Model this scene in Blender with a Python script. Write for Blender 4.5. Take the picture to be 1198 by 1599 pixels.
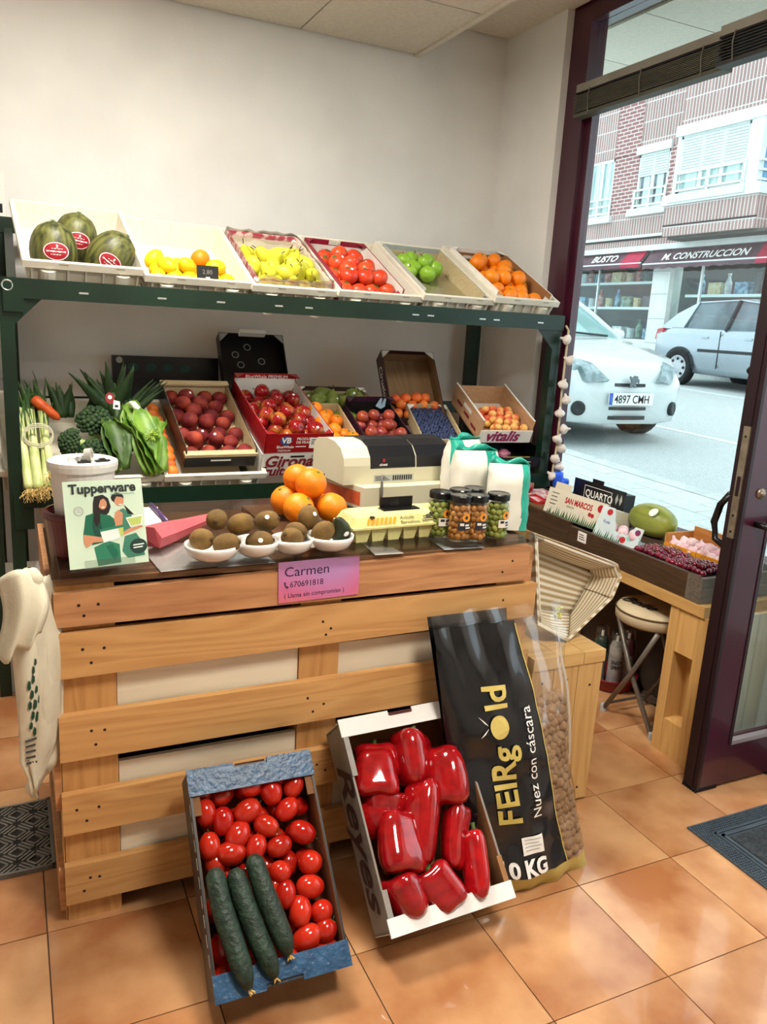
import bpy, bmesh, math, random
from mathutils import Vector, Matrix, Euler, noise
random.seed(7)
PI = math.pi
scene = bpy.context.scene
for o in list(bpy.data.objects): bpy.data.objects.remove(o)
COL = scene.collection

# ---------------------------------------------------------------- camera, sky, exposure
def setup_camera():
    cd = bpy.data.cameras.new('camera'); co = bpy.data.objects.new('camera', cd); COL.objects.link(co)
    yaw, pit, rol = math.radians(25.653), math.radians(13.376), math.radians(3.2946)
    f = Vector((math.sin(yaw)*math.cos(pit), math.cos(yaw)*math.cos(pit), -math.sin(pit)))
    r = Vector((math.cos(yaw), -math.sin(yaw), 0)); u = r.cross(f)
    r2 = r*math.cos(rol) + u*math.sin(rol); u2 = -r*math.sin(rol) + u*math.cos(rol)
    m = Matrix((r2, u2, -f)).transposed().to_4x4()
    m.translation = (-1.318, -1.402, 1.433)
    co.matrix_world = m
    cd.sensor_fit = 'HORIZONTAL'; cd.sensor_width = 36; cd.lens = 1232.54*36/1198; cd.clip_start = .02; cd.clip_end = 200
    scene.camera = co
setup_camera()
w = bpy.data.worlds.new('overcast_sky'); scene.world = w; w.use_nodes = True
bg = w.node_tree.nodes['Background']; bg.inputs[0].default_value = (.84, .95, 1.0, 1); bg.inputs[1].default_value = 1.75
scene.view_settings.view_transform = 'Standard'; scene.view_settings.look = 'None'
scene.view_settings.exposure = 0.6; scene.view_settings.gamma = 1; scene.view_settings.use_curve_mapping = False
LAMP = 46.0   # brightness of the shop's ceiling panels

# ---------------------------------------------------------------- materials
MATS = {}
def srgb(h):
    h = h.lstrip('#'); c = [int(h[i:i+2], 16)/255 for i in (0, 2, 4)]
    return tuple((x/12.92 if x <= .04045 else ((x+.055)/1.055)**2.4) for x in c) + (1,)
def mat(key, c1, c2=None, rough=.5, scale=8, stretch=(1, 1, 1), metal=0, bump=0, bscale=None, spec=.5, coat=0,
        trans=0, emit=0, detail=4, rand=0, alpha=1, sss=0, ior=1.45, world=False, contrast=(.35, .65)):
    """principled material; c1..c2 blended by object-space noise, rand = brightness spread between objects"""
    if key in MATS: return MATS[key]
    m = bpy.data.materials.new(key); m.use_nodes = True; nt = m.node_tree; N = nt.nodes; L = nt.links
    b = N['Principled BSDF']; b.inputs['Roughness'].default_value = rough; b.inputs['Metallic'].default_value = metal
    b.inputs['Specular IOR Level'].default_value = spec; b.inputs['Coat Weight'].default_value = coat; b.inputs['IOR'].default_value = ior
    b.inputs['Transmission Weight'].default_value = trans; b.inputs['Alpha'].default_value = alpha
    if sss: b.inputs['Subsurface Weight'].default_value = sss; b.inputs['Subsurface Radius'].default_value = (.02, .01, .006)
    c1 = srgb(c1) if isinstance(c1, str) else c1
    if emit: b.inputs['Emission Color'].default_value = c1; b.inputs['Emission Strength'].default_value = emit
    if c2 is None and not bump and not rand:
        b.inputs['Base Color'].default_value = c1
    else:
        c2 = srgb(c2) if isinstance(c2, str) else (c2 or c1)
        tc = N.new('ShaderNodeTexCoord'); oi = N.new('ShaderNodeObjectInfo')
        src = tc.outputs['Object']
        if world:
            g = N.new('ShaderNodeNewGeometry'); src = g.outputs['Position']
        mp = N.new('ShaderNodeMapping'); mp.inputs['Scale'].default_value = stretch
        L.new(src, mp.inputs[0])
        if not world:
            mul = N.new('ShaderNodeVectorMath'); mul.operation = 'SCALE'; mul.inputs[0].default_value = (13, 7, 5)
            L.new(oi.outputs['Random'], mul.inputs['Scale']); L.new(mul.outputs[0], mp.inputs['Location'])
        nz = N.new('ShaderNodeTexNoise'); nz.inputs['Scale'].default_value = scale; nz.inputs['Detail'].default_value = detail
        L.new(mp.outputs[0], nz.inputs['Vector'])
        mr = N.new('ShaderNodeMapRange'); mr.inputs[1].default_value = contrast[0]; mr.inputs[2].default_value = contrast[1]
        L.new(nz.outputs['Fac'], mr.inputs[0])
        mx = N.new('ShaderNodeMix'); mx.data_type = 'RGBA'; mx.inputs['A'].default_value = c1; mx.inputs['B'].default_value = c2
        L.new(mr.outputs[0], mx.inputs['Factor']); out = mx.outputs['Result']
        if rand:
            hs = N.new('ShaderNodeHueSaturation'); r2 = N.new('ShaderNodeMapRange')
            r2.inputs[3].default_value = 1-rand; r2.inputs[4].default_value = 1+rand*.6
            L.new(oi.outputs['Random'], r2.inputs[0]); L.new(r2.outputs[0], hs.inputs['Value']); L.new(out, hs.inputs['Color']); out = hs.outputs[0]
        L.new(out, b.inputs['Base Color'])
        if bump:
            bn = N.new('ShaderNodeBump'); bn.inputs['Strength'].default_value = bump; bn.inputs['Distance'].default_value = .004
            if bscale:
                n2 = N.new('ShaderNodeTexNoise'); n2.inputs['Scale'].default_value = bscale; n2.inputs['Detail'].default_value = 3
                L.new(mp.outputs[0], n2.inputs['Vector']); L.new(n2.outputs['Fac'], bn.inputs['Height'])
            else: L.new(nz.outputs['Fac'], bn.inputs['Height'])
            L.new(bn.outputs[0], b.inputs['Normal'])
    MATS[key] = m
    return m
def wood(key, c1, c2, axis=0, ring=14, rough=.6, rand=.12, bump=.25):
    """plank wood: stretched rings along the plank's own axis, a few knots"""
    if key in MATS: return MATS[key]
    m = bpy.data.materials.new(key); m.use_nodes = True; nt = m.node_tree; N = nt.nodes; L = nt.links; b = N['Principled BSDF']
    b.inputs['Roughness'].default_value = rough; b.inputs['Specular IOR Level'].default_value = .35
    tc = N.new('ShaderNodeTexCoord'); oi = N.new('ShaderNodeObjectInfo'); mp = N.new('ShaderNodeMapping')
    s = [1, 1, 1]; s[axis] = .09; mp.inputs['Scale'].default_value = s
    mul = N.new('ShaderNodeVectorMath'); mul.operation = 'SCALE'; mul.inputs[0].default_value = (3, 2, 4)
    L.new(oi.outputs['Random'], mul.inputs['Scale']); L.new(mul.outputs[0], mp.inputs['Location']); L.new(tc.outputs['Object'], mp.inputs[0])
    n1 = N.new('ShaderNodeTexNoise'); n1.inputs['Scale'].default_value = ring; n1.inputs['Detail'].default_value = 2; n1.inputs['Distortion'].default_value = .6
    L.new(mp.outputs[0], n1.inputs['Vector'])
    ma = N.new('ShaderNodeMath'); ma.operation = 'MULTIPLY'; ma.inputs[1].default_value = 16; L.new(n1.outputs['Fac'], ma.inputs[0])
    fr = N.new('ShaderNodeMath'); fr.operation = 'PINGPONG'; fr.inputs[1].default_value = 1; L.new(ma.outputs[0], fr.inputs[0])
    n2 = N.new('ShaderNodeTexNoise'); n2.inputs['Scale'].default_value = ring*9; n2.inputs['Detail'].default_value = 4; L.new(mp.outputs[0], n2.inputs['Vector'])
    mm = N.new('ShaderNodeMath'); mm.operation = 'MULTIPLY'; L.new(fr.outputs[0], mm.inputs[0]); L.new(n2.outputs['Fac'], mm.inputs[1])
    mx = N.new('ShaderNodeMix'); mx.data_type = 'RGBA'; mx.inputs['A'].default_value = srgb(c1); mx.inputs['B'].default_value = srgb(c2)
    L.new(mm.outputs[0], mx.inputs['Factor'])
    hs = N.new('ShaderNodeHueSaturation'); r2 = N.new('ShaderNodeMapRange'); r2.inputs[3].default_value = 1-rand; r2.inputs[4].default_value = 1+rand*.5
    L.new(oi.outputs['Random'], r2.inputs[0]); L.new(r2.outputs[0], hs.inputs['Value']); L.new(mx.outputs['Result'], hs.inputs['Color'])
    L.new(hs.outputs[0], b.inputs['Base Color'])
    bn = N.new('ShaderNodeBump'); bn.inputs['Strength'].default_value = bump; bn.inputs['Distance'].default_value = .002
    L.new(mm.outputs[0], bn.inputs['Height']); L.new(bn.outputs[0], b.inputs['Normal'])
    MATS[key] = m; return m
def stripes(key, c1, c2, axis, freq, rough=.9, soft=.15):
    if key in MATS: return MATS[key]
    m = bpy.data.materials.new(key); m.use_nodes = True; nt = m.node_tree; N = nt.nodes; L = nt.links; b = N['Principled BSDF']
    b.inputs['Roughness'].default_value = rough
    tc = N.new('ShaderNodeTexCoord'); sx = N.new('ShaderNodeSeparateXYZ'); L.new(tc.outputs['UV' if axis > 2 else 'Object'], sx.inputs[0])
    ma = N.new('ShaderNodeMath'); ma.operation = 'MULTIPLY'; ma.inputs[1].default_value = freq; L.new(sx.outputs[axis % 3], ma.inputs[0])
    fr = N.new('ShaderNodeMath'); fr.operation = 'PINGPONG'; fr.inputs[1].default_value = 1; L.new(ma.outputs[0], fr.inputs[0])
    mr = N.new('ShaderNodeMapRange'); mr.inputs[1].default_value = .5-soft; mr.inputs[2].default_value = .5+soft; L.new(fr.outputs[0], mr.inputs[0])
    mx = N.new('ShaderNodeMix'); mx.data_type = 'RGBA'; mx.inputs['A'].default_value = srgb(c1); mx.inputs['B'].default_value = srgb(c2)
    L.new(mr.outputs[0], mx.inputs['Factor']); L.new(mx.outputs['Result'], b.inputs['Base Color'])
    MATS[key] = m; return m
def film(key, tint=(1, 1, 1, 1), amount=.82, rough=.08):
    """thin clear plastic or pane: mostly transparent, glossy reflections"""
    if key in MATS: return MATS[key]
    m = bpy.data.materials.new(key); m.use_nodes = True; nt = m.node_tree; N = nt.nodes; L = nt.links; N.remove(N['Principled BSDF'])
    t = N.new('ShaderNodeBsdfTransparent'); t.inputs[0].default_value = tint
    g = N.new('ShaderNodeBsdfGlossy'); g.inputs['Roughness'].default_value = rough
    f = N.new('ShaderNodeLayerWeight'); f.inputs[0].default_value = .5
    pw = N.new('ShaderNodeMath'); pw.operation = 'POWER'; pw.inputs[1].default_value = 5; L.new(f.outputs['Facing'], pw.inputs[0])
    ma = N.new('ShaderNodeMath'); ma.operation = 'ADD'; ma.inputs[1].default_value = (1-amount)*.45+.03; ma.use_clamp = True; L.new(pw.outputs[0], ma.inputs[0])
    mx = N.new('ShaderNodeMixShader'); L.new(ma.outputs[0], mx.inputs[0]); L.new(t.outputs[0], mx.inputs[1]); L.new(g.outputs[0], mx.inputs[2])
    L.new(mx.outputs[0], N['Material Output'].inputs[0]); MATS[key] = m; return m

# ---------------------------------------------------------------- geometry helpers
def V(*a): return Vector(a)
def frame(loc, yaw=0, tilt=0, roll=0):
    return Matrix.Translation(loc) @ Matrix.Rotation(math.radians(yaw), 4, 'Z') @ Matrix.Rotation(math.radians(tilt), 4, 'X') @ Matrix.Rotation(math.radians(roll), 4, 'Y')
def box(bm, x0, x1, y0, y1, z0, z1, M=None):
    vs = [bm.verts.new((x, y, z)) for x in (x0, x1) for y in (y0, y1) for z in (z0, z1)]
    for q in ((0, 1, 3, 2), (4, 6, 7, 5), (0, 4, 5, 1), (2, 3, 7, 6), (0, 2, 6, 4), (1, 5, 7, 3)): bm.faces.new([vs[i] for i in q])
    if M is not None:
        for v in vs: v.co = M @ v.co
    return vs
def prism(bm, pts, z0, z1, M=None):
    """polygon pts (x, y) extruded z0..z1"""
    a = [bm.verts.new((x, y, z0)) for x, y in pts]; b = [bm.verts.new((x, y, z1)) for x, y in pts]; n = len(pts)
    bm.faces.new(list(reversed(a))); bm.faces.new(b)
    for i in range(n): bm.faces.new((a[i], a[(i+1) % n], b[(i+1) % n], b[i]))
    if M is not None:
        for v in a+b: v.co = M @ v.co
def tube(bm, path, r, n=8, cap=True):
    path = [Vector(p) for p in path]; rings = []; rr = r if isinstance(r, (list, tuple)) else [r]*len(path)
    for i, p in enumerate(path):
        d = (path[min(i+1, len(path)-1)] - path[max(i-1, 0)]).normalized()
        a = d.cross(Vector((0, 0, 1)) if abs(d.z) < .9 else Vector((1, 0, 0))).normalized(); b = d.cross(a)
        rings.append([bm.verts.new(p + (a*math.cos(2*PI*k/n) + b*math.sin(2*PI*k/n))*rr[i]) for k in range(n)])
    for i in range(len(rings)-1):
        for k in range(n): bm.faces.new((rings[i][k], rings[i][(k+1) % n], rings[i+1][(k+1) % n], rings[i+1][k]))
    if cap: bm.faces.new(list(reversed(rings[0]))); bm.faces.new(rings[-1])
def lathe(bm, prof, n=16, M=None, fn=None):
    """profile (r, z) round Z, closed at r == 0"""
    rings = []; allv = []
    for r, z in prof:
        if r < 1e-6: ring = [bm.verts.new((0, 0, z))]
        else: ring = [bm.verts.new((r*math.cos(2*PI*k/n), r*math.sin(2*PI*k/n), z)) for k in range(n)]
        rings.append(ring); allv += ring
    for a, b in zip(rings, rings[1:]):
        for k in range(n):
            k2 = (k+1) % n
            if len(a) == 1 and len(b) == 1: continue
            if len(a) == 1: bm.faces.new((a[0], b[k2], b[k]))
            elif len(b) == 1: bm.faces.new((a[k], a[k2], b[0]))
            else: bm.faces.new((a[k], a[k2], b[k2], b[k]))
    if fn:
        for v in allv: v.co = Vector(fn(v.co))
    if M is not None:
        for v in allv: v.co = M @ v.co
def grid(bm, fn, nu, nv, uv=False):
    vs = [[bm.verts.new(fn(i/nu, j/nv)) for j in range(nv+1)] for i in range(nu+1)]
    lay = bm.loops.layers.uv.verify() if uv else None
    for i in range(nu):
        for j in range(nv):
            f = bm.faces.new((vs[i][j], vs[i+1][j], vs[i+1][j+1], vs[i][j+1]))
            if uv:
                for l, (a, b) in zip(f.loops, ((i, j), (i+1, j), (i+1, j+1), (i, j+1))): l[lay].uv = (a/nu, b/nv)
    return vs
def mesh(name, fn, m, smooth=False, bevel=0, seg=2, solid=0, sub=0):
    """build a mesh datablock from fn(bm)"""
    bm = bmesh.new(); fn(bm)
    if bevel: bmesh.ops.bevel(bm, geom=[e for e in bm.edges if len(e.link_faces) == 2 and e.calc_face_angle(0) > .5], offset=bevel, segments=seg, affect='EDGES', clamp_overlap=True)
    bmesh.ops.recalc_face_normals(bm, faces=bm.faces)
    if solid: bmesh.ops.solidify(bm, geom=bm.faces[:], thickness=solid)
    if sub: bmesh.ops.subdivide_edges(bm, edges=bm.edges[:], cuts=sub, use_grid_fill=True)
    me = bpy.data.meshes.new(name); bm.to_mesh(me); bm.free()
    for mm in (m if isinstance(m, (list, tuple)) else [m]): me.materials.append(mm)
    if smooth:
        for p in me.polygons: p.use_smooth = True
    return me
def tag(o, label=None, cat=None, group=None, kind=None):
    if label: o['label'] = label
    if cat: o['category'] = cat
    if group: o['group'] = group
    if kind: o['kind'] = kind
    return o
def add(name, me, parent=None, M=None, **kw):
    o = bpy.data.objects.new(name, me); COL.objects.link(o)
    if parent is not None: o.parent = parent
    if M is not None: o.matrix_local = M if isinstance(M, Matrix) else Matrix.Translation(M)
    return tag(o, **kw)
def part(name, fn, m, parent=None, M=None, smooth=False, bevel=0, seg=2, solid=0, **kw):
    return add(name, mesh(name, fn, m, smooth, bevel, seg, solid), parent, M, **kw)
def thing(name, label, cat, M=None, group=None): return add(name, None, None, M, label=label, cat=cat, group=group)
def bx(name, m, parent, x0, x1, y0, y1, z0, z1, bevel=0, M=None, **kw):
    """one box part whose origin is its own centre"""
    c = Vector(((x0+x1)/2, (y0+y1)/2, (z0+z1)/2)); hx, hy, hz = abs(x1-x0)/2, abs(y1-y0)/2, abs(z1-z0)/2
    T = Matrix.Translation(c)
    return part(name, lambda b: box(b, -hx, hx, -hy, hy, -hz, hz), m, parent, (M @ T) if M is not None else T, bevel=bevel, **kw)
def copy_tree(o, parent=None, M=None, **kw):
    c = o.copy(); COL.objects.link(c); c.parent = parent
    for ch in o.children: copy_tree(ch, c)
    if M is not None: c.matrix_local = M
    return tag(c, **kw)
def text_bm(txt, size, shear=0, bold=0, squeeze=1, align='LEFT'):
    cu = bpy.data.curves.new('t', 'FONT'); cu.body = txt; cu.size = size; cu.shear = shear; cu.offset = bold; cu.align_x = align; cu.resolution_u = 3
    ob = bpy.data.objects.new('t', cu); COL.objects.link(ob); dg = bpy.context.evaluated_depsgraph_get(); dg.update()
    me = bpy.data.meshes.new_from_object(ob.evaluated_get(dg)); bpy.data.objects.remove(ob); bpy.data.curves.remove(cu)
    for v in me.vertices: v.co.x *= squeeze
    return me
def lettering(txt, size, m, parent, M, shear=0, bold=0, squeeze=1, align='LEFT', fn=None, depth=0, name='lettering'):
    me = text_bm(txt, size, shear, bold, squeeze, align)
    if fn:
        bm = bmesh.new(); bm.from_mesh(me)
        bmesh.ops.triangulate(bm, faces=bm.faces[:])
        for v in bm.verts: v.co = fn(v.co.x, v.co.y)
        bm.to_mesh(me); bm.free()
    me.materials.clear(); me.materials.append(m); me.name = name
    return add(name, me, parent, M)
# faces: text lying in a plane; columns are text-right, text-up, normal
def facing(o, right, up):
    r = Vector(right).normalized(); u = Vector(up).normalized(); n = r.cross(u)
    return Matrix.Translation(o) @ Matrix((r, u, n)).transposed().to_4x4()
def flat(name, pts, m, parent, M, lift=0):
    """flat printed patch in a plane"""
    return part(name, lambda b: b.faces.new([b.verts.new((x, y, lift)) for x, y in pts]), m, parent, M)
def ell(cx, cy, rx, ry, n=16, a0=0): return [(cx+rx*math.cos(2*PI*k/n+a0), cy+ry*math.sin(2*PI*k/n+a0)) for k in range(n)]

# ================================================================ THE ROOM
T = .325
m_wall = mat('plaster_white', '#e4e3df', '#dbdad6', rough=.9, scale=3, bump=.15, bscale=60, world=True)
m_grout = mat('grout', '#4a3a30', '#5a4638', rough=.9, scale=30)
m_tile = mat('terracotta_tile', '#a2683f', '#d2a172', rough=.2, coat=.45, scale=4.2, detail=5, rand=.10, bump=.05, bscale=9, contrast=(.34, .68), spec=.55)
m_ceil = mat('ceiling_panel', '#d5cebf', '#cbc4b5', rough=.95, scale=60, rand=.03)
m_tbar = mat('ceiling_bar', '#8f887a', rough=.6)
m_frame = mat('burgundy_metal', '#3a0d20', '#431126', rough=.28, scale=4, spec=.6, coat=.3)
m_frame_dk = mat('burgundy_dark', '#1c0a12', rough=.45)
m_glass = film('window_glass', (.93, .98, .98, 1), .985, .01)
def struct(name, m, x0, x1, y0, y1, z0, z1, bevel=0): return bx(name, m, None, x0, x1, y0, y1, z0, z1, bevel, kind='structure')

floor = struct('floor', m_grout, -3.3, 1.14, -3.6, 2.4, -.06, -.004)
tile_me = mesh('floor_tile', lambda b: box(b, -T/2+.0015, T/2-.0015, -T/2+.0015, T/2-.0015, -.007, 0), m_tile, bevel=.0012, seg=1)
for i in range(-10, 3):
    for j in range(-7, 8):
        x, y = (i+.5)*T, (j+.5)*T
        o = add('floor_tile', tile_me, floor); o.matrix_world = Matrix.Translation((x, y, random.uniform(-.0006, .0002)))
        if random.random() < .5: o.rotation_euler.z = random.choice((0, PI/2, PI, -PI/2))
        o.matrix_parent_inverse = floor.matrix_basis.inverted()
struct('wall_back', m_wall, -3.3, 1.25, 2.35, 2.45, 0, 2.95)
struct('wall_left', m_wall, -3.4, -3.3, -3.6, 2.45, 0, 2.95)
struct('wall_front', m_wall, -3.4, 1.25, -3.7, -3.6, 0, 2.95)
# window wall: pillar, low wall under the window, wall past the doorway
struct('wall_right', m_wall, 1.023, 1.25, 1.865, 2.35, 0, 2.95)
struct('wall_right_low', m_wall, 1.06, 1.20, .27, 1.87, 0, .64)
struct('wall_right_entry', m_wall, 1.06, 1.25, -3.6, -.72, 0, 2.95)
struct('wall_right_header', m_wall, 1.06, 1.25, -.72, 1.87, 2.86, 2.95)
# ceiling: dropped field of panels, raised strip by the window
ceil = struct('ceiling', m_tbar, -3.3, 1.25, -3.6, 2.35, 2.86, 2.94)
low = struct('ceiling_step', m_ceil, .505, .53, -3.6, 2.35, 2.68, 2.86)
def cpanel(w, l, z, x, y):
    o = add('ceiling_panel', CP[(w, l)], ceil); o.matrix_parent_inverse = ceil.matrix_basis.inverted(); o.matrix_basis = Matrix.Translation((x, y, z))
CP = {}
for w_, l_ in ((.6, .6), (.52, .6)):
    CP[(w_, l_)] = mesh('ceiling_panel', lambda b: box(b, -w_/2+.004, w_/2-.004, -l_/2+.004, l_/2-.004, 0, .012), m_ceil, bevel=.002, seg=1)
LAMPS = [(-2, 2), (-1, 5)]
for i in range(-6, 1):
    for j in range(10):
        x, y = -.07+.6*(i+.5), 2.34-.6*(j+.5)
        if x < -3.3 or (i, j) in LAMPS: continue
        cpanel(.6, .6, 2.688, x, y)
for j in range(10): cpanel(.52, .6, 2.846, .79, 2.34-.6*(j+.5))
bx('ceiling_grid', m_tbar, ceil, -3.3, .527, -3.6, 2.345, 2.696, 2.70, M=ceil.matrix_basis.inverted())
# ceiling light panels (out of view, assumed from the warm light on wall and floor)
m_lamp = mat('led_diffuser', (1, .94, .84, 1), emit=LAMP); m_white_metal = mat('white_enamel', '#e8e6e0', rough=.4)
for k, (i, j) in enumerate(LAMPS):
    x, y = -.07+.6*(i+.5), 2.34-.6*(j+.5)
    t = thing('ceiling_light', 'square warm white light panel set into the tiled ceiling', 'light', Matrix.Translation((x, y, 2.69)), 'ceiling light panels')
    bx('frame', m_white_metal, t, -.295, .295, -.295, .295, .001, .012)
    bx('diffuser', m_lamp, t, -.27, .27, -.27, .27, -.004, .001)

# window_1: big pane beside the rack, transom above
win = add('window_1', None, kind='structure')
for a in ((1.06, 1.15, 1.735, 1.88, .62, 2.86), (1.06, 1.15, .19, .27, .62, 2.86), (1.06, 1.15, .27, 1.735, 2.77, 2.86),
          (1.06, 1.15, .27, 1.735, .62, .688), (1.07, 1.14, .27, 1.735, 2.47, 2.53)):
    bx('frame_bar', m_frame, win, *a, bevel=.004)
bx('frame_step', m_frame, win, 1.085, 1.125, 1.695, 1.735, .688, 2.47, bevel=.003)
bx('pane', m_glass, win, 1.098, 1.104, .27, 1.735, .688, 2.47)
bx('pane', m_glass, win, 1.098, 1.104, .27, 1.735, 2.53, 2.77)
# porch soffit outside, seen through the transom
sof = struct('ceiling_porch', m_tbar, 1.25, 2.15, -3.0, 4.2, 2.90, 2.98)
for i in range(1):
    for j in range(12):
        o = add('ceiling_panel', CP[(.6, .6)], sof); o.matrix_parent_inverse = sof.matrix_basis.inverted(); o.matrix_basis = Matrix.Translation((1.70+.61*i, 3.9-.6*j, 2.885))

# door_1: burgundy glazed door standing open into the shop
door = add('door_1', None, None, frame((1.10, .245, 0), 0), kind='structure')
def dbar(name, x0, x1, z0, z1, m=m_frame, y0=-.027, y1=.027, bevel=.004): return bx(name, m, door, x0, x1, y0, y1, z0, z1, bevel)
dbar('stile', -.44, -.335, .012, 2.12); dbar('stile', -.09, 0, .012, 2.12)
dbar('rail', -.335, -.09, .012, .155); dbar('rail', -.335, -.09, 2.0, 2.12)
dbar('glazing_bead', -.337, -.325, .155, 2.0, mat('bead_dark', '#2a1a20', rough=.35), -.03, .03, .002)
dbar('glazing_bead', -.325, -.09, .152, .166, mat('bead_alu', '#b9aeb2', rough=.3, metal=.6), -.03, -.008, .002)
dbar('edge_strip', -.452, -.44, .012, 2.12, m_frame_dk, -.029, .029, .002)
dbar('edge_groove', -.455, -.45, .012, 2.12, m_frame_dk, -.012, .012, .001)
dbar('pane', -.335, -.09, .155, 2.0, m_glass, -.003, .003, 0)
def brush(b):
    for k in range(16):
        x = -.45+.04*(k % 2)*.3; y = -.028+k*.0036; box(b, -.455, -.36, y, y+.0028, .001+.004*(k % 3), .014)
part('bottom_brush', brush, mat('brush_black', '#0d0b0c', rough=.9), door)
m_blk = mat('black_plastic', '#0b0b0c', rough=.35)
m_alu = mat('worn_aluminium', '#8a7f70', '#a59a88', rough=.4, metal=.8, scale=30)
lp = bx('lock_plate', m_alu, door, -.4575, -.452, -.014, .010, .86, 1.20, .001)
for z in (.88, .93, 1.17): part('screw', lambda b: lathe(b, [(0, .001), (.004, .001), (.004, 0), (0, 0)], 8), m_blk, lp, Matrix.Translation((-.003, 0, z-1.03)) @ Matrix.Rotation(-PI/2, 4, 'Y'))
bx('latch_slot', m_frame_dk, lp, -.0035, .002, -.006, .006, -.04, .02)
def handle(y0, s):
    def f(b):
        tube(b, [(0, 0, 0), (0, s*.025, 0), (0, s*.048, 0)], .010, 10)
        tube(b, [(0, s*.048, 0), (.03*1, s*.052, -.004), (.075, s*.05, -.004), (.115, s*.04, .006)], [.011, .012, .011, .009], 10)
    return part('handle', f, m_blk, door, Matrix.Translation((-.385, y0, .905)), smooth=True)
handle(-.027, -1); handle(.027, 1)
part('lock_cylinder', lambda b: (lathe(b, [(0, .012), (.008, .012), (.0085, 0)], 12), lathe(b, [(0, .006), (.016, .006), (.017, 0)], 14)), m_alu, door, Matrix.Translation((-.385, -.027, 1.0)) @ Matrix.Rotation(PI/2, 4, 'X'), smooth=True)
part('lock_pull', lambda b: tube(b, [(0, .03, .16), (0, .06, .12), (0, .075, .06), (0, .06, .01), (0, .03, 0)], .011, 10), m_blk, door, Matrix.Translation((-.445, 0, .83)), smooth=True)
part('rubber_stop', lambda b: lathe(b, [(0, 0), (.013, 0), (.015, .012), (.010, .022), (0, .024)], 12), m_blk, door, Matrix.Translation((-.43, .027, 1.36)) @ Matrix.Rotation(-PI/2, 4, 'X'), smooth=True)

# blinds, pulled up
m_slat = mat('blind_slat', '#4c4a40', '#5a574b', rough=.55, scale=5)
m_rail = mat('blind_rail', '#8f8b80', '#7f7b70', rough=.5, scale=6)
m_cord = mat('blind_cord', '#6f6c62', rough=.9)
def blind(label, x, y0, y1, z0, z1, n, ms, tiltstep):
    t = thing('venetian_blind', label, 'blind', Matrix.Translation((x, y0, z1)), 'pulled up slat blinds')
    L = y1-y0; h = z1-z0
    bx('head_rail', m_rail, t, -.02, .02, 0, L, -.032, 0, .003)
    bx('rail_slot', m_frame_dk, t, -.022, .022, 0, L, -.040, -.034)
    for k in range(n):
        z = -.048-(h-.07)*k/(n-1)
        bx('slat', ms, t, -.024, .024, .004*math.sin(k*2), L-.004*math.cos(k*3), z-.0016, z+.0016, M=Matrix.Rotation(tiltstep, 4, 'Y') if 0 else None)
    bx('bottom_rail', ms, t, -.024, .024, 0, L, -h, -h+.014, .003)
    for f in (.12, .5, .88):
        part('lift_cord', lambda b: tube(b, [(-.027, L*f, -.03), (-.030, L*f+.004, -.07), (-.027, L*f-.003, -h+.004)], .0022, 6), m_cord, t)
    return t
blind('olive brown slat blind bunched up across the shop window', 1.035, .90, 1.735, 2.37, 2.505, 11, m_slat, 0)
blind('darker slat blind bunched up beside the open door', .985, .28, .885, 2.365, 2.495, 7, mat('blind_slat_dark', '#2c2b29', '#35332f', rough=.5, scale=5), 0)

# ================================================================ OUTSIDE: street, building, cars
def gz(x, y): return .26+.0225*x+.0225*y
SL = Matrix(((1, 0, 0, 0), (0, 1, 0, 0), (.0225, .0225, 1, .26), (0, 0, 0, 1)))   # the street climbs gently
m_road = mat('asphalt', '#a3a8a7', '#bcc0be', rough=.85, scale=60, bump=.3, world=True)
m_pave = mat('paving', '#bcc4c2', '#ccd2cf', rough=.8, scale=20, bump=.2, world=True)
m_kerb = mat('kerb_stone', '#c4c8c5', '#b3b8b5', rough=.8, scale=12, world=True)
def gbox(name, m, x0, x1, y0, y1, z0, z1, parent=None, **kw): return part(name, lambda b: box(b, x0, x1, y0, y1, z0, z1, SL), m, parent, **kw)
gbox('road', m_road, 2.95, 30, -14, 45, -.3, 0, kind='structure')
pv = gbox('pavement', m_grout if 0 else mat('paving_joint', '#8d9492', rough=.9), 1.2, 2.8, -6, 14, -.5, .066, kind='structure')
slab_me = {}
k = 0
for i in range(8):
    for j in range(17):
        y0 = .2+j*.3+(.15 if i % 2 else 0); x0 = 1.21+i*.198
        gbox('paving_slab', m_pave, x0, x0+.192, y0, y0+.294, .05, .072+random.uniform(0, .002), pv)
gbox('kerb', m_kerb, 2.8, 2.95, -6, 14, -.5, .075, kind='structure')
gbox('pavement_far', m_pave, 11.35, 30, -6, 40, -.3, .14, kind='structure')
gbox('kerb_far', m_kerb, 11.2, 11.35, -6, 40, -.3, .145, kind='structure')
gbox('road_line', mat('road_paint', '#d9dddb', '#c5c9c7', rough=.8, scale=30), 8.9, 9.0, 3, 30, .0, .004, kind='structure')
gbox('road_line', MATS['road_paint'], 5.15, 5.25, 1, 30, .0, .004, kind='structure')

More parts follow.
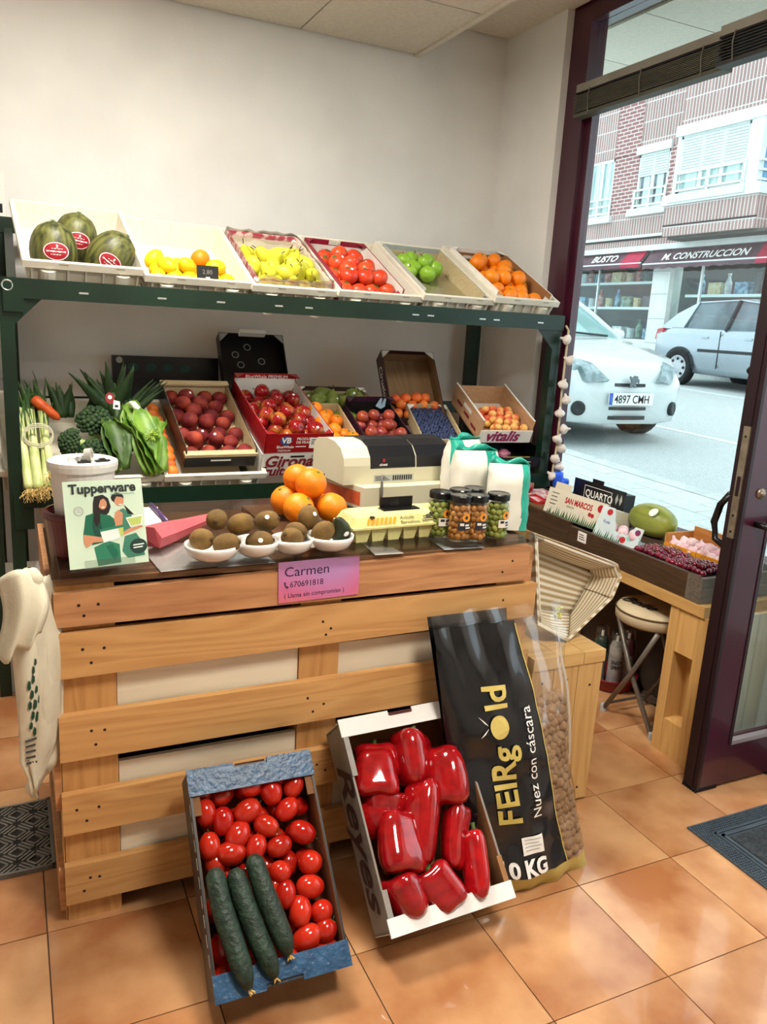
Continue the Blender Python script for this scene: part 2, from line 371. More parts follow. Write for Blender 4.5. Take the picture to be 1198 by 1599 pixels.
def brick_mat(key, c1, c2, mortar, bw, bh):
    m = bpy.data.materials.new(key); m.use_nodes = True; nt = m.node_tree; N = nt.nodes; L = nt.links; b = N['Principled BSDF']; b.inputs['Roughness'].default_value = .85
    g = N.new('ShaderNodeNewGeometry'); sx = N.new('ShaderNodeSeparateXYZ'); L.new(g.outputs['Position'], sx.inputs[0])
    ad = N.new('ShaderNodeMath'); ad.operation = 'ADD'; L.new(sx.outputs[0], ad.inputs[0]); L.new(sx.outputs[1], ad.inputs[1])
    cb = N.new('ShaderNodeCombineXYZ'); L.new(ad.outputs[0], cb.inputs[0]); L.new(sx.outputs[2], cb.inputs[1])
    t = N.new('ShaderNodeTexBrick'); t.inputs['Color1'].default_value = srgb(c1); t.inputs['Color2'].default_value = srgb(c2); t.inputs['Mortar'].default_value = srgb(mortar)
    t.inputs['Scale'].default_value = 1; t.inputs['Brick Width'].default_value = bw; t.inputs['Row Height'].default_value = bh; t.inputs['Mortar Size'].default_value = .012
    t.offset = .5 if bw > bh else 0
    L.new(cb.outputs[0], t.inputs['Vector']); L.new(t.outputs['Color'], b.inputs['Base Color']); MATS[key] = m; return m
m_brick = brick_mat('brick_running', '#9a6a66', '#8d5f5e', '#cfc6c2', .25, .085)
m_sold = brick_mat('brick_soldier', '#a48580', '#957873', '#cfc8c4', .085, .42)
m_wf = mat('white_window_frame', '#dfe6e4', rough=.4); m_stone = mat('white_stone', '#d9dcd9', '#cdd0cd', rough=.7, scale=3)
m_pane = mat('far_pane', '#7fa3a3', '#a8c4c2', rough=.06, scale=1.5, spec=.8); m_pane_dk = mat('far_pane_dark', '#3c4a50', '#6d7a80', rough=.06, scale=3, spec=.8)
m_shut = mat('roller_shutter', '#d3dad7', '#c7cfcc', rough=.6, scale=4)
m_shut_gap = mat('shutter_gap', '#98a5a5', rough=.8)
m_curt = mat('net_curtain', '#b9d2cf', '#d3e4e1', rough=.9, scale=9, stretch=(1, 6, .3))
FX = 12.3
bld = thing('apartment_building', 'pinkish brick apartment building with white windows above the awnings', 'building', Matrix.Translation((FX, 13, .8)))
BI = bld.matrix_basis.inverted()
def B(name, m, x0, x1, y0, y1, z0, z1, parent=None, bevel=0):
    if parent is None: return bx(name, m, bld, x0, x1, y0, y1, z0, z1, bevel, M=BI)
    return bx(name, m, parent, x0, x1, y0, y1, z0, z1, bevel, M=parent.matrix_basis.inverted() @ BI if parent.parent == bld else None)
def WP(parent, name, m, x0, x1, y0, y1, z0, z1, bevel=0):       # sub-part placed in world coordinates
    M = Matrix.Translation(-(Vector((FX, 13, .8)) + parent.matrix_basis.translation))
    return bx(name, m, parent, x0, x1, y0, y1, z0, z1, bevel, M=M)
# brick skin above the shops, cut round the three windows
W1 = (15.06, 15.98, 4.33, 5.66); W2 = (13.22, 14.22, 4.40, 5.62)
B('brick_wall', m_sold, FX, FX+.3, 8, 22, 5.66, 9.5)
B('brick_wall', m_sold, FX, FX+.3, 8, 22, 3.52, 4.33)
B('brick_pier', m_brick, FX, FX+.3, 15.98, 16.6, 4.33, 5.66); B('brick_pier', m_brick, FX, FX+.3, 14.22, 15.06, 4.33, 5.66)
B('brick_pier', m_brick, FX, FX+.3, 12.4, 13.22, 4.33, 5.66); B('brick_wall', m_sold, FX, FX+.3, 16.6, 22, 4.33, 5.66); B('brick_wall', m_sold, FX, FX+.3, 8, 12.4, 4.33, 5.66)
B('brick_strip', m_brick, FX-.02, FX, 14.22, 15.06, 5.66, 9.5)
B('cornice', m_stone, FX-.08, FX+.1, 12.6, 22, 3.74, 3.80); B('cornice_shade_strip', m_frame_dk, FX-.02, FX+.02, 12.6, 22, 3.70, 3.74)  # dark strip stands in for the shade under the cornice
B('fascia', m_stone, FX-.14, FX+.1, 8, 22, 3.42, 3.54)
def window(y0, y1, z0, z1, x, shutter=0, rails=True, dark=False, nrail=2, sections=2):
    wdw = B('window', m_wf, x+.06, x+.10, y0, y1, z0, z1)
    fw = .07
    for a in ((y0, y0+fw, z0, z1), (y1-fw, y1, z0, z1), (y0, y1, z0, z0+fw), (y0, y1, z1-fw, z1)): WP(wdw, 'window_frame', m_wf, x+.02, x+.06, *a)
    n = sections
    for k in range(n):
        a0 = y0+fw+(y1-y0-2*fw)*k/n; a1 = y0+fw+(y1-y0-2*fw)*(k+1)/n
        WP(wdw, 'pane', m_pane_dk if dark else m_pane, x+.045, x+.055, a0+.03, a1-.03, z0+fw, z1-fw)
        WP(wdw, 'curtain', m_curt, x+.040, x+.044, a0+.10, a1-.13, z0+fw, z1-fw)
        if k: WP(wdw, 'mullion', m_wf, x+.015, x+.06, a0-.05, a0+.05, z0, z1)
    WP(wdw, 'sill', m_stone, x-.10, x+.06, y0-.12, y1+.12, z0-.16, z0)
    if shutter:
        zt = z1-shutter*(z1-z0)
        WP(wdw, 'shutter_box', m_wf, x-.06, x+.05, y0-.05, y1+.05, z1-.02, z1+.16)
        nn = int((z1-zt)/.055)
        for q in range(nn):
            WP(wdw, 'shutter_slat', m_shut, x+.005, x+.022, y0+.05, y1-.05, zt+q*.055, zt+q*.055+.046)
        WP(wdw, 'shutter_back', m_shut_gap, x+.022, x+.028, y0+.05, y1-.05, zt, z1)
    if rails:
        for q in range(nrail+1):
            WP(wdw, 'guard_rail', m_wf, x-.04, x-.015, y0-.02, y1+.02, z0+.05+q*.17, z0+.09+q*.17)
        for yy in (y0, (y0+y1)/2, y1): WP(wdw, 'guard_post', m_wf, x-.04, x-.01, yy-.03, yy+.03, z0, z0+.44)
window(*W1, FX, rails=True); window(*W2, FX, shutter=.42, dark=True)
# bay window block, standing out from the wall
bay = [(9.0, 10.28), (10.28, 12.45)]
BX = 11.6
B('bay_base', m_sold, BX, FX, 10.02, 12.42, 3.60, 4.22); B('bay_soffit', mat('soffit_dark', '#5b5a58', rough=.9), BX+.1, FX, 9.2, 12.35, 3.54, 3.60)
B('bay_cornice', m_frame_dk, BX-.012, BX, 10.0, 12.43, 3.80, 3.83)
B('bay_ledge', m_wf, BX-.06, FX, 9.98, 12.50, 4.22, 4.42); B('bay_head', m_wf, BX-.03, FX, 10.1, 12.36, 5.58, 5.78)
B('bay_top', m_sold, BX+.05, FX, 10.1, 12.30, 5.78, 9.5)
B('bay_post', m_wf, BX, BX+.14, 10.14, 10.44, 4.42, 5.58); B('bay_post', m_wf, BX, BX+.1, 12.2, 12.30, 4.42, 5.58)
window(10.44, 12.2, 4.42, 5.58, BX, shutter=.62, dark=False, sections=3)
B('bay_side_pane', mat('blue_pane', '#3f86b8', '#7fb4d4', rough=.1, scale=5), BX+.14, FX, 10.14, 10.16, 4.42, 5.58); B('bay_cheek', m_wf, BX+.1, FX, 12.24, 12.28, 4.42, 5.58)
for q in range(3): B('bay_side_rail', m_wf, BX, FX, 10.08, 10.12, 4.47+q*.17, 4.51+q*.17)
# shop front
B('shop_pier', m_stone, FX-.02, FX+.35, 12.72, 13.26, .9, 3.42)
for z in (1.35, 1.9, 2.45, 2.95): B('pier_joint', m_shut_gap, FX-.024, FX-.018, 12.72, 13.26, z, z+.012)
B('shop_plinth', m_stone, FX, FX+.3, 13.26, 22, .85, 1.42); B('shop_plinth', m_stone, FX, FX+.3, 8, 12.72, .80, 1.10)
B('shop_floor', mat('shop_dark', '#3b3f40', '#4b4f50', rough=.9, scale=2), FX+.3, FX+4, 8, 22, .85, 1.0)
B('shop_back', MATS['shop_dark'], FX+3.4, FX+3.6, 8, 22, .85, 3.5); B('shop_ceiling', mat('shop_ceiling', '#9aa09e', rough=.9), FX+.3, FX+3.6, 8, 22, 3.42, 3.5)
B('shop_lamp', mat('shop_lamp', (1, 1, 1, 1), emit=9), FX+.9, FX+1.2, 10.6, 12.2, 3.36, 3.40)
for (a, b_) in ((13.26, 15.3), (15.34, 17.6), (17.64, 20)): B('shop_pane', m_glass, FX+.12, FX+.13, a, b_, 1.42, 3.42)
for (a, b_) in ((8, 10.2), (10.24, 11.9), (11.94, 12.72)): B('shop_pane', m_glass, FX+.12, FX+.13, a, b_, 1.10, 3.42)
for y in (15.32, 17.62): B('shop_mullion', m_wf, FX+.10, FX+.15, y-.02, y+.02, 1.42, 3.42)
for y in (10.22, 11.92): B('shop_mullion', m_wf, FX+.10, FX+.15, y-.02, y+.02, 1.10, 3.42)
# awnings with scalloped edge and lettering
m_aw = mat('awning_plum', '#5b4750', '#6b525c', rough=.85, scale=3); m_aw_red = mat('awning_red', '#b8324f', '#a02a45', rough=.85, scale=3)
m_ink = mat('white_ink', '#f0eeea', rough=.7)
def awning(y0, y1, z0, z1, label, reds, txt, ty, size):
    t = thing('shop_awning', label, 'awning', Matrix.Translation((FX-.02, y1, z0)), 'awnings over the shop front opposite')
    L = y1-y0; h = z1-z0; n = int(L/.16)
    def f(b):
        def pt(a, s): return (-.24*(1-s)**1 if s <= 1 else 0, -a*L, .12+(h-.12)*s)
        grid(b, lambda a, s: pt(a, s), n, 2)
        top = [b.verts.new((-.24, -L*i/n, .12)) for i in range(n+1)]; bot = [b.verts.new((-.245, -L*i/n, .0+.03*abs(math.sin(i*PI/2)))) for i in range(n+1)]
        for i in range(n): b.faces.new((top[i], top[i+1], bot[i+1], bot[i]))
    part('canopy', f, m_aw, t, solid=.01)
    for (r0, r1) in reds:
        def g(b):
            grid(b, lambda a, s: (-.25+.24*s*.98-.004, -(y1-(r0+(r1-r0)*a)), .12+(h-.12)*s+.012), 6, 2)
            grid(b, lambda a, s: (-.252, -(y1-(r0+(r1-r0)*a)), .02+.10*s), 6, 1)
        part('red_panel', g, m_aw_red, t, solid=.004)
    part('front_bar', lambda b: tube(b, [(-.24, 0, .12), (-.24, -L, .12)], .018, 8), m_wf, t)
    sl = Vector((.24, 0, h-.12)).normalized()
    lettering(txt, size, m_ink, t, facing((-.24+sl.x*.04-.045, ty-y1, .12+sl.z*.05+.03), (0, -1, 0), tuple(sl)), bold=.006)
    return t
awning(13.45, 17.6, 3.02, 3.42, 'plum and red scalloped awning lettered BUSTO over the shop opposite', [(13.50, 14.15)], 'BUSTO', 15.22, .29)
awning(8.2, 13.38, 2.98, 3.42, 'plum and red scalloped awning lettered M. CONSTRUCCION over the shop opposite', [(8.8, 10.25)], 'M. CONSTRUCCION', 12.80, .255)
# goods in the shop windows
GOODS = [('#c9a94a', '#e0d7c0'), ('#3d6b8f', '#9fc0d4'), ('#b23a35', '#d8b0a8'), ('#dfe3e2', '#b7bcba'), ('#44614d', '#8aa892'), ('#2d2f33', '#5a5d62')]
gm = [mat('goods_%d' % i, a, b, rough=.4, scale=9) for i, (a, b) in enumerate(GOODS)]
def can_me(i): return mesh('tin', lambda b: (lathe(b, [(0, 0), (.13, 0), (.13, .02), (.125, .03), (.125, .27), (.132, .28), (.132, .3), (0, .3)], 14)), gm[i], smooth=False)
def btl_me(i): return mesh('bottle', lambda b: lathe(b, [(0, 0), (.09, 0), (.095, .04), (.095, .34), (.04, .45), (.038, .52), (.05, .53), (.05, .58), (0, .58)], 12), gm[i], smooth=True)
def pkg_me(i): return mesh('carton', lambda b: (box(b, -.16, .16, -.22, .22, 0, .34), box(b, -.161, -.158, -.15, .15, .1, .25)), gm[i], bevel=.01)
tins = [can_me(i) for i in range(6)]; btls = [btl_me(i) for i in range(6)]; pkgs = [pkg_me(i) for i in range(6)]
sh_wood = mat('shelf_grey', '#787c7b', rough=.7)
for (ya, yb, z0) in ((13.4, 17.4, 1.42), (8.6, 12.6, 1.10)):
    for z in (z0+.02, z0+.75, z0+1.35):
        if z > z0+.1:
            t = thing('display_shelf', 'grey display shelf behind the %s shop pane opposite, %s tier' % ('plum awning' if ya > 13 else 'lettered awning', 'middle' if z < z0+1 else 'upper'), 'shelf', Matrix.Translation((FX+.62, ya, z)))
            bx('board', sh_wood, t, -.22, .22, 0, yb-ya, -.04, 0); bx('edge_lip', m_wf, t, -.235, -.22, 0, yb-ya, -.045, .015)
        y = ya+.2
        while y < yb-.2:
            kd = random.choice((0, 0, 1, 1, 2)); c = random.randrange(6)
            nm = ('paint_tin', 'bottle', 'goods_carton')[kd]; lb = ('round tin displayed in the shop window opposite', 'slim bottle displayed in the shop window opposite', 'printed carton displayed in the shop window opposite')[kd]
            add(nm, (tins, btls, pkgs)[kd][c], None, Matrix.Translation((FX+.62, y, z)) @ Matrix.Scale(.8, 4), label=lb, cat=('tin', 'bottle', 'carton')[kd], group=('tins', 'bottles', 'cartons')[kd]+' in the shop windows opposite')
            y += (.28, .22, .42)[kd]+random.uniform(0, .12)

# ---------------------------------------------------------------- cars
m_tyre = mat('tyre', '#17181a', rough=.8); m_hub = mat('wheel_trim', '#b8bdc2', '#a8adb2', rough=.35, metal=.4, scale=5); m_dkplast = mat('dark_trim', '#1e2326', rough=.5)
m_cglass = mat('car_glass', '#6f9a98', '#a5c3c1', rough=.05, scale=1.2, spec=.8); m_cglass_dk = mat('car_glass_dark', '#39474e', '#5f6f76', rough=.05, scale=2, spec=.8)
m_lens = mat('lamp_lens', '#9fb0b3', '#5f7478', rough=.08, scale=12, spec=.8); m_chrome = mat('chrome', '#d0d4d6', rough=.15, metal=1)
def loft(b, secs, close=True):
    rings = [[b.verts.new(p) for p in s] for s in secs]; n = len(rings[0])
    for a, c in zip(rings, rings[1:]):
        for k in range(n): b.faces.new((a[k], a[(k+1) % n], c[(k+1) % n], c[k]))
    if close: b.faces.new(rings[0]); b.faces.new(list(reversed(rings[-1])))
def body_sec(y, w, zb, zs, zt, wt):
    h = [(wt*.5, zt+.012), (wt, zt), (w*.985, zs+(zt-zs)*.25), (w, zs), (w*.995, zb+.22), (w*.93, zb+.03), (w*.6, zb)]
    return [(x, y, z) for x, z in h] + [(-x, y, z) for x, z in reversed(h)]
def cab_sec(y, w0, z0, w1, z1):
    h = [(w1*.5, z1+.012), (w1, z1-.01), (w0, z0)]
    return [(x, y, z) for x, z in h] + [(-x, y, z) for x, z in reversed(h)]
def wheel(parent, x, y, s, R=.30):
    M = Matrix.Translation((x, y, R)) @ Matrix.Rotation(s*PI/2, 4, 'Y')
    wh = part('wheel', lambda b: lathe(b, [(.19, .0), (.21, .05), (R-.015, .07), (R, .05), (R, -.09), (R-.03, -.11), (.19, -.10)], 28), m_tyre, parent, M, smooth=True)
    def rim(b):
        lathe(b, [(0, .055), (.05, .06), (.09, .052), (.185, .035), (.21, .05), (.212, .02), (.2, -.05)], 28)
    rm = part('wheel_trim', rim, m_hub, wh, smooth=True)
    def sl(b):
        for k in range(8):
            a = k*PI/4; lathe(b, [(0, .004), (.026, .003), (.027, 0)], 10, Matrix.Translation((.148*math.cos(a), .148*math.sin(a), .044)))
    part('vent_hole', sl, m_tyre, wh)
def car(name, label, M, paint, paint_lo, secs, cabs, wheels, lower=None):
    t = thing(name, label, 'car', M)
    def sm(b):
        loft(b, [body_sec(*s) for s in secs]); bmesh.ops.subdivide_edges(b, edges=b.edges[:], cuts=1, use_grid_fill=True, smooth=.6)
    part('body', sm, paint, t, smooth=True)
    part('cabin_glass', lambda b: loft(b, [cab_sec(*c) for c in cabs]), lower or m_cglass, t)
    return t
m_whitecar = mat('white_car_paint', '#cdd4d4', '#c5cdcd', rough=.2, scale=1, coat=.6); m_silver = mat('silver_car_paint', '#9ba6ae', '#a3aeb6', rough=.25, scale=1, metal=.55, coat=.5)
# white hatchback nose-on: local y runs from the front bumper to the tail
gzw = gz(3.84, 5.0)
SW = [(-.0, .50, .20, .50, .56, .42), (.05, .66, .19, .55, .70, .56), (.22, .77, .18, .62, .80, .66), (.55, .82, .18, .70, .88, .71), (1.15, .83, .18, .80, .98, .74), (1.3, .83, .18, .84, .99, .76), (2.4, .83, .18, .86, .98, .78), (3.4, .82, .2, .86, .98, .76), (3.72, .76, .24, .80, .92, .66), (3.78, .6, .3, .6, .8, .5)]
CW = [(1.05, .74, .94, .70, .97), (1.75, .74, .97, .56, 1.38), (2.2, .75, .97, .57, 1.43), (3.0, .75, .97, .56, 1.40), (3.55, .72, .96, .52, 1.16)]
white = car('hatchback_car', 'white hatchback parked nose on outside the shop window', frame((3.84, 4.27, gzw), 0), m_whitecar, None, SW, CW, None)
part('roof', lambda b: loft(b, [cab_sec(1.74, .575, 1.37, .56, 1.395), cab_sec(2.2, .585, 1.42, .57, 1.445), cab_sec(3.0, .575, 1.39, .56, 1.415), cab_sec(3.1, .57, 1.36, .54, 1.39)]), m_whitecar, white, smooth=True)
for s in (-1, 1):
    part('pillar', lambda b: tube(b, [(s*.74, 1.06, .95), (s*.65, 1.45, 1.2), (s*.565, 1.76, 1.385)], .035, 6), m_whitecar, white, smooth=True)
    part('pillar', lambda b: tube(b, [(s*.75, 2.25, .95), (s*.58, 2.2, 1.42)], .03, 6), m_whitecar, white)
    for y in (.72, 3.15): wheel(white, s*.79, y, s)
    def lamp(b):
        q = [(.30, .03, .60), (.48, .08, .57), (.68, .22, .61), (.78, .46, .76), (.66, .42, .82), (.42, .16, .745)]
        cen = (.56, .16, .71)
        vs = [b.verts.new((s*x, y-.095, z)) for x, y, z in q]; c = b.verts.new((s*cen[0], cen[1]-.125, cen[2]))
        for k in range(6): b.faces.new((vs[k], vs[(k+1) % 6], c))
    part('headlamp', lamp, m_lens, white, solid=.05)
    part('fog_lamp', lambda b: lathe(b, [(0, .0), (.05, .006), (.066, .0), (.066, -.05)], 16), m_dkplast, white, Matrix.Translation((s*.565, .0, .34)) @ Matrix.Rotation(PI/2, 4, 'X') @ Matrix.Rotation(s*.45, 4, 'Y'))
    part('wing_mirror', lambda b: lathe(b, [(0, .1), (.06, .08), (.075, 0), (.05, -.06), (0, -.07)], 10), m_whitecar, white, Matrix.Translation((s*.88, 1.3, 1.0)) @ Matrix.Rotation(PI/2, 4, 'Y'), smooth=True)
def slot(z, w, h, y):
    part('grille_slot', lambda b: loft(b, [[(x, y+.10*(x/.5)**2, z-h/2), (x, y+.10*(x/.5)**2, z+h/2), (x, y+.06+.10*(x/.5)**2, z+h/2), (x, y+.06+.10*(x/.5)**2, z-h/2)] for x in [(-w+2*w*k/8) for k in range(9)]]), m_dkplast, white)
slot(.555, .40, .030, -.014); slot(.255, .46, .035, -.02); slot(.375-.19+.155-.0, .46, .028, -.02)
pl = bx('number_plate', mat('plate_white', '#e4e6e4', rough=.4), white, -.26, .26, -.04, -.03, .375, .485, .004)
bx('plate_band', mat('plate_blue', '#1f4fb0', rough=.4), pl, -.258, -.218, -.0062, -.004, -.053, .053)
lettering('4897 CMH', .105, mat('plate_black', '#15171a', rough=.5), pl, facing((-.20, -.0068, -.037), (1, 0, 0), (0, 0, 1)), squeeze=.88, bold=.001)
def lion(b):
    prism(b, [(-.055, -.05), (-.03, -.05), (-.02, -.02), (.0, -.05), (.03, -.05), (.015, -.01), (.03, .01), (.05, -.01), (.055, .02), (.03, .04), (.035, .055), (-.01, .06), (-.03, .04), (-.055, .055), (-.06, .035), (-.035, .01)], 0, .012)
part('badge', lion, mat('badge_grey', '#6c7478', rough=.25, metal=.7), white, facing((0, -.045, .585), (1, 0, 0), (0, 0, 1)))
part('wiper', lambda b: tube(b, [(-.5, 1.02, .985), (.1, .99, 1.0), (.55, 1.04, .985)], .012, 6), m_dkplast, white)
# silver hatchback, side on
gzs = gz(10.3, 8)
SS = [(-.0, .5, .22, .5, .58, .4), (.08, .68, .2, .56, .68, .55), (.4, .84, .2, .66, .82, .68), (1.1, .86, .2, .78, .96, .74), (1.3, .86, .2, .82, .97, .76), (2.6, .86, .2, .86, .98, .8), (3.6, .86, .22, .88, 1.0, .78), (4.0, .82, .28, .84, .98, .70), (4.1, .72, .34, .7, .9, .6)]
CS = [(1.05, .76, .95, .72, .98), (1.95, .78, .97, .58, 1.42), (2.4, .78, .98, .60, 1.48), (3.3, .78, .98, .58, 1.45), (3.75, .76, .98, .54, 1.26), (3.95, .74, .98, .6, 1.02)]
silver = car('hatchback_car', 'silver grey hatchback parked across the street by the shop front', frame((10.3, 5.95, gzs), 0), m_silver, None, SS, CS, None, lower=m_cglass_dk)
part('roof', lambda b: loft(b, [cab_sec(1.93, .60, 1.40, .58, 1.435), cab_sec(2.4, .615, 1.46, .60, 1.495), cab_sec(3.3, .60, 1.42, .58, 1.465), cab_sec(3.8, .575, 1.22, .54, 1.27)]), m_silver, silver, smooth=True)
for s in (-1, 1):
    part('pillar', lambda b: tube(b, [(s*.77, 1.06, .97), (s*.58, 1.96, 1.43)], .04, 6), m_silver, silver)
    part('pillar', lambda b: tube(b, [(s*.79, 2.45, .96), (s*.60, 2.4, 1.46)], .04, 6), m_dkplast, silver)
    part('pillar', lambda b: loft(b, [[(s*.80, 3.42, .96), (s*.60, 3.28, 1.45), (s*.56, 3.8, 1.25), (s*.76, 4.0, .98)], [(s*.74, 3.42, .96), (s*.54, 3.28, 1.43), (s*.5, 3.8, 1.23), (s*.7, 4.0, .98)]]), m_silver, silver)
    for y in (.85, 3.35): wheel(silver, s*.835, y, s, .31)
    bx('rub_strip', m_dkplast, silver, s*.865, s*.85, 1.4, 2.95, .60, .65, .005)
    for y in (1.85, 2.75): bx('door_handle', m_silver, silver, s*.875, s*.85, y, y+.14, .83, .86, .006)
    for y in (1.5, 2.5): bx('door_seam', m_dkplast, silver, s*.868, s*.85, y-.004, y+.004, .34, .95)
    part('tail_lamp', lambda b: loft(b, [[(s*.80, 3.86, .76), (s*.82, 3.86, .98), (s*.72, 4.10, .96), (s*.76, 4.10, .78)], [(s*.72, 3.86, .76), (s*.74, 3.86, .98), (s*.6, 4.10, .96), (s*.6, 4.10, .78)]]), mat('tail_red', '#c03a44', rough=.2), silver)
    part('wheel_arch', lambda b: [b.faces.new([b.verts.new((s*.868, 3.35+r*math.cos(a), .31+r*math.sin(a))) for (r, a) in ((.36, a0), (.36, a1), (.315, a1), (.315, a0))]) for a0, a1 in [(k*PI/14, (k+1)*PI/14) for k in range(14)]], m_dkplast, silver, solid=.01)

# ================================================================ THE GREEN RACK
m_green = mat('green_rack_paint', '#0b1f14', '#10291b', rough=.35, scale=5, spec=.5)
m_zinc = mat('zinc', '#b9bdb8', rough=.35, metal=.7)
rack = thing('display_rack', 'dark green metal two tier display rack along the back wall', 'rack', Matrix.Translation((-1.32, 1.56, 0)))
RI = rack.matrix_basis.inverted()
def RB(name, *a, m=m_green, bevel=.002): return bx(name, m, rack, *a, bevel, M=RI)
for x in (-1.338, .898):
    RB('post', x, x+.045, 1.562, 1.607, 0, 1.512); RB('post', x if x < 0 else .865, (x if x < 0 else .865)+.06, 2.22, 2.27, 0, 1.76)
RB('front_beam', -1.325, .945, 1.553, 1.562, 1.449, 1.514); RB('front_beam', -1.325, .96, 1.553, 1.562, .735, .795)
RB('front_lip', -1.325, .945, 1.562, 1.59, 1.449, 1.455); RB('front_lip', -1.325, .96, 1.562, 1.59, .735, .741)
RB('back_beam', -1.325, .93, 2.215, 2.222, 1.70, 1.76); RB('back_beam', -1.325, .93, 2.215, 2.222, 1.0, 1.06)
for z0, z1 in ((1.462, 1.72), (.752, 1.01)):
    for x in (-1.31, -.86, -.475, -.10, .275, .62, .90):
        def arm(b): loft(b, [[(0, 1.575, z0-.010), (.03, 1.575, z0-.010), (.03, 1.575, z0), (0, 1.575, z0)], [(0, 2.22, z1-.010), (.03, 2.22, z1-.010), (.03, 2.22, z1), (0, 2.22, z1)]])
        part('shelf_arm', arm, m_green, rack, RI @ Matrix.Translation((x, 0, 0)))
def gus(x, s):
    part('gusset', lambda b: prism(b, [(0, 0), (s*.085, 0), (0, -.085)], 0, .004), m_green, rack, RI @ facing((x, 1.565, 1.449), (1, 0, 0), (0, 0, 1)))
gus(-1.293, 1); gus(.898, -1)
RB('corner_plate', -1.325, -1.262, 1.551, 1.553, 1.405, 1.50); RB('corner_plate', -1.325, -1.262, 1.551, 1.553, .66, .735)
for x in (-1.09, -.83, -.62, -.4, -.28, .18, .25, .50, .57, .80): RB('bolt_slot', x, x+.03, 1.551, 1.5535, 1.474, 1.480, m=m_zinc, bevel=0)
part('bolt_ring', lambda b: lathe(b, [(.012, 0), (.016, .003), (.019, 0)], 16), m_zinc, rack, RI @ Matrix.Translation((-1.31, 1.5525, 1.488)) @ Matrix.Rotation(PI/2, 4, 'X'))

# ---------------------------------------------------------------- fruit shapes
def prof(r, h, dt=.15, db=.1, n=9, neck=0):
    """round fruit: r radius, h half height, dimples at top and bottom"""
    P = [(0, -h*(1-db))]
    for k in range(1, n):
        a = -PI/2+PI*k/n; z = math.sin(a)*h; rr = math.cos(a)*r
        P.append((rr, z*(1-(0 if abs(z) < h*.9 else .04))))
    P.append((0, h*(1-dt)))
    return P
def fmesh(name, r, h, m, dt=.15, db=.1, n=14, k=9, fn=None): return mesh(name, lambda b: lathe(b, prof(r, h, dt, db, k), n, fn=fn), m, smooth=True)
m_orange = mat('orange_peel', '#f08a10', '#e97a08', rough=.42, scale=6, bump=.25, bscale=320, rand=.08)
m_lemon = mat('lemon_peel', '#f3cf1a', '#e8bf10', rough=.45, scale=6, bump=.2, bscale=240, rand=.06)
m_pear = mat('pear_skin', '#d8cf3a', '#bfbf35', rough=.42, scale=12, rand=.10, bump=.02)
m_kiwi = mat('kiwi_skin', '#7a5d2c', '#5f4722', rough=.85, scale=25, bump=.25, bscale=180, rand=.12)
m_redf = mat('red_persimmon', '#dd5226', '#c2301a', rough=.32, scale=9, rand=.1)
m_gapple = mat('green_apple', '#8fb83a', '#7ba82c', rough=.3, scale=14, rand=.06)
m_peach = mat('peach_skin', '#6e141c', '#b0472a', rough=.7, scale=16, rand=.16, contrast=(.45, .75))
m_apple = mat('red_apple', '#8c1016', '#c58c34', rough=.22, scale=20, rand=.12, contrast=(.5, .8), stretch=(1, 1, .4))
m_apricot = mat('apricot_skin', '#ef8a35', '#e0552b', rough=.5, scale=14, rand=.1)
m_apricot2 = mat('blush_apricot', '#f3c06a', '#dd5b3c', rough=.5, scale=20, rand=.10, contrast=(.45, .6))
m_plum = mat('plum_skin', '#7a2233', '#b4502f', rough=.3, scale=14, rand=.2)
m_greenfruit = mat('green_pear_skin', '#5d6f28', '#7d8a3a', rough=.45, scale=14, rand=.15)
m_blue = mat('blueberry_skin', '#27304f', '#3d4a72', rough=.6, scale=120, rand=.25)
m_cherry = mat('cherry_skin', '#4a0a18', '#7d1430', rough=.12, scale=40, rand=.3, coat=.4)
m_stem = mat('brown_stem', '#4f3a1d', rough=.8); m_gstem = mat('green_stem', '#3f5c22', '#57702e', rough=.6, scale=40)
m_label = mat('fruit_sticker', '#f2f0ea', rough=.4)
ORANGE = fmesh('orange', .037, .036, m_orange, .06, .03); BUTTON = mesh('stem_button', lambda b: lathe(b, [(0, .002), (.004, .0015), (.005, 0)], 6), m_gstem)
def lem(c): return (c.x, c.y, c.z*1.28*(1+.10*(abs(c.z)/.03)**4))
LEMON = fmesh('lemon', .029, .03, m_lemon, 0, 0, fn=lem)
def pea(c):
    t = c.z/.04; s = 1-.42*max(0, t)**1.4; return (c.x*s, c.y*s, c.z+(.018*max(0, t)**2))
PEAR = fmesh('pear', .031, .040, m_pear, 0, .1, fn=pea); STALK = mesh('stalk', lambda b: tube(b, [(0, 0, 0), (.002, 0, .010), (.005, .001, .02)], [.0022, .0016, .0022], 5), m_stem)
GPEAR = fmesh('green_pear', .034, .040, m_greenfruit, 0, .1, fn=pea)
PERS = fmesh('persimmon', .040, .034, m_redf, .12, .08); CALYX = mesh('calyx', lambda b: [b.faces.new([b.verts.new(p) for p in ((0, 0, .002), (.010*math.cos(a-.5), .010*math.sin(a-.5), .002), (.02*math.cos(a), .02*math.sin(a), -.001), (.010*math.cos(a+.5), .010*math.sin(a+.5), .002))]) for a in (0, PI/2, PI, 3*PI/2, .8)], m_gstem)
GAPPLE = fmesh('green_apple', .038, .035, m_gapple, .3, .15); APPLE = fmesh('red_apple', .034, .031, m_apple, .3, .15)
PEACH = fmesh('peach', .033, .030, m_peach, .22, .05, fn=lambda c: (c.x*(1-.06*max(0, 1-abs(c.y)/.010)*(1 if c.x > 0 else 0)), c.y, c.z))
APRI = fmesh('apricot', .026, .025, m_apricot, .14, .05, n=12, k=8); APRI2 = fmesh('apricot', .0205, .0195, m_apricot2, .14, .05, n=12, k=8); PLUM = fmesh('plum', .028, .028, m_plum, .1, .02, n=12, k=8)
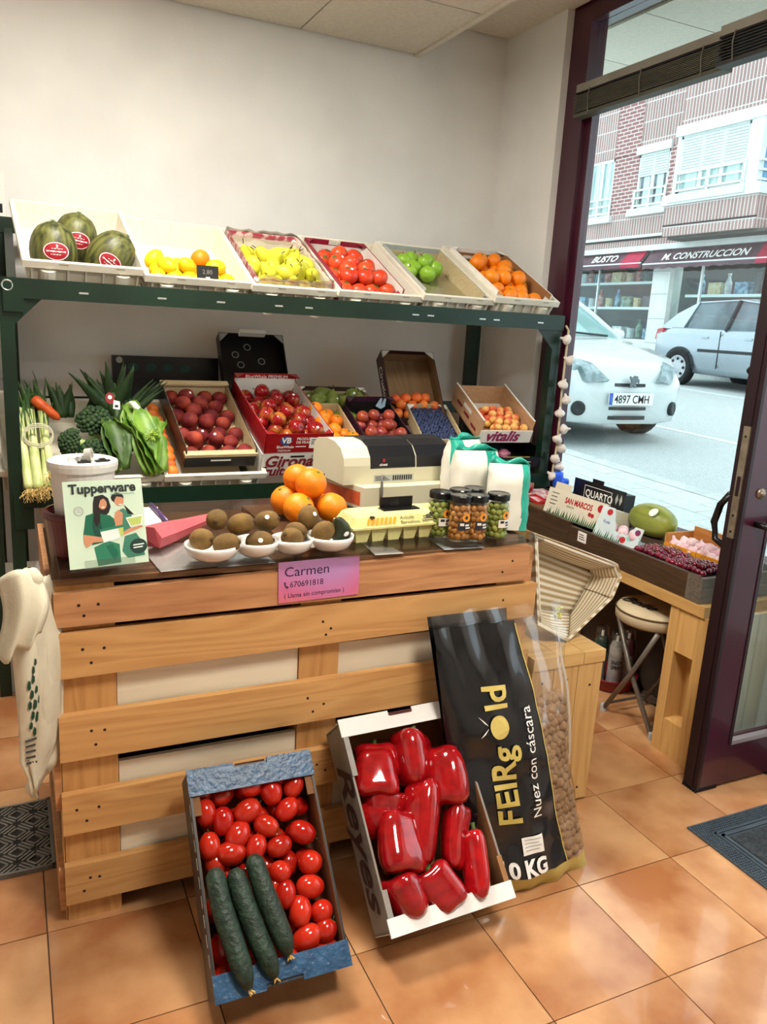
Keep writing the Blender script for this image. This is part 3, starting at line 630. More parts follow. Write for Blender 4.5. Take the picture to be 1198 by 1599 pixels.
BERRY = fmesh('blueberry', .0075, .0068, m_blue, .3, .02, n=8, k=6); CHERRY = fmesh('cherry', .0115, .011, m_cherry, .2, .02, n=10, k=7)
CSTEM = mesh('stem', lambda b: tube(b, [(0, 0, 0), (.004, .002, .018), (.012, .004, .032)], .0009, 5), m_gstem)
STICK = mesh('sticker', lambda b: lathe(b, [(0, .0010), (.0055, .0006), (.0057, 0)], 10), m_label)
def rrot(a=PI): return Euler((random.uniform(-a, a), random.uniform(-a, a), random.uniform(-PI, PI))).to_matrix().to_4x4()
def fruit(name, me, pos, label, cat, group, kids=(), rot=None, s=1, stick=None, r=.03):
    R = rot if rot is not None else rrot(.7)
    o = add(name, me, None, Matrix.Translation(pos) @ R @ Matrix.Diagonal((s, s, s*random.uniform(.95, 1.05), 1)), label=label, cat=cat, group=group)
    for nm, km, z in kids: add(nm, km, o, Matrix.Translation((0, 0, z)))
    if stick is not None and random.random() < stick:
        d = Vector((random.uniform(-.5, .5), -.75, random.uniform(.2, .8))).normalized()
        dl = (R.to_3x3().inverted() @ d).normalized()
        add('sticker', STICK, o, Matrix.Translation(dl*r*.985) @ dl.to_track_quat('Z', 'Y').to_matrix().to_4x4())
    return o
def pile(F, x0, x1, y0, y1, z, d, fn, jit=.12, dz=.004, up=1.0, skip=0):
    """hexagonal layer of fruit in a tilted box frame; fn(world position) places one"""
    nx = max(1, int(round((x1-x0)/d))+1); ny = max(1, int(round((y1-y0)/(d*.88)))+1)
    for j in range(ny):
        off = (d/2 if j % 2 else 0)
        for i in range(nx):
            x = x0+i*((x1-x0)/max(1, nx-1))+off
            if x > x1+.001 and j % 2: continue
            if random.random() < skip: continue
            y = y0+(y1-y0)*j/max(1, ny-1)
            fn(F @ Vector((x+random.uniform(-jit, jit)*d, y+random.uniform(-jit, jit)*d, z+random.uniform(-dz, dz))))

# ---------------------------------------------------------------- white plastic crates
m_wplast = mat('white_crate_plastic', '#e3ddcb', '#d9d3c2', rough=.42, scale=6)
def shell(b, w, l, h, t, flare=.012):
    """open tray: outer wall, inner wall, floor; rim at z = 0"""
    def ring(o, z, f): return [b.verts.new(p) for p in ((o+f, o+f, z), (w-o-f, o+f, z), (w-o-f, l-o-f, z), (o+f, l-o-f, z))]
    a = ring(0, 0, 0); c = ring(0, -h, flare); d = ring(t, -h+t, flare); e = ring(t, 0, 0)
    for p, q in ((a, c), (d, e), (e, a)):
        for k in range(4): b.faces.new((p[k], p[(k+1) % 4], q[(k+1) % 4], q[k]))
    b.faces.new(c); b.faces.new(d)
CRATES = {}
def crate(label, F, w, group='white plastic display crates', l=.5, h=.10):
    t = thing('plastic_crate', label, 'crate', F, group)
    part('tray', lambda b: shell(b, w, l, h, .005), m_wplast, t, bevel=.002, seg=1)
    def rim(b):
        box(b, -.010, w+.010, -.012, .004, -.022, .002); box(b, -.010, w+.010, l-.004, l+.012, -.022, .002)
        box(b, -.010, .004, .004, l-.004, -.022, .002); box(b, w-.004, w+.010, .004, l-.004, -.022, .002)
    part('rim', rim, m_wplast, t, bevel=.003)
    n = 6
    for k in range(n+1):
        x = .02+(w-.04)*k/n
        bx('rib', m_wplast, t, x-.003, x+.003, -.004, .004, -h+.005, -.020)
        bx('back_rib', m_wplast, t, x-.003, x+.003, l-.009, l-.004, -h+.008, -.004)
    for x in (.07, w-.07):
        part('foot', lambda b: lathe(b, [(0, -h-.012), (.024, -h-.012), (.028, -.03), (0, -.03)], 12), m_wplast, t, Matrix.Translation((x, .004, 0)), smooth=False)
    for x in (w*.27, w*.75): bx('slot', mat('slot_shadow', '#8c8675', rough=.9), t, x, x+.03, -.0125, -.0118, -.006, -.003)
    return t
def carton(name, label, cat, F, w, l, h, mo, mi, t=.004, front=None, back=None, sideh=None, corners=True, group=None, mflap=None, medge=None, notch=False):
    """open fruit box; rim near z = 0, floor at -h; front/back end heights may differ"""
    o = thing(name, label, cat, F, group); fh = front if front is not None else h; bh = back if back is not None else h; sh_ = sideh if sideh is not None else h
    bx('base_panel', mi, o, 0, w, 0, l, -h, -h+t)
    for x in (0, w-t):
        bx('side_panel', mo, o, x, x+t, 0, l, -h, -h+sh_, .001); 
        bx('side_lining', mi, o, (t if x == 0 else x-.001), (t+.001 if x == 0 else x), t, l-t, -h+t, -h+sh_-.001)
    for y, hh in ((0, fh), (l-t, bh)):
        if notch and hh > .06:
            def en(b):
                for x0, x1, z1 in ((0, w*.4, 0), (w*.4, w*.6, -.02), (w*.6, w, 0)): box(b, x0, x1, y, y+t, -h, -h+hh+z1)
            part('end_panel', en, mo, o)
        else: bx('end_panel', mo, o, 0, w, y, y+t, -h, -h+hh, .001)
        bx('end_lining', mi, o, t, w-t, (t if y == 0 else y-.001), (t+.001 if y == 0 else y), -h+t, -h+hh-.022)
    if corners:
        for x in (0, 1):
            for y, hh in ((0, fh), (1, bh)):
                if hh < .05: continue
                pts = [(0, 0), (.045, 0), (0, .045)]; sx = 1 if x == 0 else -1; sy = 1 if y == 0 else -1
                pts = [((0 if x == 0 else w)+sx*a, (0 if y == 0 else l)+sy*c) for a, c in pts]
                if sx*sy < 0: pts.reverse()
                part('corner_flap', lambda b: prism(b, pts, -h+hh-.004, -h+hh), mflap or mo, o)
    return o
# upper tier
UP = [(-1.252, 1.575, .383), (-.861, 1.556, .381), (-.473, 1.550, .337), (-.128, 1.553, .366), (.246, 1.562, .336), (.592, 1.574, .330)]
UF = [frame((x, 1.575, z), 3.2, 27) for x, z, w_ in UP]
UL = ['holding three dark melons', 'holding lemons and an orange', 'with a lined pear carton', 'with a crimson carton of persimmons', 'with a pale carton of green apples', 'with a brown carton of oranges']
for (x, z, w_), F, s in zip(UP, UF, UL): crate('white plastic crate %s on the upper rack tier' % s, F, w_)
# melons
m_melon = mat('melon_rind', '#262a14', '#6b6c36', rough=.45, scale=60, stretch=(1, 1, .08), bump=.3, bscale=40, detail=6)
m_melon_st = mat('melon_sticker_red', '#8c1422', '#a3202c', rough=.4, scale=30)
MELON = mesh('melon', lambda b: lathe(b, prof(.083, .108, .03, .02, 14), 24), m_melon, smooth=True)
def melon(F, p, rot, label, stick, me=MELON, sm=None, R=.083, H=.108, sc=1):
    o = add('melon', me, None, F @ Matrix.Translation(p) @ rot @ Matrix.Scale(sc, 4), label=label, cat='melon', group='whole melons')
    if stick:
        # sticker wrapped on the rind
        d = stick
        def f(b):
            def pt(u, v):
                a = d[0]+.56*u; e = d[1]+.30*v
                return Vector((R*1.006*math.cos(e)*math.cos(a), R*1.006*math.cos(e)*math.sin(a), H*1.004*math.sin(e)))
            c = b.verts.new(pt(0, 0)); ring2 = [b.verts.new(pt(.55*math.cos(2*PI*k/18), .55*math.sin(2*PI*k/18))) for k in range(18)]; ring = [b.verts.new(pt(math.cos(2*PI*k/18), math.sin(2*PI*k/18))) for k in range(18)]
            for k in range(18): b.faces.new((c, ring2[k], ring2[(k+1) % 18])); b.faces.new((ring2[k], ring[k], ring[(k+1) % 18], ring2[(k+1) % 18]))
        st = part('oval_sticker', f, sm or m_melon_st, o)
        def g(b):
            def pt(u, v, rr=1.012):
                a = d[0]+.56*u; e = d[1]+.30*v
                return Vector((R*rr*math.cos(e)*math.cos(a), R*rr*math.cos(e)*math.sin(a), H*rr*math.sin(e)))
            for (u0, u1, v0, v1) in ((-.7, .7, -.12, .06), (-.35, .45, .22, .32), (-.4, .3, -.4, -.3), (.0, .12, .36, .7)):
                n = 6; q = [[b.verts.new(pt(u0+(u1-u0)*i/n+.05*((i*7) % 3-1)*0, v)) for v in (v0+.07*(i % 2), v1-.05*(i % 2))] for i in range(n+1)]
                for i in range(n): b.faces.new((q[i][0], q[i+1][0], q[i+1][1], q[i][1]))
            n = 24; A = [b.verts.new(pt(.95*math.cos(2*PI*k/n), .95*math.sin(2*PI*k/n))) for k in range(n)]; Bv = [b.verts.new(pt(.88*math.cos(2*PI*k/n), .88*math.sin(2*PI*k/n))) for k in range(n)]
            for k in range(n): b.faces.new((A[k], A[(k+1) % n], Bv[(k+1) % n], Bv[k]))
        part('sticker_print', g, m_label, st)
    add('stem_scar', BUTTON, o, Matrix.Translation((0, 0, H*.97)) @ Matrix.Scale(2, 4))
    return o
Rx = lambda a: Matrix.Rotation(math.radians(a), 4, 'X')
Rz = lambda a: Matrix.Rotation(math.radians(a), 4, 'Z')
Ry = lambda a: Matrix.Rotation(math.radians(a), 4, 'Y')
melon(UF[0], (.100, .110, -.012), Rx(-20), 'dark green melon with red sticker at the end of the melon crate', (-PI/2, .05), sc=.95)
melon(UF[0], (.185, .225, -.014), Rx(-15) @ Ry(8), 'dark green melon tucked behind the two other melons in the crate', (-PI/2, .1), sc=.92)
melon(UF[0], (.285, .105, -.014), Ry(38) @ Rx(-10), 'tilted dark green melon with red sticker next to the lemons', (-PI/2-.2, -.1), sc=.95)
# lemons
for (x, y, dz, o_) in ((.045, .05, 0, 0), (.10, .045, 0, 0), (.155, .05, .0, 0), (.06, .115, 0, 0), (.125, .11, 0, 0), (.19, .11, 0, 0), (.25, .055, 0, 0), (.305, .06, 0, 0), (.285, .12, 0, 0), (.205, .045, 0, 0), (.05, .165, .02, 0), (.215, .14, .045, 1), (.08, .085, .035, 0), (.155, .085, .038, 0), (.14, .165, .0, 0), (.265, .10, .036, 0), (.10, .17, .0, 0)):
    p = UF[1] @ Vector((x+.01, y+.018, -.040+dz))
    if o_: fruit('orange', ORANGE, p, 'single orange lying among the lemons', 'orange', None, [('stem_button', BUTTON, .034)])
    else: fruit('lemon', LEMON, p, 'yellow lemon in the white crate beside the melons', 'lemon', 'lemons in the crate', rot=rrot(3))
tagm = mat('chalk_black', '#141312', rough=.7)
t = thing('price_tag', 'black price card clipped to the front of the lemon crate', 'sign', UF[1] @ Matrix.Translation((.215, .012, .022)) @ Rx(55))
bx('card', tagm, t, -.04, .04, -.022, .022, -.001, .001); bx('clip', m_zinc, t, -.008, .008, -.03, -.018, -.003, .003)
lettering('2,80', .022, mat('chalk_dim', '#7d7a74', rough=.9), t, facing((-.020, -.008, .0016), (1, 0, 0), (0, 1, 0)))
# pears in a lined carton
m_card = mat('brown_card', '#9a6f45', '#8a6039', rough=.85, scale=8); m_cardw = mat('white_card', '#e6e2da', '#dad6cd', rough=.7, scale=8)
m_pinkprint = mat('pink_printed_card', '#b8425a', '#e3c9c6', rough=.6, scale=28, contrast=(.45, .55)); m_liner = mat('liner_plastic', '#e9e2d2', '#d8cfc0', rough=.25, scale=18, bump=.5, bscale=22)
F = UF[2] @ Matrix.Translation((.012, .018, .016)); PW = UP[2][2]-.024
carton('pear_carton', 'pink printed fruit carton with plastic liner full of yellow pears', 'carton', F, PW, .44, .09, m_pinkprint, m_liner, corners=False, front=.07)
def liner(b):
    vs = grid(b, lambda u, v: (PW*u, .0+.02*math.sin(u*40)*.2, 0), 1, 1)
def drape(b):
    n = 40; per = []
    for k in range(n):
        a = k/n*4; s_ = int(a); f = a-s_
        per.append([(f*PW, 0), (PW, f*.44), ((1-f)*PW, .44), (0, (1-f)*.44)][s_])
    for off, z in ((.004, .004), (.006, .004)): pass
    A = [b.verts.new((x+(.008 if x < .01 else -.008 if x > PW-.01 else 0), y+(.008 if y < .01 else -.008 if y > .43 else 0), -.035+random.uniform(-.01, .01))) for x, y in per]
    B_ = [b.verts.new((x, y, .010+random.uniform(-.006, .008))) for x, y in per]
    C_ = [b.verts.new((x+(-.009 if x < .01 else .009 if x > PW-.01 else 0), y+(-.010 if y < .01 else .008 if y > .43 else 0), -.03+random.uniform(-.012, .015))) for x, y in per]
    for P_, Q in ((A, B_), (B_, C_)):
        for k in range(n): b.faces.new((P_[k], P_[(k+1) % n], Q[(k+1) % n], Q[k]))
part('liner', drape, film('liner_film', (.97, .93, .88, 1), .70, .25), COL.objects[-1] if 0 else bpy.data.objects['pear_carton'], None, smooth=True)
pile(F, .04, PW-.04, .05, .33, -.040, .058, lambda p: fruit('pear', PEAR, p, 'small yellow pear in the lined carton', 'pear', 'pears in the lined carton', [('stalk', STALK, .055)], rot=rrot(1.3)))
pile(F, .07, PW-.06, .07, .22, -.002, .064, lambda p: fruit('pear', PEAR, p, 'small yellow pear in the lined carton', 'pear', 'pears in the lined carton', [('stalk', STALK, .055)], rot=rrot(1.3)), skip=.15)
# persimmons in crimson carton
m_crim = mat('crimson_card', '#8d1330', '#7c0f2a', rough=.45, scale=6)
F = UF[3] @ Matrix.Translation((.005, .016, .016)); PW = .285
c4 = carton('persimmon_carton', 'crimson fruit carton with rounded cut out ends, half full of red fruit', 'carton', F, PW, .44, .085, m_crim, m_cardw, notch=True, front=.06, medge=m_crim)
lettering('me!', .045, m_ink, c4, facing((.15, -.001, -.075), (1, 0, 0), (0, 0, 1)), shear=.3)
pile(F, .045, PW-.045, .05, .36, -.045, .074, lambda p: fruit('persimmon', PERS, p, 'orange red persimmon in the crimson carton', 'persimmon', 'persimmons in the crimson carton', [('calyx', CALYX, .030)], stick=.5, r=.038), skip=.05)
pile(F, .06, PW-.08, .09, .28, .0, .078, lambda p: fruit('persimmon', PERS, p, 'orange red persimmon in the crimson carton', 'persimmon', 'persimmons in the crimson carton', [('calyx', CALYX, .030)], stick=.5, r=.038), skip=.2)
# green apples
m_palew = wood('pale_box_wood', '#c9b78f', '#b29d72', 0, rough=.7); m_greycard = mat('grey_card', '#aeb1ac', '#9fa29d', rough=.7, scale=8)
F = UF[4] @ Matrix.Translation((.006, .02, .014)); PW = .30
c5 = carton('apple_carton', 'pale wooden box with grey card ends holding a few green apples', 'box', F, PW, .44, .085, m_greycard, m_palew, corners=False, front=.065)
lettering('181', .04, mat('red_ink', '#9c1c26', rough=.6), c5, facing((.10, -.001, -.07), (1, 0, 0), (0, 0, 1)), bold=.001)
bx('tray_liner', film('clear_liner', (.95, .97, .95, 1), .75, .15), c5, .01, PW-.01, .02, .42, -.074, -.070)
for (x, y, z) in ((.05, .25, 0), (.10, .30, 0), (.14, .235, 0), (.07, .35, 0), (.21, .30, 0), (.16, .32, .02), (.205, .37, 0), (.125, .38, 0)):
    fruit('apple', GAPPLE, F @ Vector((x, y, -.036+z)), 'bright green apple in the pale wooden box', 'apple', 'green apples in the pale box', [('stalk', STALK, .022)], stick=.3, r=.036)
# oranges carton
F = UF[5] @ Matrix.Translation((.005, .014, .022)); PW = .30
c6 = carton('orange_carton', 'brown card carton with white printed edges full of oranges', 'carton', F, PW, .45, .10, m_cardw, m_card, corners=True, front=.075, mflap=m_cardw)
bx('hand_slot', m_cardw, c6, .08, .16, .4445, .4465, -.05, -.035)
for x, tx in ((.05, 'la'), (.20, 'fru')): lettering(tx, .03, tagm, c6, facing((x, -.001, -.075), (1, 0, 0), (0, 0, 1)), shear=.3)
for k in range(5): bx('side_print', (tagm, m_gstem, mat('blue_ink', '#2a4a8a', rough=.6))[k % 3], c6, -.0012, -.0004, .06+k*.07, .095+k*.07, -.07, -.045)
pile(F, .045, PW-.045, .06, .36, -.055, .074, lambda p: fruit('orange', ORANGE, p, 'ripe orange in the brown card carton on the upper tier', 'orange', 'oranges in the card carton', [('stem_button', BUTTON, .034)]), skip=0)
pile(F, .06, PW-.08, .16, .34, -.008, .078, lambda p: fruit('orange', ORANGE, p, 'ripe orange in the brown card carton on the upper tier', 'orange', 'oranges in the card carton', [('stem_button', BUTTON, .034)]), skip=.15)

# ================================================================ LOWER TIER
LF = [frame((x, 1.565 if x > -1.2 else 1.625, .837 if x > -1.2 else .86), 2.0, 27) for x in (-1.358, -1.187, -.800)]
for F, s in zip(LF, ('holding leeks at the end of the lower tier', 'of leafy greens and broccoli on the lower tier', 'under the peach box on the lower tier')): crate('white plastic crate %s' % s, F, .378 if F.translation.x > -1.3 else .160)
# apricots along the crate edge beside the peach box
for k in range(11): fruit('apricot', APRI, LF[2] @ Vector((.028+random.uniform(-.004, .006), .04+k*.042, -.012+random.uniform(-.004, .004))), 'small apricot wedged between the crate edge and the peach box', 'apricot', 'apricots beside the peach box')
# peaches
m_blkcard = mat('black_card', '#121214', '#19191c', rough=.35, scale=8); m_palebox = wood('pale_ply', '#d2bd94', '#bda578', 0, rough=.65)
F = frame((-.727, 1.570, .929), 3.2, 28)
c = carton('peach_box', 'pale wooden box with black printed front full of dark red peaches', 'box', F, .28, .467, .085, m_blkcard, m_palebox, corners=False, back=.085, front=.060)
bx('top_bar', m_palebox, c, -.004, .284, -.008, .02, -.030, -.018, .002); bx('top_bar', m_palebox, c, -.004, .284, .447, .475, -.004, .004, .002)
bx('hand_hole', m_blkcard, c, .09, .19, .4605, .4625, -.035, -.020); bx('print_mark', m_label, c, .10, .18, -.0012, -.0002, -.055, -.048); bx('back_board', m_palebox, c, .0, .28, .459, .463, -.085, 0)
pile(F, .036, .246, .045, .42, -.052, .066, lambda p: fruit('peach', PEACH, p, 'dark red peach in the pale wooden box', 'peach', 'peaches in the wooden box', stick=.18, r=.033), jit=.08)
pile(F, .06, .22, .10, .40, -.018, .072, lambda p: fruit('peach', PEACH, p, 'dark red peach in the pale wooden box', 'peach', 'peaches in the wooden box', stick=.18, r=.033), skip=.35)
# red apples over the white printed box
m_redcard = mat('red_card', '#a01018', '#8e0c14', rough=.35, scale=6)
F = frame((-.424, 1.542, .995), 2.6, 20.8)
c = carton('apple_box', 'red printed carton full of glossy red apples', 'carton', F, .285, .475, .092, m_redcard, m_cardw, front=.088, mflap=m_redcard, back=.125)
lettering('BlueWhale PREMIUM', .022, m_ink, c, facing((.05, .4705, .012), (1, 0, 0), (0, 0, 1)))
fl = facing((0, -.0016, -.09), (1, 0, 0), (0, 0, 1))
flat('logo_patch', ell(.085, .058, .026, .020), mat('logo_blue', '#1f4f8f', rough=.4), c, fl, .0002)
lettering('VB', .034, m_ink, c, fl @ Matrix.Translation((.066, .047, .0006)), bold=.0015); lettering('BlueWhale', .0165, m_ink, c, fl @ Matrix.Translation((.048, .024, .0006)), bold=.0004); lettering('PREMIUM', .013, m_ink, c, fl @ Matrix.Translation((.055, .008, .0006)))
lettering('PRODUIT\nDE FRANCE', .016, m_ink, c, fl @ Matrix.Translation((.128, .060, .0006)), bold=.0003); bx('label_line', m_ink, c, .128, .172, -.0022, -.0014, -.062, -.059)
lb = flat('shipping_label', [(.185, .022), (.262, .022), (.262, .070), (.185, .070)], m_label, c, fl, .0005)
flat('label_mark', [(.225, .028), (.255, .028), (.255, .040), (.225, .040)], mat('highlight_yellow', '#c8d62a', rough=.5), c, fl, .0009)
for k in range(3): flat('label_print', [(.192, .062-k*.009), (.24-.01*k, .062-k*.009), (.24-.01*k, .058-k*.009), (.192, .058-k*.009)], tagm, c, fl, .0009)
pile(F, .04, .245, .05, .40, -.045, .068, lambda p: fruit('apple', APPLE, p, 'glossy red apple in the red carton', 'apple', 'apples in the red carton', [('stalk', STALK, .020)], stick=.12, r=.034, rot=rrot(1.2)), jit=.08)
pile(F, .06, .22, .05, .38, -.008, .074, lambda p: fruit('apple', APPLE, p, 'glossy red apple in the red carton', 'apple', 'apples in the red carton', [('stalk', STALK, .020)], stick=.12, r=.034, rot=rrot(1.2)), skip=.25)
F2 = F @ Matrix.Translation((-.006, .0, -.0925))
c = carton('fruit_carton', 'white carton printed Girona fruits beneath the red apple carton', 'carton', F2, .278, .42, .10, m_cardw, m_card, corners=False)
fl = facing((0, -.0016, -.10), (1, 0, 0), (0, 0, 1)); m_wine = mat('wine_ink', '#7c1f2a', rough=.6)
lettering('Girona', .070, m_wine, c, fl @ Matrix.Translation((.012, .042, .0006)), shear=.22, bold=.0022, squeeze=1.05); lettering('fruits', .058, m_wine, c, fl @ Matrix.Translation((.0, .002, .0006)), shear=.22, bold=.002)
flat('hand_slot', [(.12, .083), (.18, .083), (.18, .091), (.12, .091)], m_blkcard, c, fl, .0008); flat('label_print', [(.21, .075), (.262, .075), (.262, .093), (.21, .093)], m_greycard, c, fl, .0008)
# black cartons leaning on the wall
t = thing('black_carton', 'long black fruit carton with teal print leaning against the wall', 'carton', frame((-.905, 2.285, 1.00), 0, -4))
bx('panel', m_blkcard, t, 0, .47, 0, .035, 0, .235, .003); m_teal = mat('teal_ink', '#174b46', '#0f3a38', rough=.5, scale=30)
flat('round_mark', ell(.03, .215, .014, .014), m_greycard, t, facing((0, -.001, 0), (1, 0, 0), (0, 0, 1)))
for k in range(4): flat('teal_print', ell(.09+k*.075, .185, .026, .018, 10), m_teal, t, facing((0, -.001, 0), (1, 0, 0), (0, 0, 1)))
bx('printed_line', m_teal, t, .07, .20, -.0015, -.0005, .12, .124)
F = frame((-.455, 2.03, 1.035), 0, 60)
c = carton('black_carton', 'open black fruit carton with white corner flaps propped up behind the apples', 'carton', F, .30, .37, .06, m_blkcard, m_blkcard, mflap=m_greycard)
for (x, y) in ((.08, .29), (.10, .24), (.20, .26), (.19, .18), (.07, .12), (.23, .10), (.14, .33)):
    part('printed_ring', lambda b: lathe(b, [(.013, 0), (.015, .0006), (.017, 0)], 14), m_greycard, c, Matrix.Translation((x, y, -.0555)))
bx('top_label', m_label, c, .09, .21, .355, .372, .0, .035)
# green pears
F = frame((-.150, 1.80, 1.012), -2, 28)
m_brncard = mat('dark_brown_card', '#3b2a22', '#463228', rough=.6, scale=9)
carton('pear_box', 'brown card box with pale ends holding green pears by the wall', 'box', F, .33, .27, .075, m_brncard, m_palebox, front=.055, mflap=m_cardw)
pile(F, .045, .285, .05, .20, -.030, .072, lambda p: fruit('pear', GPEAR, p, 'dull green pear in the brown box', 'pear', 'green pears in the brown box', [('stalk', STALK, .055)], rot=rrot(1.2), stick=.6, r=.034), jit=.08)
pile(F, .06, .27, .13, .19, .012, .075, lambda p: fruit('pear', GPEAR, p, 'dull green pear in the brown box', 'pear', 'green pears in the brown box', [('stalk', STALK, .055)], rot=rrot(1.2), stick=.6, r=.034), skip=.1)
# oranges beside the red carton
F = frame((-.165, 1.56, .930), 2, 26)
carton('orange_box', 'pale wooden box of oranges wedged between the apple carton and the plums', 'box', F, .175, .34, .085, m_palebox, m_palebox, corners=False)
SORANGE = fmesh('orange', .030, .029, m_orange, .06, .03)
pile(F, .036, .14, .04, .30, -.035, .060, lambda p: fruit('orange', SORANGE, p, 'small orange in the wooden box next to the apple carton', 'orange', 'oranges in the wooden box', [('stem_button', BUTTON, .028)]), jit=.06)
pile(F, .04, .13, .06, .27, .010, .064, lambda p: fruit('orange', SORANGE, p, 'small orange in the wooden box next to the apple carton', 'orange', 'oranges in the wooden box', [('stem_button', BUTTON, .028)]), skip=.1)
# plums
m_purple = mat('purple_card', '#2a1424', '#3a1a30', rough=.35, scale=6)
F = frame((.022, 1.575, .962), 1, 24)
c = carton('plum_box', 'dark purple carton of plums with a small bow emblem', 'carton', F, .225, .29, .075, m_purple, m_blkcard, back=.115)
flat('bow_emblem', [(.15, .015), (.165, .055), (.175, .055), (.178, .02), (.185, .055), (.195, .055), (.198, .012), (.18, .0)], mat('pale_blue_ink', '#b9d4e6', rough=.5), c, facing((0, .283, -.02), (1, 0, 0), (0, 0, 1)))
pile(F, .035, .185, .05, .22, -.035, .056, lambda p: fruit('plum', PLUM, p, 'purple red plum in the dark purple carton', 'plum', 'plums in the purple carton', stick=.3, r=.028), jit=.08)
pile(F, .04, .17, .05, .18, .004, .062, lambda p: fruit('plum', PLUM, p, 'purple red plum in the dark purple carton', 'plum', 'plums in the purple carton', stick=.3, r=.028), skip=.15)
# tall carton with apricots
m_maroon = mat('maroon_card', '#2e1218', '#3a1820', rough=.45, scale=6); m_bwood = wood('brown_box_wood', '#8a6c4c', '#74583a', 1, rough=.7)
F = frame((.255, 1.84, 1.03), -7, 52, 0)
c = carton('apricot_carton', 'tall maroon carton lettered Ciruelo tipped up with apricots at its low end', 'carton', F, .265, .36, .085, m_maroon, m_bwood, mflap=m_cardw, front=.06)
lettering('Ciruelo', .055, m_ink, c, facing((-.0015, .30, -.062), (0, -1, 0), (0, 0, 1)), shear=.3, bold=.001)
for (x, y, z) in ((.045, .035, 0), (.10, .03, 0), (.155, .03, 0), (.21, .035, 0), (.07, .085, 0), (.125, .08, .0), (.18, .085, 0), (.235, .08, 0), (.10, .125, -.005), (.155, .13, -.006), (.05, .12, -.01), (.20, .13, -.008)):
    fruit('apricot', APRI, F @ Vector((x, y, -.042+z)), 'deep orange apricot at the low end of the tall maroon carton', 'apricot', 'apricots in the maroon carton')
# blueberries
F = frame((.325, 1.655, .952), -6, 28)
c = carton('blueberry_box', 'small pale wooden box of blueberries', 'box', F, .20, .27, .06, m_palebox, m_palebox, mflap=m_cardw, front=.055)
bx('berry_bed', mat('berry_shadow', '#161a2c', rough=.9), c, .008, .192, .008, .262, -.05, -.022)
pile(F, .016, .176, .018, .248, -.016, .0142, lambda p: fruit('blueberry', BERRY, p, 'dusty blueberry in the small pale box', 'blueberry', 'blueberries in the pale box', s=1.1), jit=.2, dz=.002)
# vitalis crate
m_plyw = wood('box_ply', '#c19a74', '#a87f59', 1, rough=.7)
F = frame((.591, 1.594, 1.028), -5, 24)
c = carton('apricot_crate', 'wooden crate with handle slots and white vitalis front, apricots inside', 'crate', F, .262, .345, .10, m_plyw, m_plyw, t=.006, corners=False, front=.062, sideh=.112)
bx('front_board', m_cardw, c, -.002, .264, -.004, 0, -.10, -.038, .001)
lettering('vitalis', .075, mat('magenta_ink', '#8c1f55', rough=.6), c, facing((.028, -.0048, -.090), (1, 0, 0), (0, 0, 1)), shear=.25, bold=.0026, squeeze=1.0)
for x in (-.0008, .2622): bx('handle_slot', m_cardw, c, x-.0006, x+.0006, .13, .22, -.035, -.018); 
for x in (0, .256): bx('white_edge', m_cardw, c, x-.001, x+.007, 0, .345, .0115, .0135)
for k in range(3): bx('side_print', m_wine, c, -.0012, -.0004, .05+k*.09, .11+k*.09, -.075+.01*k, -.062+.01*k)
bx('paper_liner', m_cardw, c, .008, .254, .15, .335, -.092, -.090)
pile(F, .085, .235, .03, .23, -.070, .042, lambda p: fruit('apricot', APRI2, p, 'small blushed apricot in the vitalis crate', 'apricot', 'apricots in the vitalis crate'), jit=.1)
pile(F, .10, .225, .03, .19, -.040, .044, lambda p: fruit('apricot', APRI2, p, 'small blushed apricot in the vitalis crate', 'apricot', 'apricots in the vitalis crate'), skip=.1)
# black crate under it
F = frame((.618, 1.572, .895), -3, 12)
c = carton('black_crate', 'black card tray under the vitalis crate with two onions left', 'tray', F, .30, .32, .075, m_blkcard, m_blkcard, front=.055)
part('hand_slot', lambda b: tube(b, [(.17, -.001, -.045), (.20, -.001, -.040), (.23, -.001, -.045)], .0015, 5), m_palebox, c)
bx('gold_edge', mat('gold_ink', '#b09a4a', rough=.5), c, .08, .22, -.0005, .002, -.0215, -.019)
m_onion = mat('red_onion', '#7c3550', '#a5617a', rough=.35, scale=14, stretch=(1, 1, .2), rand=.1)
ONION = mesh('red_onion', lambda b: lathe(b, [(0, -.024), (.012, -.025), (.027, -.014), (.033, 0), (.028, .015), (.014, .025), (.005, .032), (.006, .040), (0, .041)], 16), m_onion, smooth=True)
for x, y in ((.06, .06), (.125, .07)): fruit('red_onion', ONION, F @ Vector((x, y, -.040)), 'purple red onion in the black card tray', 'onion', 'onions in the black tray', rot=rrot(1.2))

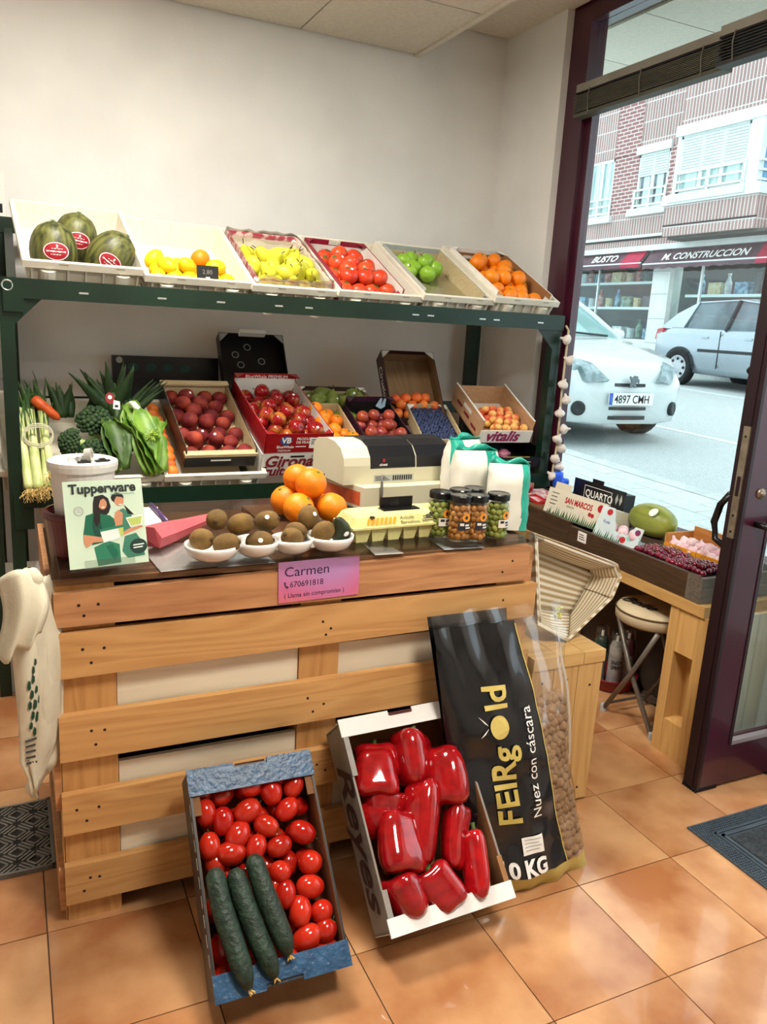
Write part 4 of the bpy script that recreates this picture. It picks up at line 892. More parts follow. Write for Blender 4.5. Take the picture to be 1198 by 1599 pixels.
# ---------------------------------------------------------------- greens
m_leekw = mat('leek_white', '#cfcf98', '#a9b870', rough=.45, scale=6, stretch=(4, 4, .4)); m_leekg = mat('leek_green', '#2c4a26', '#46632f', rough=.5, scale=10, stretch=(3, 3, .3))
m_leafd = mat('dark_leaf', '#1d3319', '#2f4a22', rough=.5, scale=18, rand=.15); m_leafl = mat('light_leaf', '#4f7a25', '#7c9f3c', rough=.45, scale=14, rand=.1); m_frise = mat('frisee_green', '#8fb53a', '#b3cc5e', rough=.5, scale=20)
m_root = mat('leek_roots', '#b99a55', '#d6bd7c', rough=.9, scale=40); m_carrot = mat('carrot_skin', '#c8551a', '#b54512', rough=.5, scale=20, stretch=(1, 1, 4), bump=.3)
def strap(b, p0, d, L, w, bend=.3, side=None, fold=.35, n=7, tip=.9):
    """strap leaf: folded strip that bends over"""
    d = Vector(d).normalized(); s = (Vector(side) if side else d.cross(Vector((0, 1, .2)))).normalized(); nn = s.cross(d).normalized(); p = Vector(p0); R = []
    for k in range(n+1):
        t = k/n; ww = w*(1-(t**3)*tip)*(.75+.5*math.sin(PI*min(1, t*1.2)))
        c = p+d*(L*t)+nn*(bend*L*t*t)+Vector((0, 0, -.10*L*t*t))
        R.append([b.verts.new(c-s*ww/2+nn*fold*ww*.5), b.verts.new(c), b.verts.new(c+s*ww/2+nn*fold*ww*.5)])
    for a, c in zip(R, R[1:]):
        for k in range(2): b.faces.new((a[k], a[k+1], c[k+1], c[k]))
def leek(p0, p1, r, label, seed):
    random.seed(seed); p0, p1 = Vector(p0), Vector(p1); d = (p1-p0); L = d.length; d.normalize()
    o = thing('leek', label, 'leek', Matrix.Translation(p0), 'leeks in the end crate')
    part('shaft', lambda b: tube(b, [d*L*t for t in (0, .03, .2, .5, .75)], [r*.8, r*1.1, r, r*.95, r*1.05], 10), m_leekw, o, smooth=True)
    def lv(b):
        for k in range(6):
            a = k*1.1+random.random(); s = Vector((math.cos(a), math.sin(a)*.5, .2))
            strap(b, d*L*(.42+.04*k), d+s*.12, L*random.uniform(.5, .72), r*2.4, random.uniform(-.15, .2), side=s.cross(d))
    part('leaves', lv, m_leekg, o, smooth=True, solid=.0012)
    def rt(b):
        for k in range(34):
            a = random.uniform(0, 2*PI); q = Vector((math.cos(a), math.sin(a), 0)).cross(d)*random.uniform(.4, 1.6)
            pts = [Vector((0, 0, 0))]
            for s in range(4): pts.append(pts[-1]+(-d*.6+q*.7+Vector((random.uniform(-1, 1), random.uniform(-1.2, .3), random.uniform(-.8, .5)))).normalized()*random.uniform(.010, .017))
            tube(b, pts, .0011, 4)
    part('roots', rt, m_root, o, kind='stuff')
    return o
leek((-1.245, 1.50, .815), (-1.262, 1.83, 1.13), .017, 'leek with yellowish roots next to the rack post', 1)
leek((-1.215, 1.505, .82), (-1.215, 1.83, 1.10), .016, 'leek with yellowish roots beside the white tub', 2)
leek((-1.275, 1.51, .815), (-1.30, 1.82, 1.14), .015, 'leek partly hidden behind the rack post', 3)
leek((-1.20, 1.53, .86), (-1.225, 1.85, 1.13), .014, 'leek lying on top of the other leeks', 4)
random.seed(21)
part('leek_string', lambda b: [tube(b, [(-1.235+.048*math.cos(a), 1.655+.012*math.sin(a)-.03, .975+.006*k+.035*math.sin(a)) for a in [q*2*PI/16 for q in range(17)]], .0022, 5, False) for k in range(3)], mat('twine', '#c7c3a8', rough=.9), None, label='pale twine tied round the leeks', cat='twine')
t = thing('carrot', 'thick orange carrot lying across the leeks', 'carrot', Matrix.Translation((-1.246, 1.76, 1.10)))
part('root', lambda b: tube(b, [(0, 0, 0), (.006, 0, -.006), (.03, -.005, -.028), (.055, -.01, -.048), (.078, -.013, -.068), (.090, -.015, -.077)], [.008, .020, .021, .018, .015, .006], 12), m_carrot, t, smooth=True)
part('crown', lambda b: [tube(b, [(0, 0, 0), (-.004+.003*k, 0, .016)], .0025, 5) for k in range(3)], m_gstem, t)
def bush(name, label, cat, M, leaves, m, group=None, seed=1):
    random.seed(seed); t = thing(name, label, cat, M, group)
    for (p, d, L, w, bend) in leaves: part('leaf', lambda b: strap(b, p, d, L, w, bend, fold=random.uniform(.1, .5)), m, t, smooth=True, solid=.0012)
    return t
# broccoli
def florets(n, R, r, seed):
    def f(b):
        random.seed(seed)
        for k in range(n):
            a = k*2.39996; q = math.sqrt((k+.5)/n); e = q*1.45
            p = Vector((R*math.sin(e)*math.cos(a), R*math.sin(e)*math.sin(a), R*math.cos(e)))
            bmesh.ops.create_icosphere(b, subdivisions=1, radius=r*random.uniform(.8, 1.2), matrix=Matrix.Translation(p*random.uniform(.95, 1.04)))
    return f
m_broc = mat('broccoli_green', '#22371f', '#35502a', rough=.8, scale=60, bump=.5)
def broccoli(p, R, label, rot, seed):
    t = thing('broccoli', label, 'broccoli', Matrix.Translation(p) @ rot, 'broccoli heads')
    part('head', lambda b: (florets(90, R, R*.17, seed)(b), lathe(b, [(0, R*.93), (R*.6, R*.7), (R*.9, R*.1), (R*.5, -R*.2), (0, -R*.3)], 14)), m_broc, t, smooth=True)
    part('stem', lambda b: tube(b, [(0, 0, -R*.1), (.003, 0, -R*.9), (0, 0, -R*1.5)], [R*.5, R*.35, R*.38], 10), mat('broccoli_stem', '#8ca455', '#a5b86a', rough=.5, scale=12), t, smooth=True)
broccoli((-1.035, 1.74, 1.005), .062, 'dark green broccoli head standing among the leaves', Rx(35), 3)
broccoli((-1.115, 1.66, .945), .050, 'broccoli head lying with its cut stem showing', Ry(-75) @ Rx(20), 4)
broccoli((-1.045, 1.635, .905), .055, 'broccoli head low behind the white tub', Rx(50), 5)
random.seed(31)
bush('leaf_bunch', 'bunch of upright dark strap leaves behind the carrot', 'greens', Matrix.Translation((-1.12, 1.82, 1.02)),
     [((random.uniform(-.03, .04), 0, 0), (random.uniform(-.35, .45), .1, 1), random.uniform(.12, .17), .030, random.uniform(-.1, .1)) for k in range(7)], m_leafd, seed=5)
bush('leaf_bunch', 'low spray of dark leaves behind the broccoli', 'greens', Matrix.Translation((-1.03, 1.83, 1.03)),
     [((random.uniform(-.03, .03), 0, 0), (random.uniform(-.1, .9), .1, .8), random.uniform(.10, .14), .026, random.uniform(-.1, .1)) for k in range(6)], m_leafd, seed=6)
lk = bush('leek_bunch', 'big bundle of dark leek tops with a red and white tag', 'greens', Matrix.Translation((-.955, 1.80, 1.03)),
     [((random.uniform(-.02, .02), random.uniform(-.02, .02), 0), (random.uniform(-1.0, .3), random.uniform(-.1, .3), random.uniform(.75, 1.1)), random.uniform(.17, .25), .034, random.uniform(-.15, .15)) for k in range(14)] +
     [((random.uniform(0, .05), .0, -.02), (random.uniform(.55, .95), .1, .8), random.uniform(.20, .26), .022, random.uniform(-.1, .05)) for k in range(7)], m_leafd, seed=7)
part('bundle_core', lambda b: tube(b, [(.03, -.10, -.12), (.01, -.04, -.04), (0, 0, .03), (-.01, .03, .12)], [.03, .034, .03, .018], 10), m_leekg, lk, smooth=True)
tg = part('hang_tag', lambda b: prism(b, ell(0, 0, .017, .022), 0, .0015), mat('tag_red', '#8c1a20', rough=.5), lk, facing((-.025, -.075, .075), (1, 0, 0), (-.2, .2, 1)))
flat('tag_face', [(.005, -.04), (.03, -.045), (.034, -.015), (.012, -.008)], m_label, tg, Matrix.Identity(4), .002); flat('tag_print', [(.012, -.035), (.024, -.037), (.026, -.028), (.014, -.026)], tagm, tg, Matrix.Identity(4), .0025); flat('tag_print', ell(0, .004, .008, .008, 10), m_label, tg, Matrix.Identity(4), .002)
t = thing('white_radish', 'small white radish tip poking out above the lettuce', 'radish', Matrix.Translation((-.90, 1.70, 1.06)))
part('root', lambda b: tube(b, [(-.012, .01, .032), (0, 0, .028), (.014, -.005, .010), (.022, -.01, -.012), (.032, -.02, -.04)], [.006, .012, .013, .009, .002], 10), mat('radish_white', '#d8d8cf', rough=.4), t, smooth=True)
# lettuces: layered crumpled leaves
def leafblade(b, L, w, cup, ruf, seed, nu=8, nv=10):
    def f(u, v):
        x = (u-.5)*2; prof_ = math.sin(PI*min(1, .12+v*.86))**.6*(.55+.45*v)
        e = abs(x)**2; rip = ruf*e*math.sin(v*22+seed*3+x*3)*w
        n_ = noise.noise(Vector((x*1.4+seed, v*3, seed)))*.03*w*6*ruf*3
        return (x*w*.5*prof_, L*v, cup*w*x*x*prof_+rip+n_-.25*L*(v-.5)**2)
    grid(b, f, nu, nv)
def lettuce(name, label, M, n, L, w, m, seed, rib=True):
    random.seed(seed); t = thing(name, label, 'lettuce', M, 'lettuces on the lower tier')
    for k in range(n):
        a = (k-(n-1)/2)*.30
        lf = part('leaf', lambda b: leafblade(b, L*random.uniform(.85, 1.05), w*random.uniform(.8, 1.1), random.uniform(.1, .3), .05, seed+k), m, t, Matrix.Rotation(a*.5, 4, 'Z') @ Matrix.Rotation(a*1.2, 4, 'Y') @ Matrix.Translation((a*.05, 0, .006*k-.01*abs(a))), smooth=True, solid=.0012)
        part('midrib', lambda b: tube(b, [(0, .0, .002), (0, L*.3, .0), (0, L*.7, .002)], [.006, .004, .001], 6), m_frise, lf, Matrix.Translation((0, 0, -.06*L)), smooth=True)
    return t
lettuce('romaine_lettuce', 'large green romaine lettuce hanging over the crate front', facing((-.845, 1.545, .845), (1, .1, .05), (-.25, .62, 1.0)), 7, .27, .145, m_leafl, 11)
lettuce('romaine_lettuce', 'darker lettuce behind the white tub in the greens crate', facing((-.965, 1.575, .86), (1, .2, 0), (-.15, .6, .9)), 5, .22, .13, mat('mid_leaf', '#33511f', '#4d6b2a', rough=.5, scale=14), 12)
lettuce('romaine_lettuce', 'upright lettuce leaves behind the large romaine', facing((-.91, 1.66, .93), (1, .0, 0), (.05, .5, 1)), 5, .19, .12, m_leafl, 13)
t = thing('frisee_endive', 'pale frizzy endive tuft resting on the romaine', 'endive', Matrix.Translation((-.845, 1.60, .985)))
def fr(b):
    random.seed(9)
    for k in range(46):
        d = Vector((random.uniform(-1, 1), random.uniform(-1, .2), random.uniform(-.5, 1))).normalized(); L = random.uniform(.02, .045)
        tube(b, [d*L*q+Vector((random.uniform(-1, 1), random.uniform(-1, 1), random.uniform(-1, 1)))*.003*q*3 for q in (0, .35, .7, 1)], [.002, .0018, .0014, .0006], 4)
part('frizzy_leaves', fr, m_frise, t, kind='stuff')
# left end: neighbouring rack with grapes and greens
m_poster = mat('poster_white', '#e3e1da', rough=.6)
t = thing('wall_notice', 'white paper notice on the back wall past the melons', 'notice', Matrix.Translation((-1.50, 2.345, 1.74))); bx('sheet', m_poster, t, 0, .20, -.002, 0, 0, .20); bx('print_mark', tagm, t, .15, .185, -.0026, -.0018, .14, .155); bx('print_mark', tagm, t, .17, .19, -.0026, -.0018, .045, .08)
r2 = thing('display_rack', 'neighbouring dark green rack past the end of the main rack', 'rack', Matrix.Translation((-2.4, 1.62, 0)))
I2 = r2.matrix_basis.inverted()
for a in ((-1.405, -1.365, 1.62, 1.66, 0, 1.45), (-2.4, -2.36, 1.62, 1.66, 0, 1.45), (-1.405, -1.365, 2.22, 2.26, 0, 1.7)): bx('post', m_green, r2, *a, .002, M=I2)
for a in ((-2.4, -1.365, 1.61, 1.62, 1.39, 1.45), (-2.4, -1.365, 1.61, 1.62, .74, .80), (-2.4, -1.365, 2.22, 2.23, 1.66, 1.72), (-2.4, -1.365, 2.22, 2.23, 1.0, 1.06)): bx('beam', m_green, r2, *a, .002, M=I2)
for x in (-2.3, -1.85, -1.42):
    for z0, z1 in ((1.40, 1.66), (.75, 1.0)): part('shelf_arm', lambda b: loft(b, [[(0, 1.625, z0-.03), (.03, 1.625, z0-.03), (.03, 1.625, z0), (0, 1.625, z0)], [(0, 2.22, z1-.03), (.03, 2.22, z1-.03), (.03, 2.22, z1), (0, 2.22, z1)]]), m_green, r2, I2 @ Matrix.Translation((x, 0, 0)))
F = frame((-1.70, 1.64, 1.50), 2, 25); crate('white plastic crate of green grapes on the neighbouring rack', F, .34)
m_grape = mat('green_grape', '#a9b85a', '#8fa348', rough=.2, scale=30, rand=.1, sss=.1); GRAPE = fmesh('grape', .012, .014, m_grape, .03, .03, n=10, k=7)
t = thing('grape_bunch', 'bunch of green grapes in the crate past the melons', 'grapes', F @ Matrix.Translation((.25, .14, -.06)))
random.seed(17)
for k in range(70):
    p = Vector((random.uniform(-.075, .075), random.uniform(-.10, .12), 0)); p.z = .05*max(0, 1-(p.x/.085)**2-(p.y/.14)**2)+random.uniform(0, .012)
    add('grape', GRAPE, t, Matrix.Translation(p) @ rrot(1))
part('stalk', lambda b: tube(b, [(0, -.1, 0), (0, 0, .02), (0, .14, .05)], .003, 5), m_stem, t)
t = thing('snack_packet', 'yellow packet with orange print tucked behind the grapes', 'packet', frame((-1.475, 1.86, 1.60), 10, 60)); part('packet', lambda b: grid(b, lambda u, v: ((u-.5)*.10, (v-.5)*.15, .02*math.sin(PI*u)*math.sin(PI*v)), 6, 6), mat('packet_yellow', '#d9c43a', '#e8e2c8', rough=.35, scale=16), t, smooth=True, solid=.004); flat('printed_patch', ell(0, -.03, .03, .025), mat('packet_orange', '#d8772a', rough=.4), t, Matrix.Identity(4), .024)
F = frame((-1.80, 1.64, .86), 2, 25); crate('white plastic crate of spinach leaves on the neighbouring rack', F, .33)
random.seed(41)
bush('spinach_bunch', 'bunch of dark spinach leaves on the neighbouring rack', 'greens', F @ Matrix.Translation((.29, .12, -.05)), [((random.uniform(-.05, .05), random.uniform(-.05, .05), 0), (random.uniform(-.4, .6), random.uniform(-.5, .5), 1), random.uniform(.12, .22), .05, random.uniform(-.2, .2)) for k in range(12)], m_leafd, seed=8)

# ================================================================ PALLET COUNTER
random.seed(5)
m_pal = wood('pallet_pine', '#d0a066', '#ab7640', 0, ring=11, rough=.55); m_pal_v = wood('pallet_pine_upright', '#c4935a', '#9f6a36', 2, ring=11, rough=.55); m_palred = wood('pallet_reddish', '#c48f62', '#935f3a', 0, ring=12, rough=.55)
m_whitewash = wood('whitewashed_board', '#e0d6c0', '#cbbd9f', 0, ring=9, rough=.6, bump=.1); m_ctop = wood('counter_brown_board', '#8a6647', '#6b4a30', 0, ring=12, rough=.5)
m_nail = mat('nail_hole', '#24160c', rough=.9)
cnt = thing('pallet_counter', 'shop counter built from upright pine pallets with a glass top', 'counter', Matrix.Translation((-1.256, .325, 0)))
CI = cnt.matrix_basis.inverted()
def CB(name, m, *a, bevel=.002): return bx(name, m, cnt, *a, bevel, M=CI)
def plank(zl0, zl1, zr0, zr1, x1, m, nails):
    L = x1+1.256
    pk = part('plank', lambda b: loft(b, [[(0, 0, zl0-.45), (0, .022, zl0-.45), (0, .022, zl1-.45), (0, 0, zl1-.45)], [(L, 0, zr0-.45), (L, .022, zr0-.45), (L, .022, zr1-.45), (L, 0, zr1-.45)]]), m, cnt, Matrix.Translation((0, 0, .45)), bevel=.002, seg=1)
    for (x, f) in nails:
        t_ = x/L; z0 = zl0+(zr0-zl0)*t_; z1 = zl1+(zr1-zl1)*t_
        part('nail_hole', lambda b: lathe(b, [(0, .0004), (.0035, .0004), (.0035, -.001)], 8), m_nail, pk, Matrix.Translation((x, -.0002, z0+(z1-z0)*f-.45)) @ Rx(90))
N0 = [(.05, .62), (.09, .6), (.06, .3), (.60, .6), (.63, .4), (.61, .25), (1.17, .6), (1.14, .3)]
plank(.757, .833, .760, .859, -.03, m_palred, N0); plank(.636, .742, .648, .746, .004, m_pal, [(x+random.uniform(-.02, .02), f) for x, f in N0])
plank(.434, .545, .430, .546, .0, m_pal, [(x+random.uniform(-.02, .02), f) for x, f in N0]); plank(.246, .347, .243, .347, .0, m_pal, [(x+random.uniform(-.02, .02), f) for x, f in N0]); plank(.060, .161, .058, .162, -.005, m_pal, [(x+random.uniform(-.02, .02), f) for x, f in N0])
for x0, x1 in ((-1.252, -1.13), (-.69, -.583), (-.118, -.012)): CB('pallet_block', m_pal_v, x0, x1, .347, .425, .0, .845)
for z0, z1 in ((.485, .628), (.235, .398), (.10, .238)):
    for x0, x1 in ((-1.128, -.692), (-.581, -.120)): CB('inner_board', m_whitewash, x0, x1, .353, .366, z0, z1)
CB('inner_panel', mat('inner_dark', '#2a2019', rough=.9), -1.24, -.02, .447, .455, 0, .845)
for z0, z1 in ((.03, .14), (.30, .41), (.57, .68), (.745, .845)): CB('side_board', m_palred, -1.268, -1.256, .35, .90, z0, z1); CB('side_board', m_palred, -.010, .0, .35, .90, z0, z1)
CB('corner_post', m_pal_v, -1.256, -1.20, .85, .90, 0, .845); CB('corner_post', m_pal_v, -.07, -.01, .85, .90, 0, .845); CB('corner_post', m_pal_v, -1.256, -1.253, .35, .42, 0, .845)
CB('top_board', m_ctop, -1.25, -.02, .345, .90, .845, .858)
gt = thing('glass_top', 'smoked glass sheet lying over the pallet counter', 'glass', Matrix.Translation((-1.26, .30, .876)))
m_smoke = mat('smoked_glass', '#2a1c13', rough=.06, spec=.6, alpha=.32, coat=.5)
bx('sheet', m_smoke, gt, 0, 1.255, 0, .62, 0, .008, .001); 
CB('glass_rest', m_ctop, -1.24, -1.15, .36, .88, .858, .876); CB('glass_rest', m_ctop, -.12, -.03, .36, .88, .858, .876); CB('glass_rest', m_ctop, -.70, -.60, .36, .88, .858, .876)
for k, (x, w_, l_) in enumerate(((-1.03, .16, .2), (-.90, .14, .16), (-.50, .08, .14), (-.30, .12, .16))):
    t = thing('paper_sheet', ('white receipt sheet under the glass beside the magazine', 'blue tinted leaflet under the glass below the kiwi dish', 'small slip under the glass below the egg carton', 'folded paper under the glass below the jars')[k], 'paper', frame((x, .335, .859), 4-3*k))
    part('sheet', lambda b: grid(b, lambda u, v: (u*w_, v*l_, .006*math.sin(u*3+k)*math.sin(v*2)+.004), 5, 5), (m_label, mat('blue_paper', '#c6d9de', '#e2eaea', rough=.7, scale=20))[k % 2], t, smooth=True)
TZ = .884
# pink phone card taped on the front
def grad(key, cs):
    m = bpy.data.materials.new(key); m.use_nodes = True; nt = m.node_tree; N = nt.nodes; L = nt.links
    tc = N.new('ShaderNodeTexCoord'); mp = N.new('ShaderNodeMapping'); mp.inputs['Scale'].default_value = (3.4, 3.4, 3.4); mp.inputs['Rotation'].default_value = (0, .3, 0); mp.inputs['Location'].default_value = (.45, 0, 0)
    g = N.new('ShaderNodeTexNoise'); g.inputs['Scale'].default_value = 1.1; g.inputs['Detail'].default_value = 0; r = N.new('ShaderNodeValToRGB'); r.color_ramp.elements[0].position = .35; r.color_ramp.elements[1].position = .62
    r.color_ramp.elements[0].color = srgb(cs[0]); r.color_ramp.elements[1].color = srgb(cs[2]); e = r.color_ramp.elements.new(.48); e.color = srgb(cs[1])
    L.new(tc.outputs['Object'], mp.inputs[0]); L.new(mp.outputs[0], g.inputs['Vector']); L.new(g.outputs['Fac'], r.inputs[0]); L.new(r.outputs[0], N['Principled BSDF'].inputs['Base Color']); N['Principled BSDF'].inputs['Roughness'].default_value = .25
    MATS[key] = m; return m
sg = thing('phone_card', 'pink and lilac card with a name and phone number on the counter front', 'sign', facing((-.757, .3215, .764), (1, .0, .02), (-.02, 0, 1)))
bx('card', grad('pink_lilac', ('#b98ac0', '#d0709a', '#e0785a')), sg, 0, .21, 0, .103, -.0012, 0)
m_navy = mat('dark_violet_ink', '#3a2048', rough=.6)
lettering('Carmen', .034, m_navy, sg, Matrix.Translation((.014, .066, .0006)), squeeze=1.05)
lettering('670691818', .021, m_navy, sg, Matrix.Translation((.028, .038, .0006)), squeeze=.92)
part('phone_icon', lambda b: tube(b, [(.016, .052, .001), (.0165, .044, .001), (.024, .038, .001)], [.0022, .0012, .0022], 6), m_navy, sg)
lettering('( Llama sin compromiso )', .0165, m_navy, sg, Matrix.Translation((.014, .012, .0006)), squeeze=.92)
part('tape', lambda b: box(b, .15, .21, .098, .112, .0004, .001), film('clear_tape', (1, .97, .95, 1), .8, .2), sg)

# ---------------------------------------------------------------- on the counter
m_tubw = mat('tub_white', '#d6d3cc', '#cfccc5', rough=.35, scale=3); m_pot = mat('dark_red_tub', '#5a0f16', '#4a0b11', rough=.3, scale=3)
t = thing('red_tub', 'dark red plastic tub standing on the counter behind the magazine', 'tub', Matrix.Translation((-1.178, .462, TZ)))
part('body', lambda b: lathe(b, [(0, 0), (.064, 0), (.068, .006), (.079, .088), (.083, .088), (.083, .10), (.076, .10), (.074, .085), (0, .083)], 32), m_pot, t, smooth=False)
part('rim', lambda b: lathe(b, [(.079, .084), (.088, .088), (.088, .102), (.078, .104)], 32), m_pot, t, smooth=True)
t = thing('white_tub', 'white lidded plastic tub stacked on the dark red tub', 'tub', Matrix.Translation((-1.178, .462, TZ+.0835)))
part('body', lambda b: lathe(b, [(0, 0), (.058, 0), (.062, .004), (.069, .125), (0, .125)], 32), m_tubw, t, smooth=False)
part('lid', lambda b: lathe(b, [(.069, .112), (.074, .112), (.076, .124), (.075, .132), (.068, .135), (.064, .131), (0, .131)], 32), m_tubw, t, smooth=False)
TT = TZ+.0835+.131
t = thing('tape_roll', 'small roll of clear tape on the white tub lid', 'tape', Matrix.Translation((-1.165, .455, TT+.012)) @ Ry(80) @ Rx(20)); part('roll', lambda b: lathe(b, [(.008, -.007), (.016, -.007), (.016, .007), (.008, .007), (.008, -.007)], 18), mat('tape_plastic', '#b5b2aa', rough=.2), t)
t = thing('clothes_peg', 'white plastic peg on the white tub lid', 'peg', Matrix.Translation((-1.192, .452, TT)) @ Rz(25)); bx('jaw', m_label, t, -.02, .02, -.004, .004, 0, .006, .001); bx('jaw', m_label, t, -.018, .02, -.004, .004, .007, .012, .001); part('spring', lambda b: tube(b, [(0, -.006, .006), (0, .006, .006)], .005, 8), m_zinc, t)
for k, (x, y, a, l_) in enumerate(((-1.178, .428, 5, .028), (-1.138, .440, 12, .032))):
    t = thing('price_clip', ('black price clip lying on the tub lid near the peg', 'black price clip lying at the edge of the tub lid')[k], 'clip', Matrix.Translation((x, y, TT)) @ Rz(a)); bx('plate', m_blk, t, -l_/2, l_/2, -.006, .006, 0, .004, .001); bx('foot', m_blk, t, -.006, .006, -.006, .008, .004, .007)
# magazine
MW, MH = .165, .186
MG = facing((-1.222, .300, TZ+.010), (.9929, .119, 0), (-.036, .3, .953))
mg = thing('magazine', 'pale green Tupperware catalogue with two women in green on its cover', 'magazine', MG)
m_cover = mat('cover_mint', '#d3e6cf', '#c6dcc4', rough=.3, scale=4); bx('pages', m_label, mg, .001, MW-.001, .001, MH-.001, -.006, -.001); bx('cover', m_cover, mg, 0, MW, 0, MH, -.001, 0)
I4 = Matrix.Identity(4)
lettering('Tupperware', .0285, mat('cover_ink', '#18241f', rough=.4), mg, Matrix.Translation((.011, MH-.0265, .0022)), bold=.0009, squeeze=.98)
bx('subtitle', mat('cover_teal_line', '#7fae9f', rough=.4), mg, .095, .148, MH-.0325, MH-.0312, .0002, .0006)
part('round_seal', lambda b: lathe(b, [(.0075, 0), (.0085, .0004), (.0105, 0)], 20), m_greycard, mg, Matrix.Translation((.028, MH-.064, .0003)))
for k in range(3): bx('seal_print', m_greycard, mg, .023, .033, MH-.061-.003*k, MH-.060-.003*k, .0002, .0005)
pk_ = {'hair': '#1d1512', 'skin': '#c98d68', 'suit': '#14654a', 'suit_dark': '#0e4838', 'suit_mid': '#2c7a5c', 'dress': '#3d7d66', 'box': '#dfe9e4', 'salad': '#b9c96a', 'dot': '#1f3b33'}
pm_ = {k: mat('cover_'+k, v, rough=.35) for k, v in pk_.items()}
sx_, sy_ = MW/600, MH/700
def cp(name, k, pts, z): flat(name, [(x*sx_, (700-y)*sy_) for x, y in pts], pm_[k], mg, I4, z)
cp('printed_figure', 'hair', [(225, 130), (290, 118), (330, 150), (345, 220), (325, 270), (250, 330), (215, 360), (205, 260), (212, 180)], .0004)
cp('printed_figure', 'suit', [(150, 280), (215, 262), (330, 290), (370, 330), (360, 440), (300, 500), (180, 520), (120, 430)], .0005)
cp('printed_figure', 'suit_dark', [(205, 270), (250, 300), (270, 420), (215, 500), (190, 380)], .0007)
cp('printed_figure', 'hair', [(215, 250), (260, 250), (255, 330), (225, 380), (205, 330)], .0008)
cp('printed_figure', 'skin', ell(283*1, 195, 33, 45, 14), .0009); cp('printed_figure', 'box', ell(285, 222, 14, 5, 8), .0011); cp('printed_figure', 'hair', [(245, 150), (300, 145), (268, 165), (252, 215)], .0012)
cp('printed_figure', 'hair', ell(400, 150, 50, 42, 14), .0004); cp('printed_figure', 'skin', ell(412, 178, 36, 44, 14), .0006); cp('printed_figure', 'hair', [(362, 140), (400, 118), (445, 150), (395, 140), (370, 180)], .0008); cp('printed_figure', 'box', ell(418, 208, 14, 5, 8), .0008)
cp('printed_figure', 'hair', [(445, 210), (480, 250), (520, 300), (470, 290)], .0005)
cp('printed_figure', 'dress', [(430, 470), (520, 450), (560, 520), (575, 640), (440, 650), (400, 590)], .0005); cp('printed_figure', 'dress', [(385, 260), (440, 240), (500, 300), (480, 430), (420, 440)], .0005)
cp('printed_figure', 'skin', [(372, 270), (400, 250), (432, 280), (420, 380), (375, 400), (360, 330)], .0008); cp('printed_figure', 'skin', [(410, 440), (470, 410), (570, 390), (580, 405), (480, 440), (400, 470)], .0008)
cp('printed_figure', 'suit_mid', [(190, 540), (300, 495), (385, 530), (385, 680), (210, 692), (200, 610)], .0006); cp('printed_figure', 'suit', [(280, 540), (330, 520), (370, 600), (340, 670)], .0008)
cp('printed_figure', 'skin', [(120, 430), (160, 440), (280, 470), (285, 500), (190, 500), (135, 540), (118, 500)], .0010)
cp('printed_figure', 'box', [(245, 410), (385, 400), (400, 480), (265, 510)], .0012); cp('printed_figure', 'suit_mid', [(240, 400), (420, 375), (425, 395), (245, 420)], .0014); cp('printed_figure', 'salad', [(385, 400), (425, 395), (420, 460), (395, 470)], .0014)
cp('printed_figure', 'box', [(450, 320), (585, 300), (570, 390), (480, 400)], .0010); cp('printed_figure', 'salad', [(460, 330), (575, 315), (562, 380), (488, 390)], .0012)
cp('printed_roundel', 'dot', ell(530, 560, 68, 62, 22), .0014)
for k, w_ in enumerate((86, 74)): cp('printed_line', 'box', [(488, 545+k*22), (488+w_, 540+k*22), (488+w_, 550+k*22), (488, 555+k*22)], .0018)
st = thing('magazine_stand', 'clear acrylic easel holding the catalogue upright', 'stand', MG)
m_acr = film('acrylic', (.95, .97, .96, 1), .86, .05)
bx('lip', m_acr, st, .03, .135, -.004, .016, .001, .004); bx('foot', m_acr, st, .0, .165, -.007, -.002, -.07, .004); bx('back_strut', m_acr, st, .03, .135, -.003, .12, -.012, -.008)
# notepad, pen, pink sleeve
t = thing('notepad', 'white notepad lying on the glass behind the magazine', 'notepad', frame((-1.025, .59, TZ), -6)); bx('pages', mat('pad_paper', '#e6d8e2', rough=.6), t, 0, .045, 0, .26, 0, .007); bx('cover', mat('pad_grey', '#8f8a98', rough=.6), t, -.001, .046, 0, .26, -.0, .0015)
t = thing('purple_pen', 'purple marker pen lying along the notepad', 'pen', frame((-.958, .60, TZ+.0135), 3)); part('barrel', lambda b: tube(b, [(0, .03, 0), (0, .25, .0)], .0065, 10), mat('pen_purple', '#4a3560', rough=.35), t, smooth=True); part('cap', lambda b: tube(b, [(0, -.012, 0), (0, -.008, 0), (0, .035, 0)], [.004, .0075, .0078], 10), m_blk, t, smooth=True)
t = thing('pink_sleeve', 'long tapering salmon pink plastic sleeve lying behind the kiwi dish', 'sleeve', Matrix.Translation((-1.035, .475, TZ)))
part('sleeve', lambda b: loft(b, [[(x-.022*s_+.002, y+.020*s_, 0), (x-.026*s_, y+.018*s_, .030*s_), (x-.012*s_, y+.008*s_, .048*s_), (x+.012*s_, y-.010*s_, .048*s_), (x+.028*s_, y-.02*s_, .024*s_), (x+.022*s_, y-.022*s_, 0)] for x, y, s_ in ((0, 0, 1), (.05, .05, .9), (.12, .13, .62), (.20, .22, .36))]), mat('salmon_pink', '#d0646a', '#c4585f', rough=.35, scale=4), t, bevel=.003)
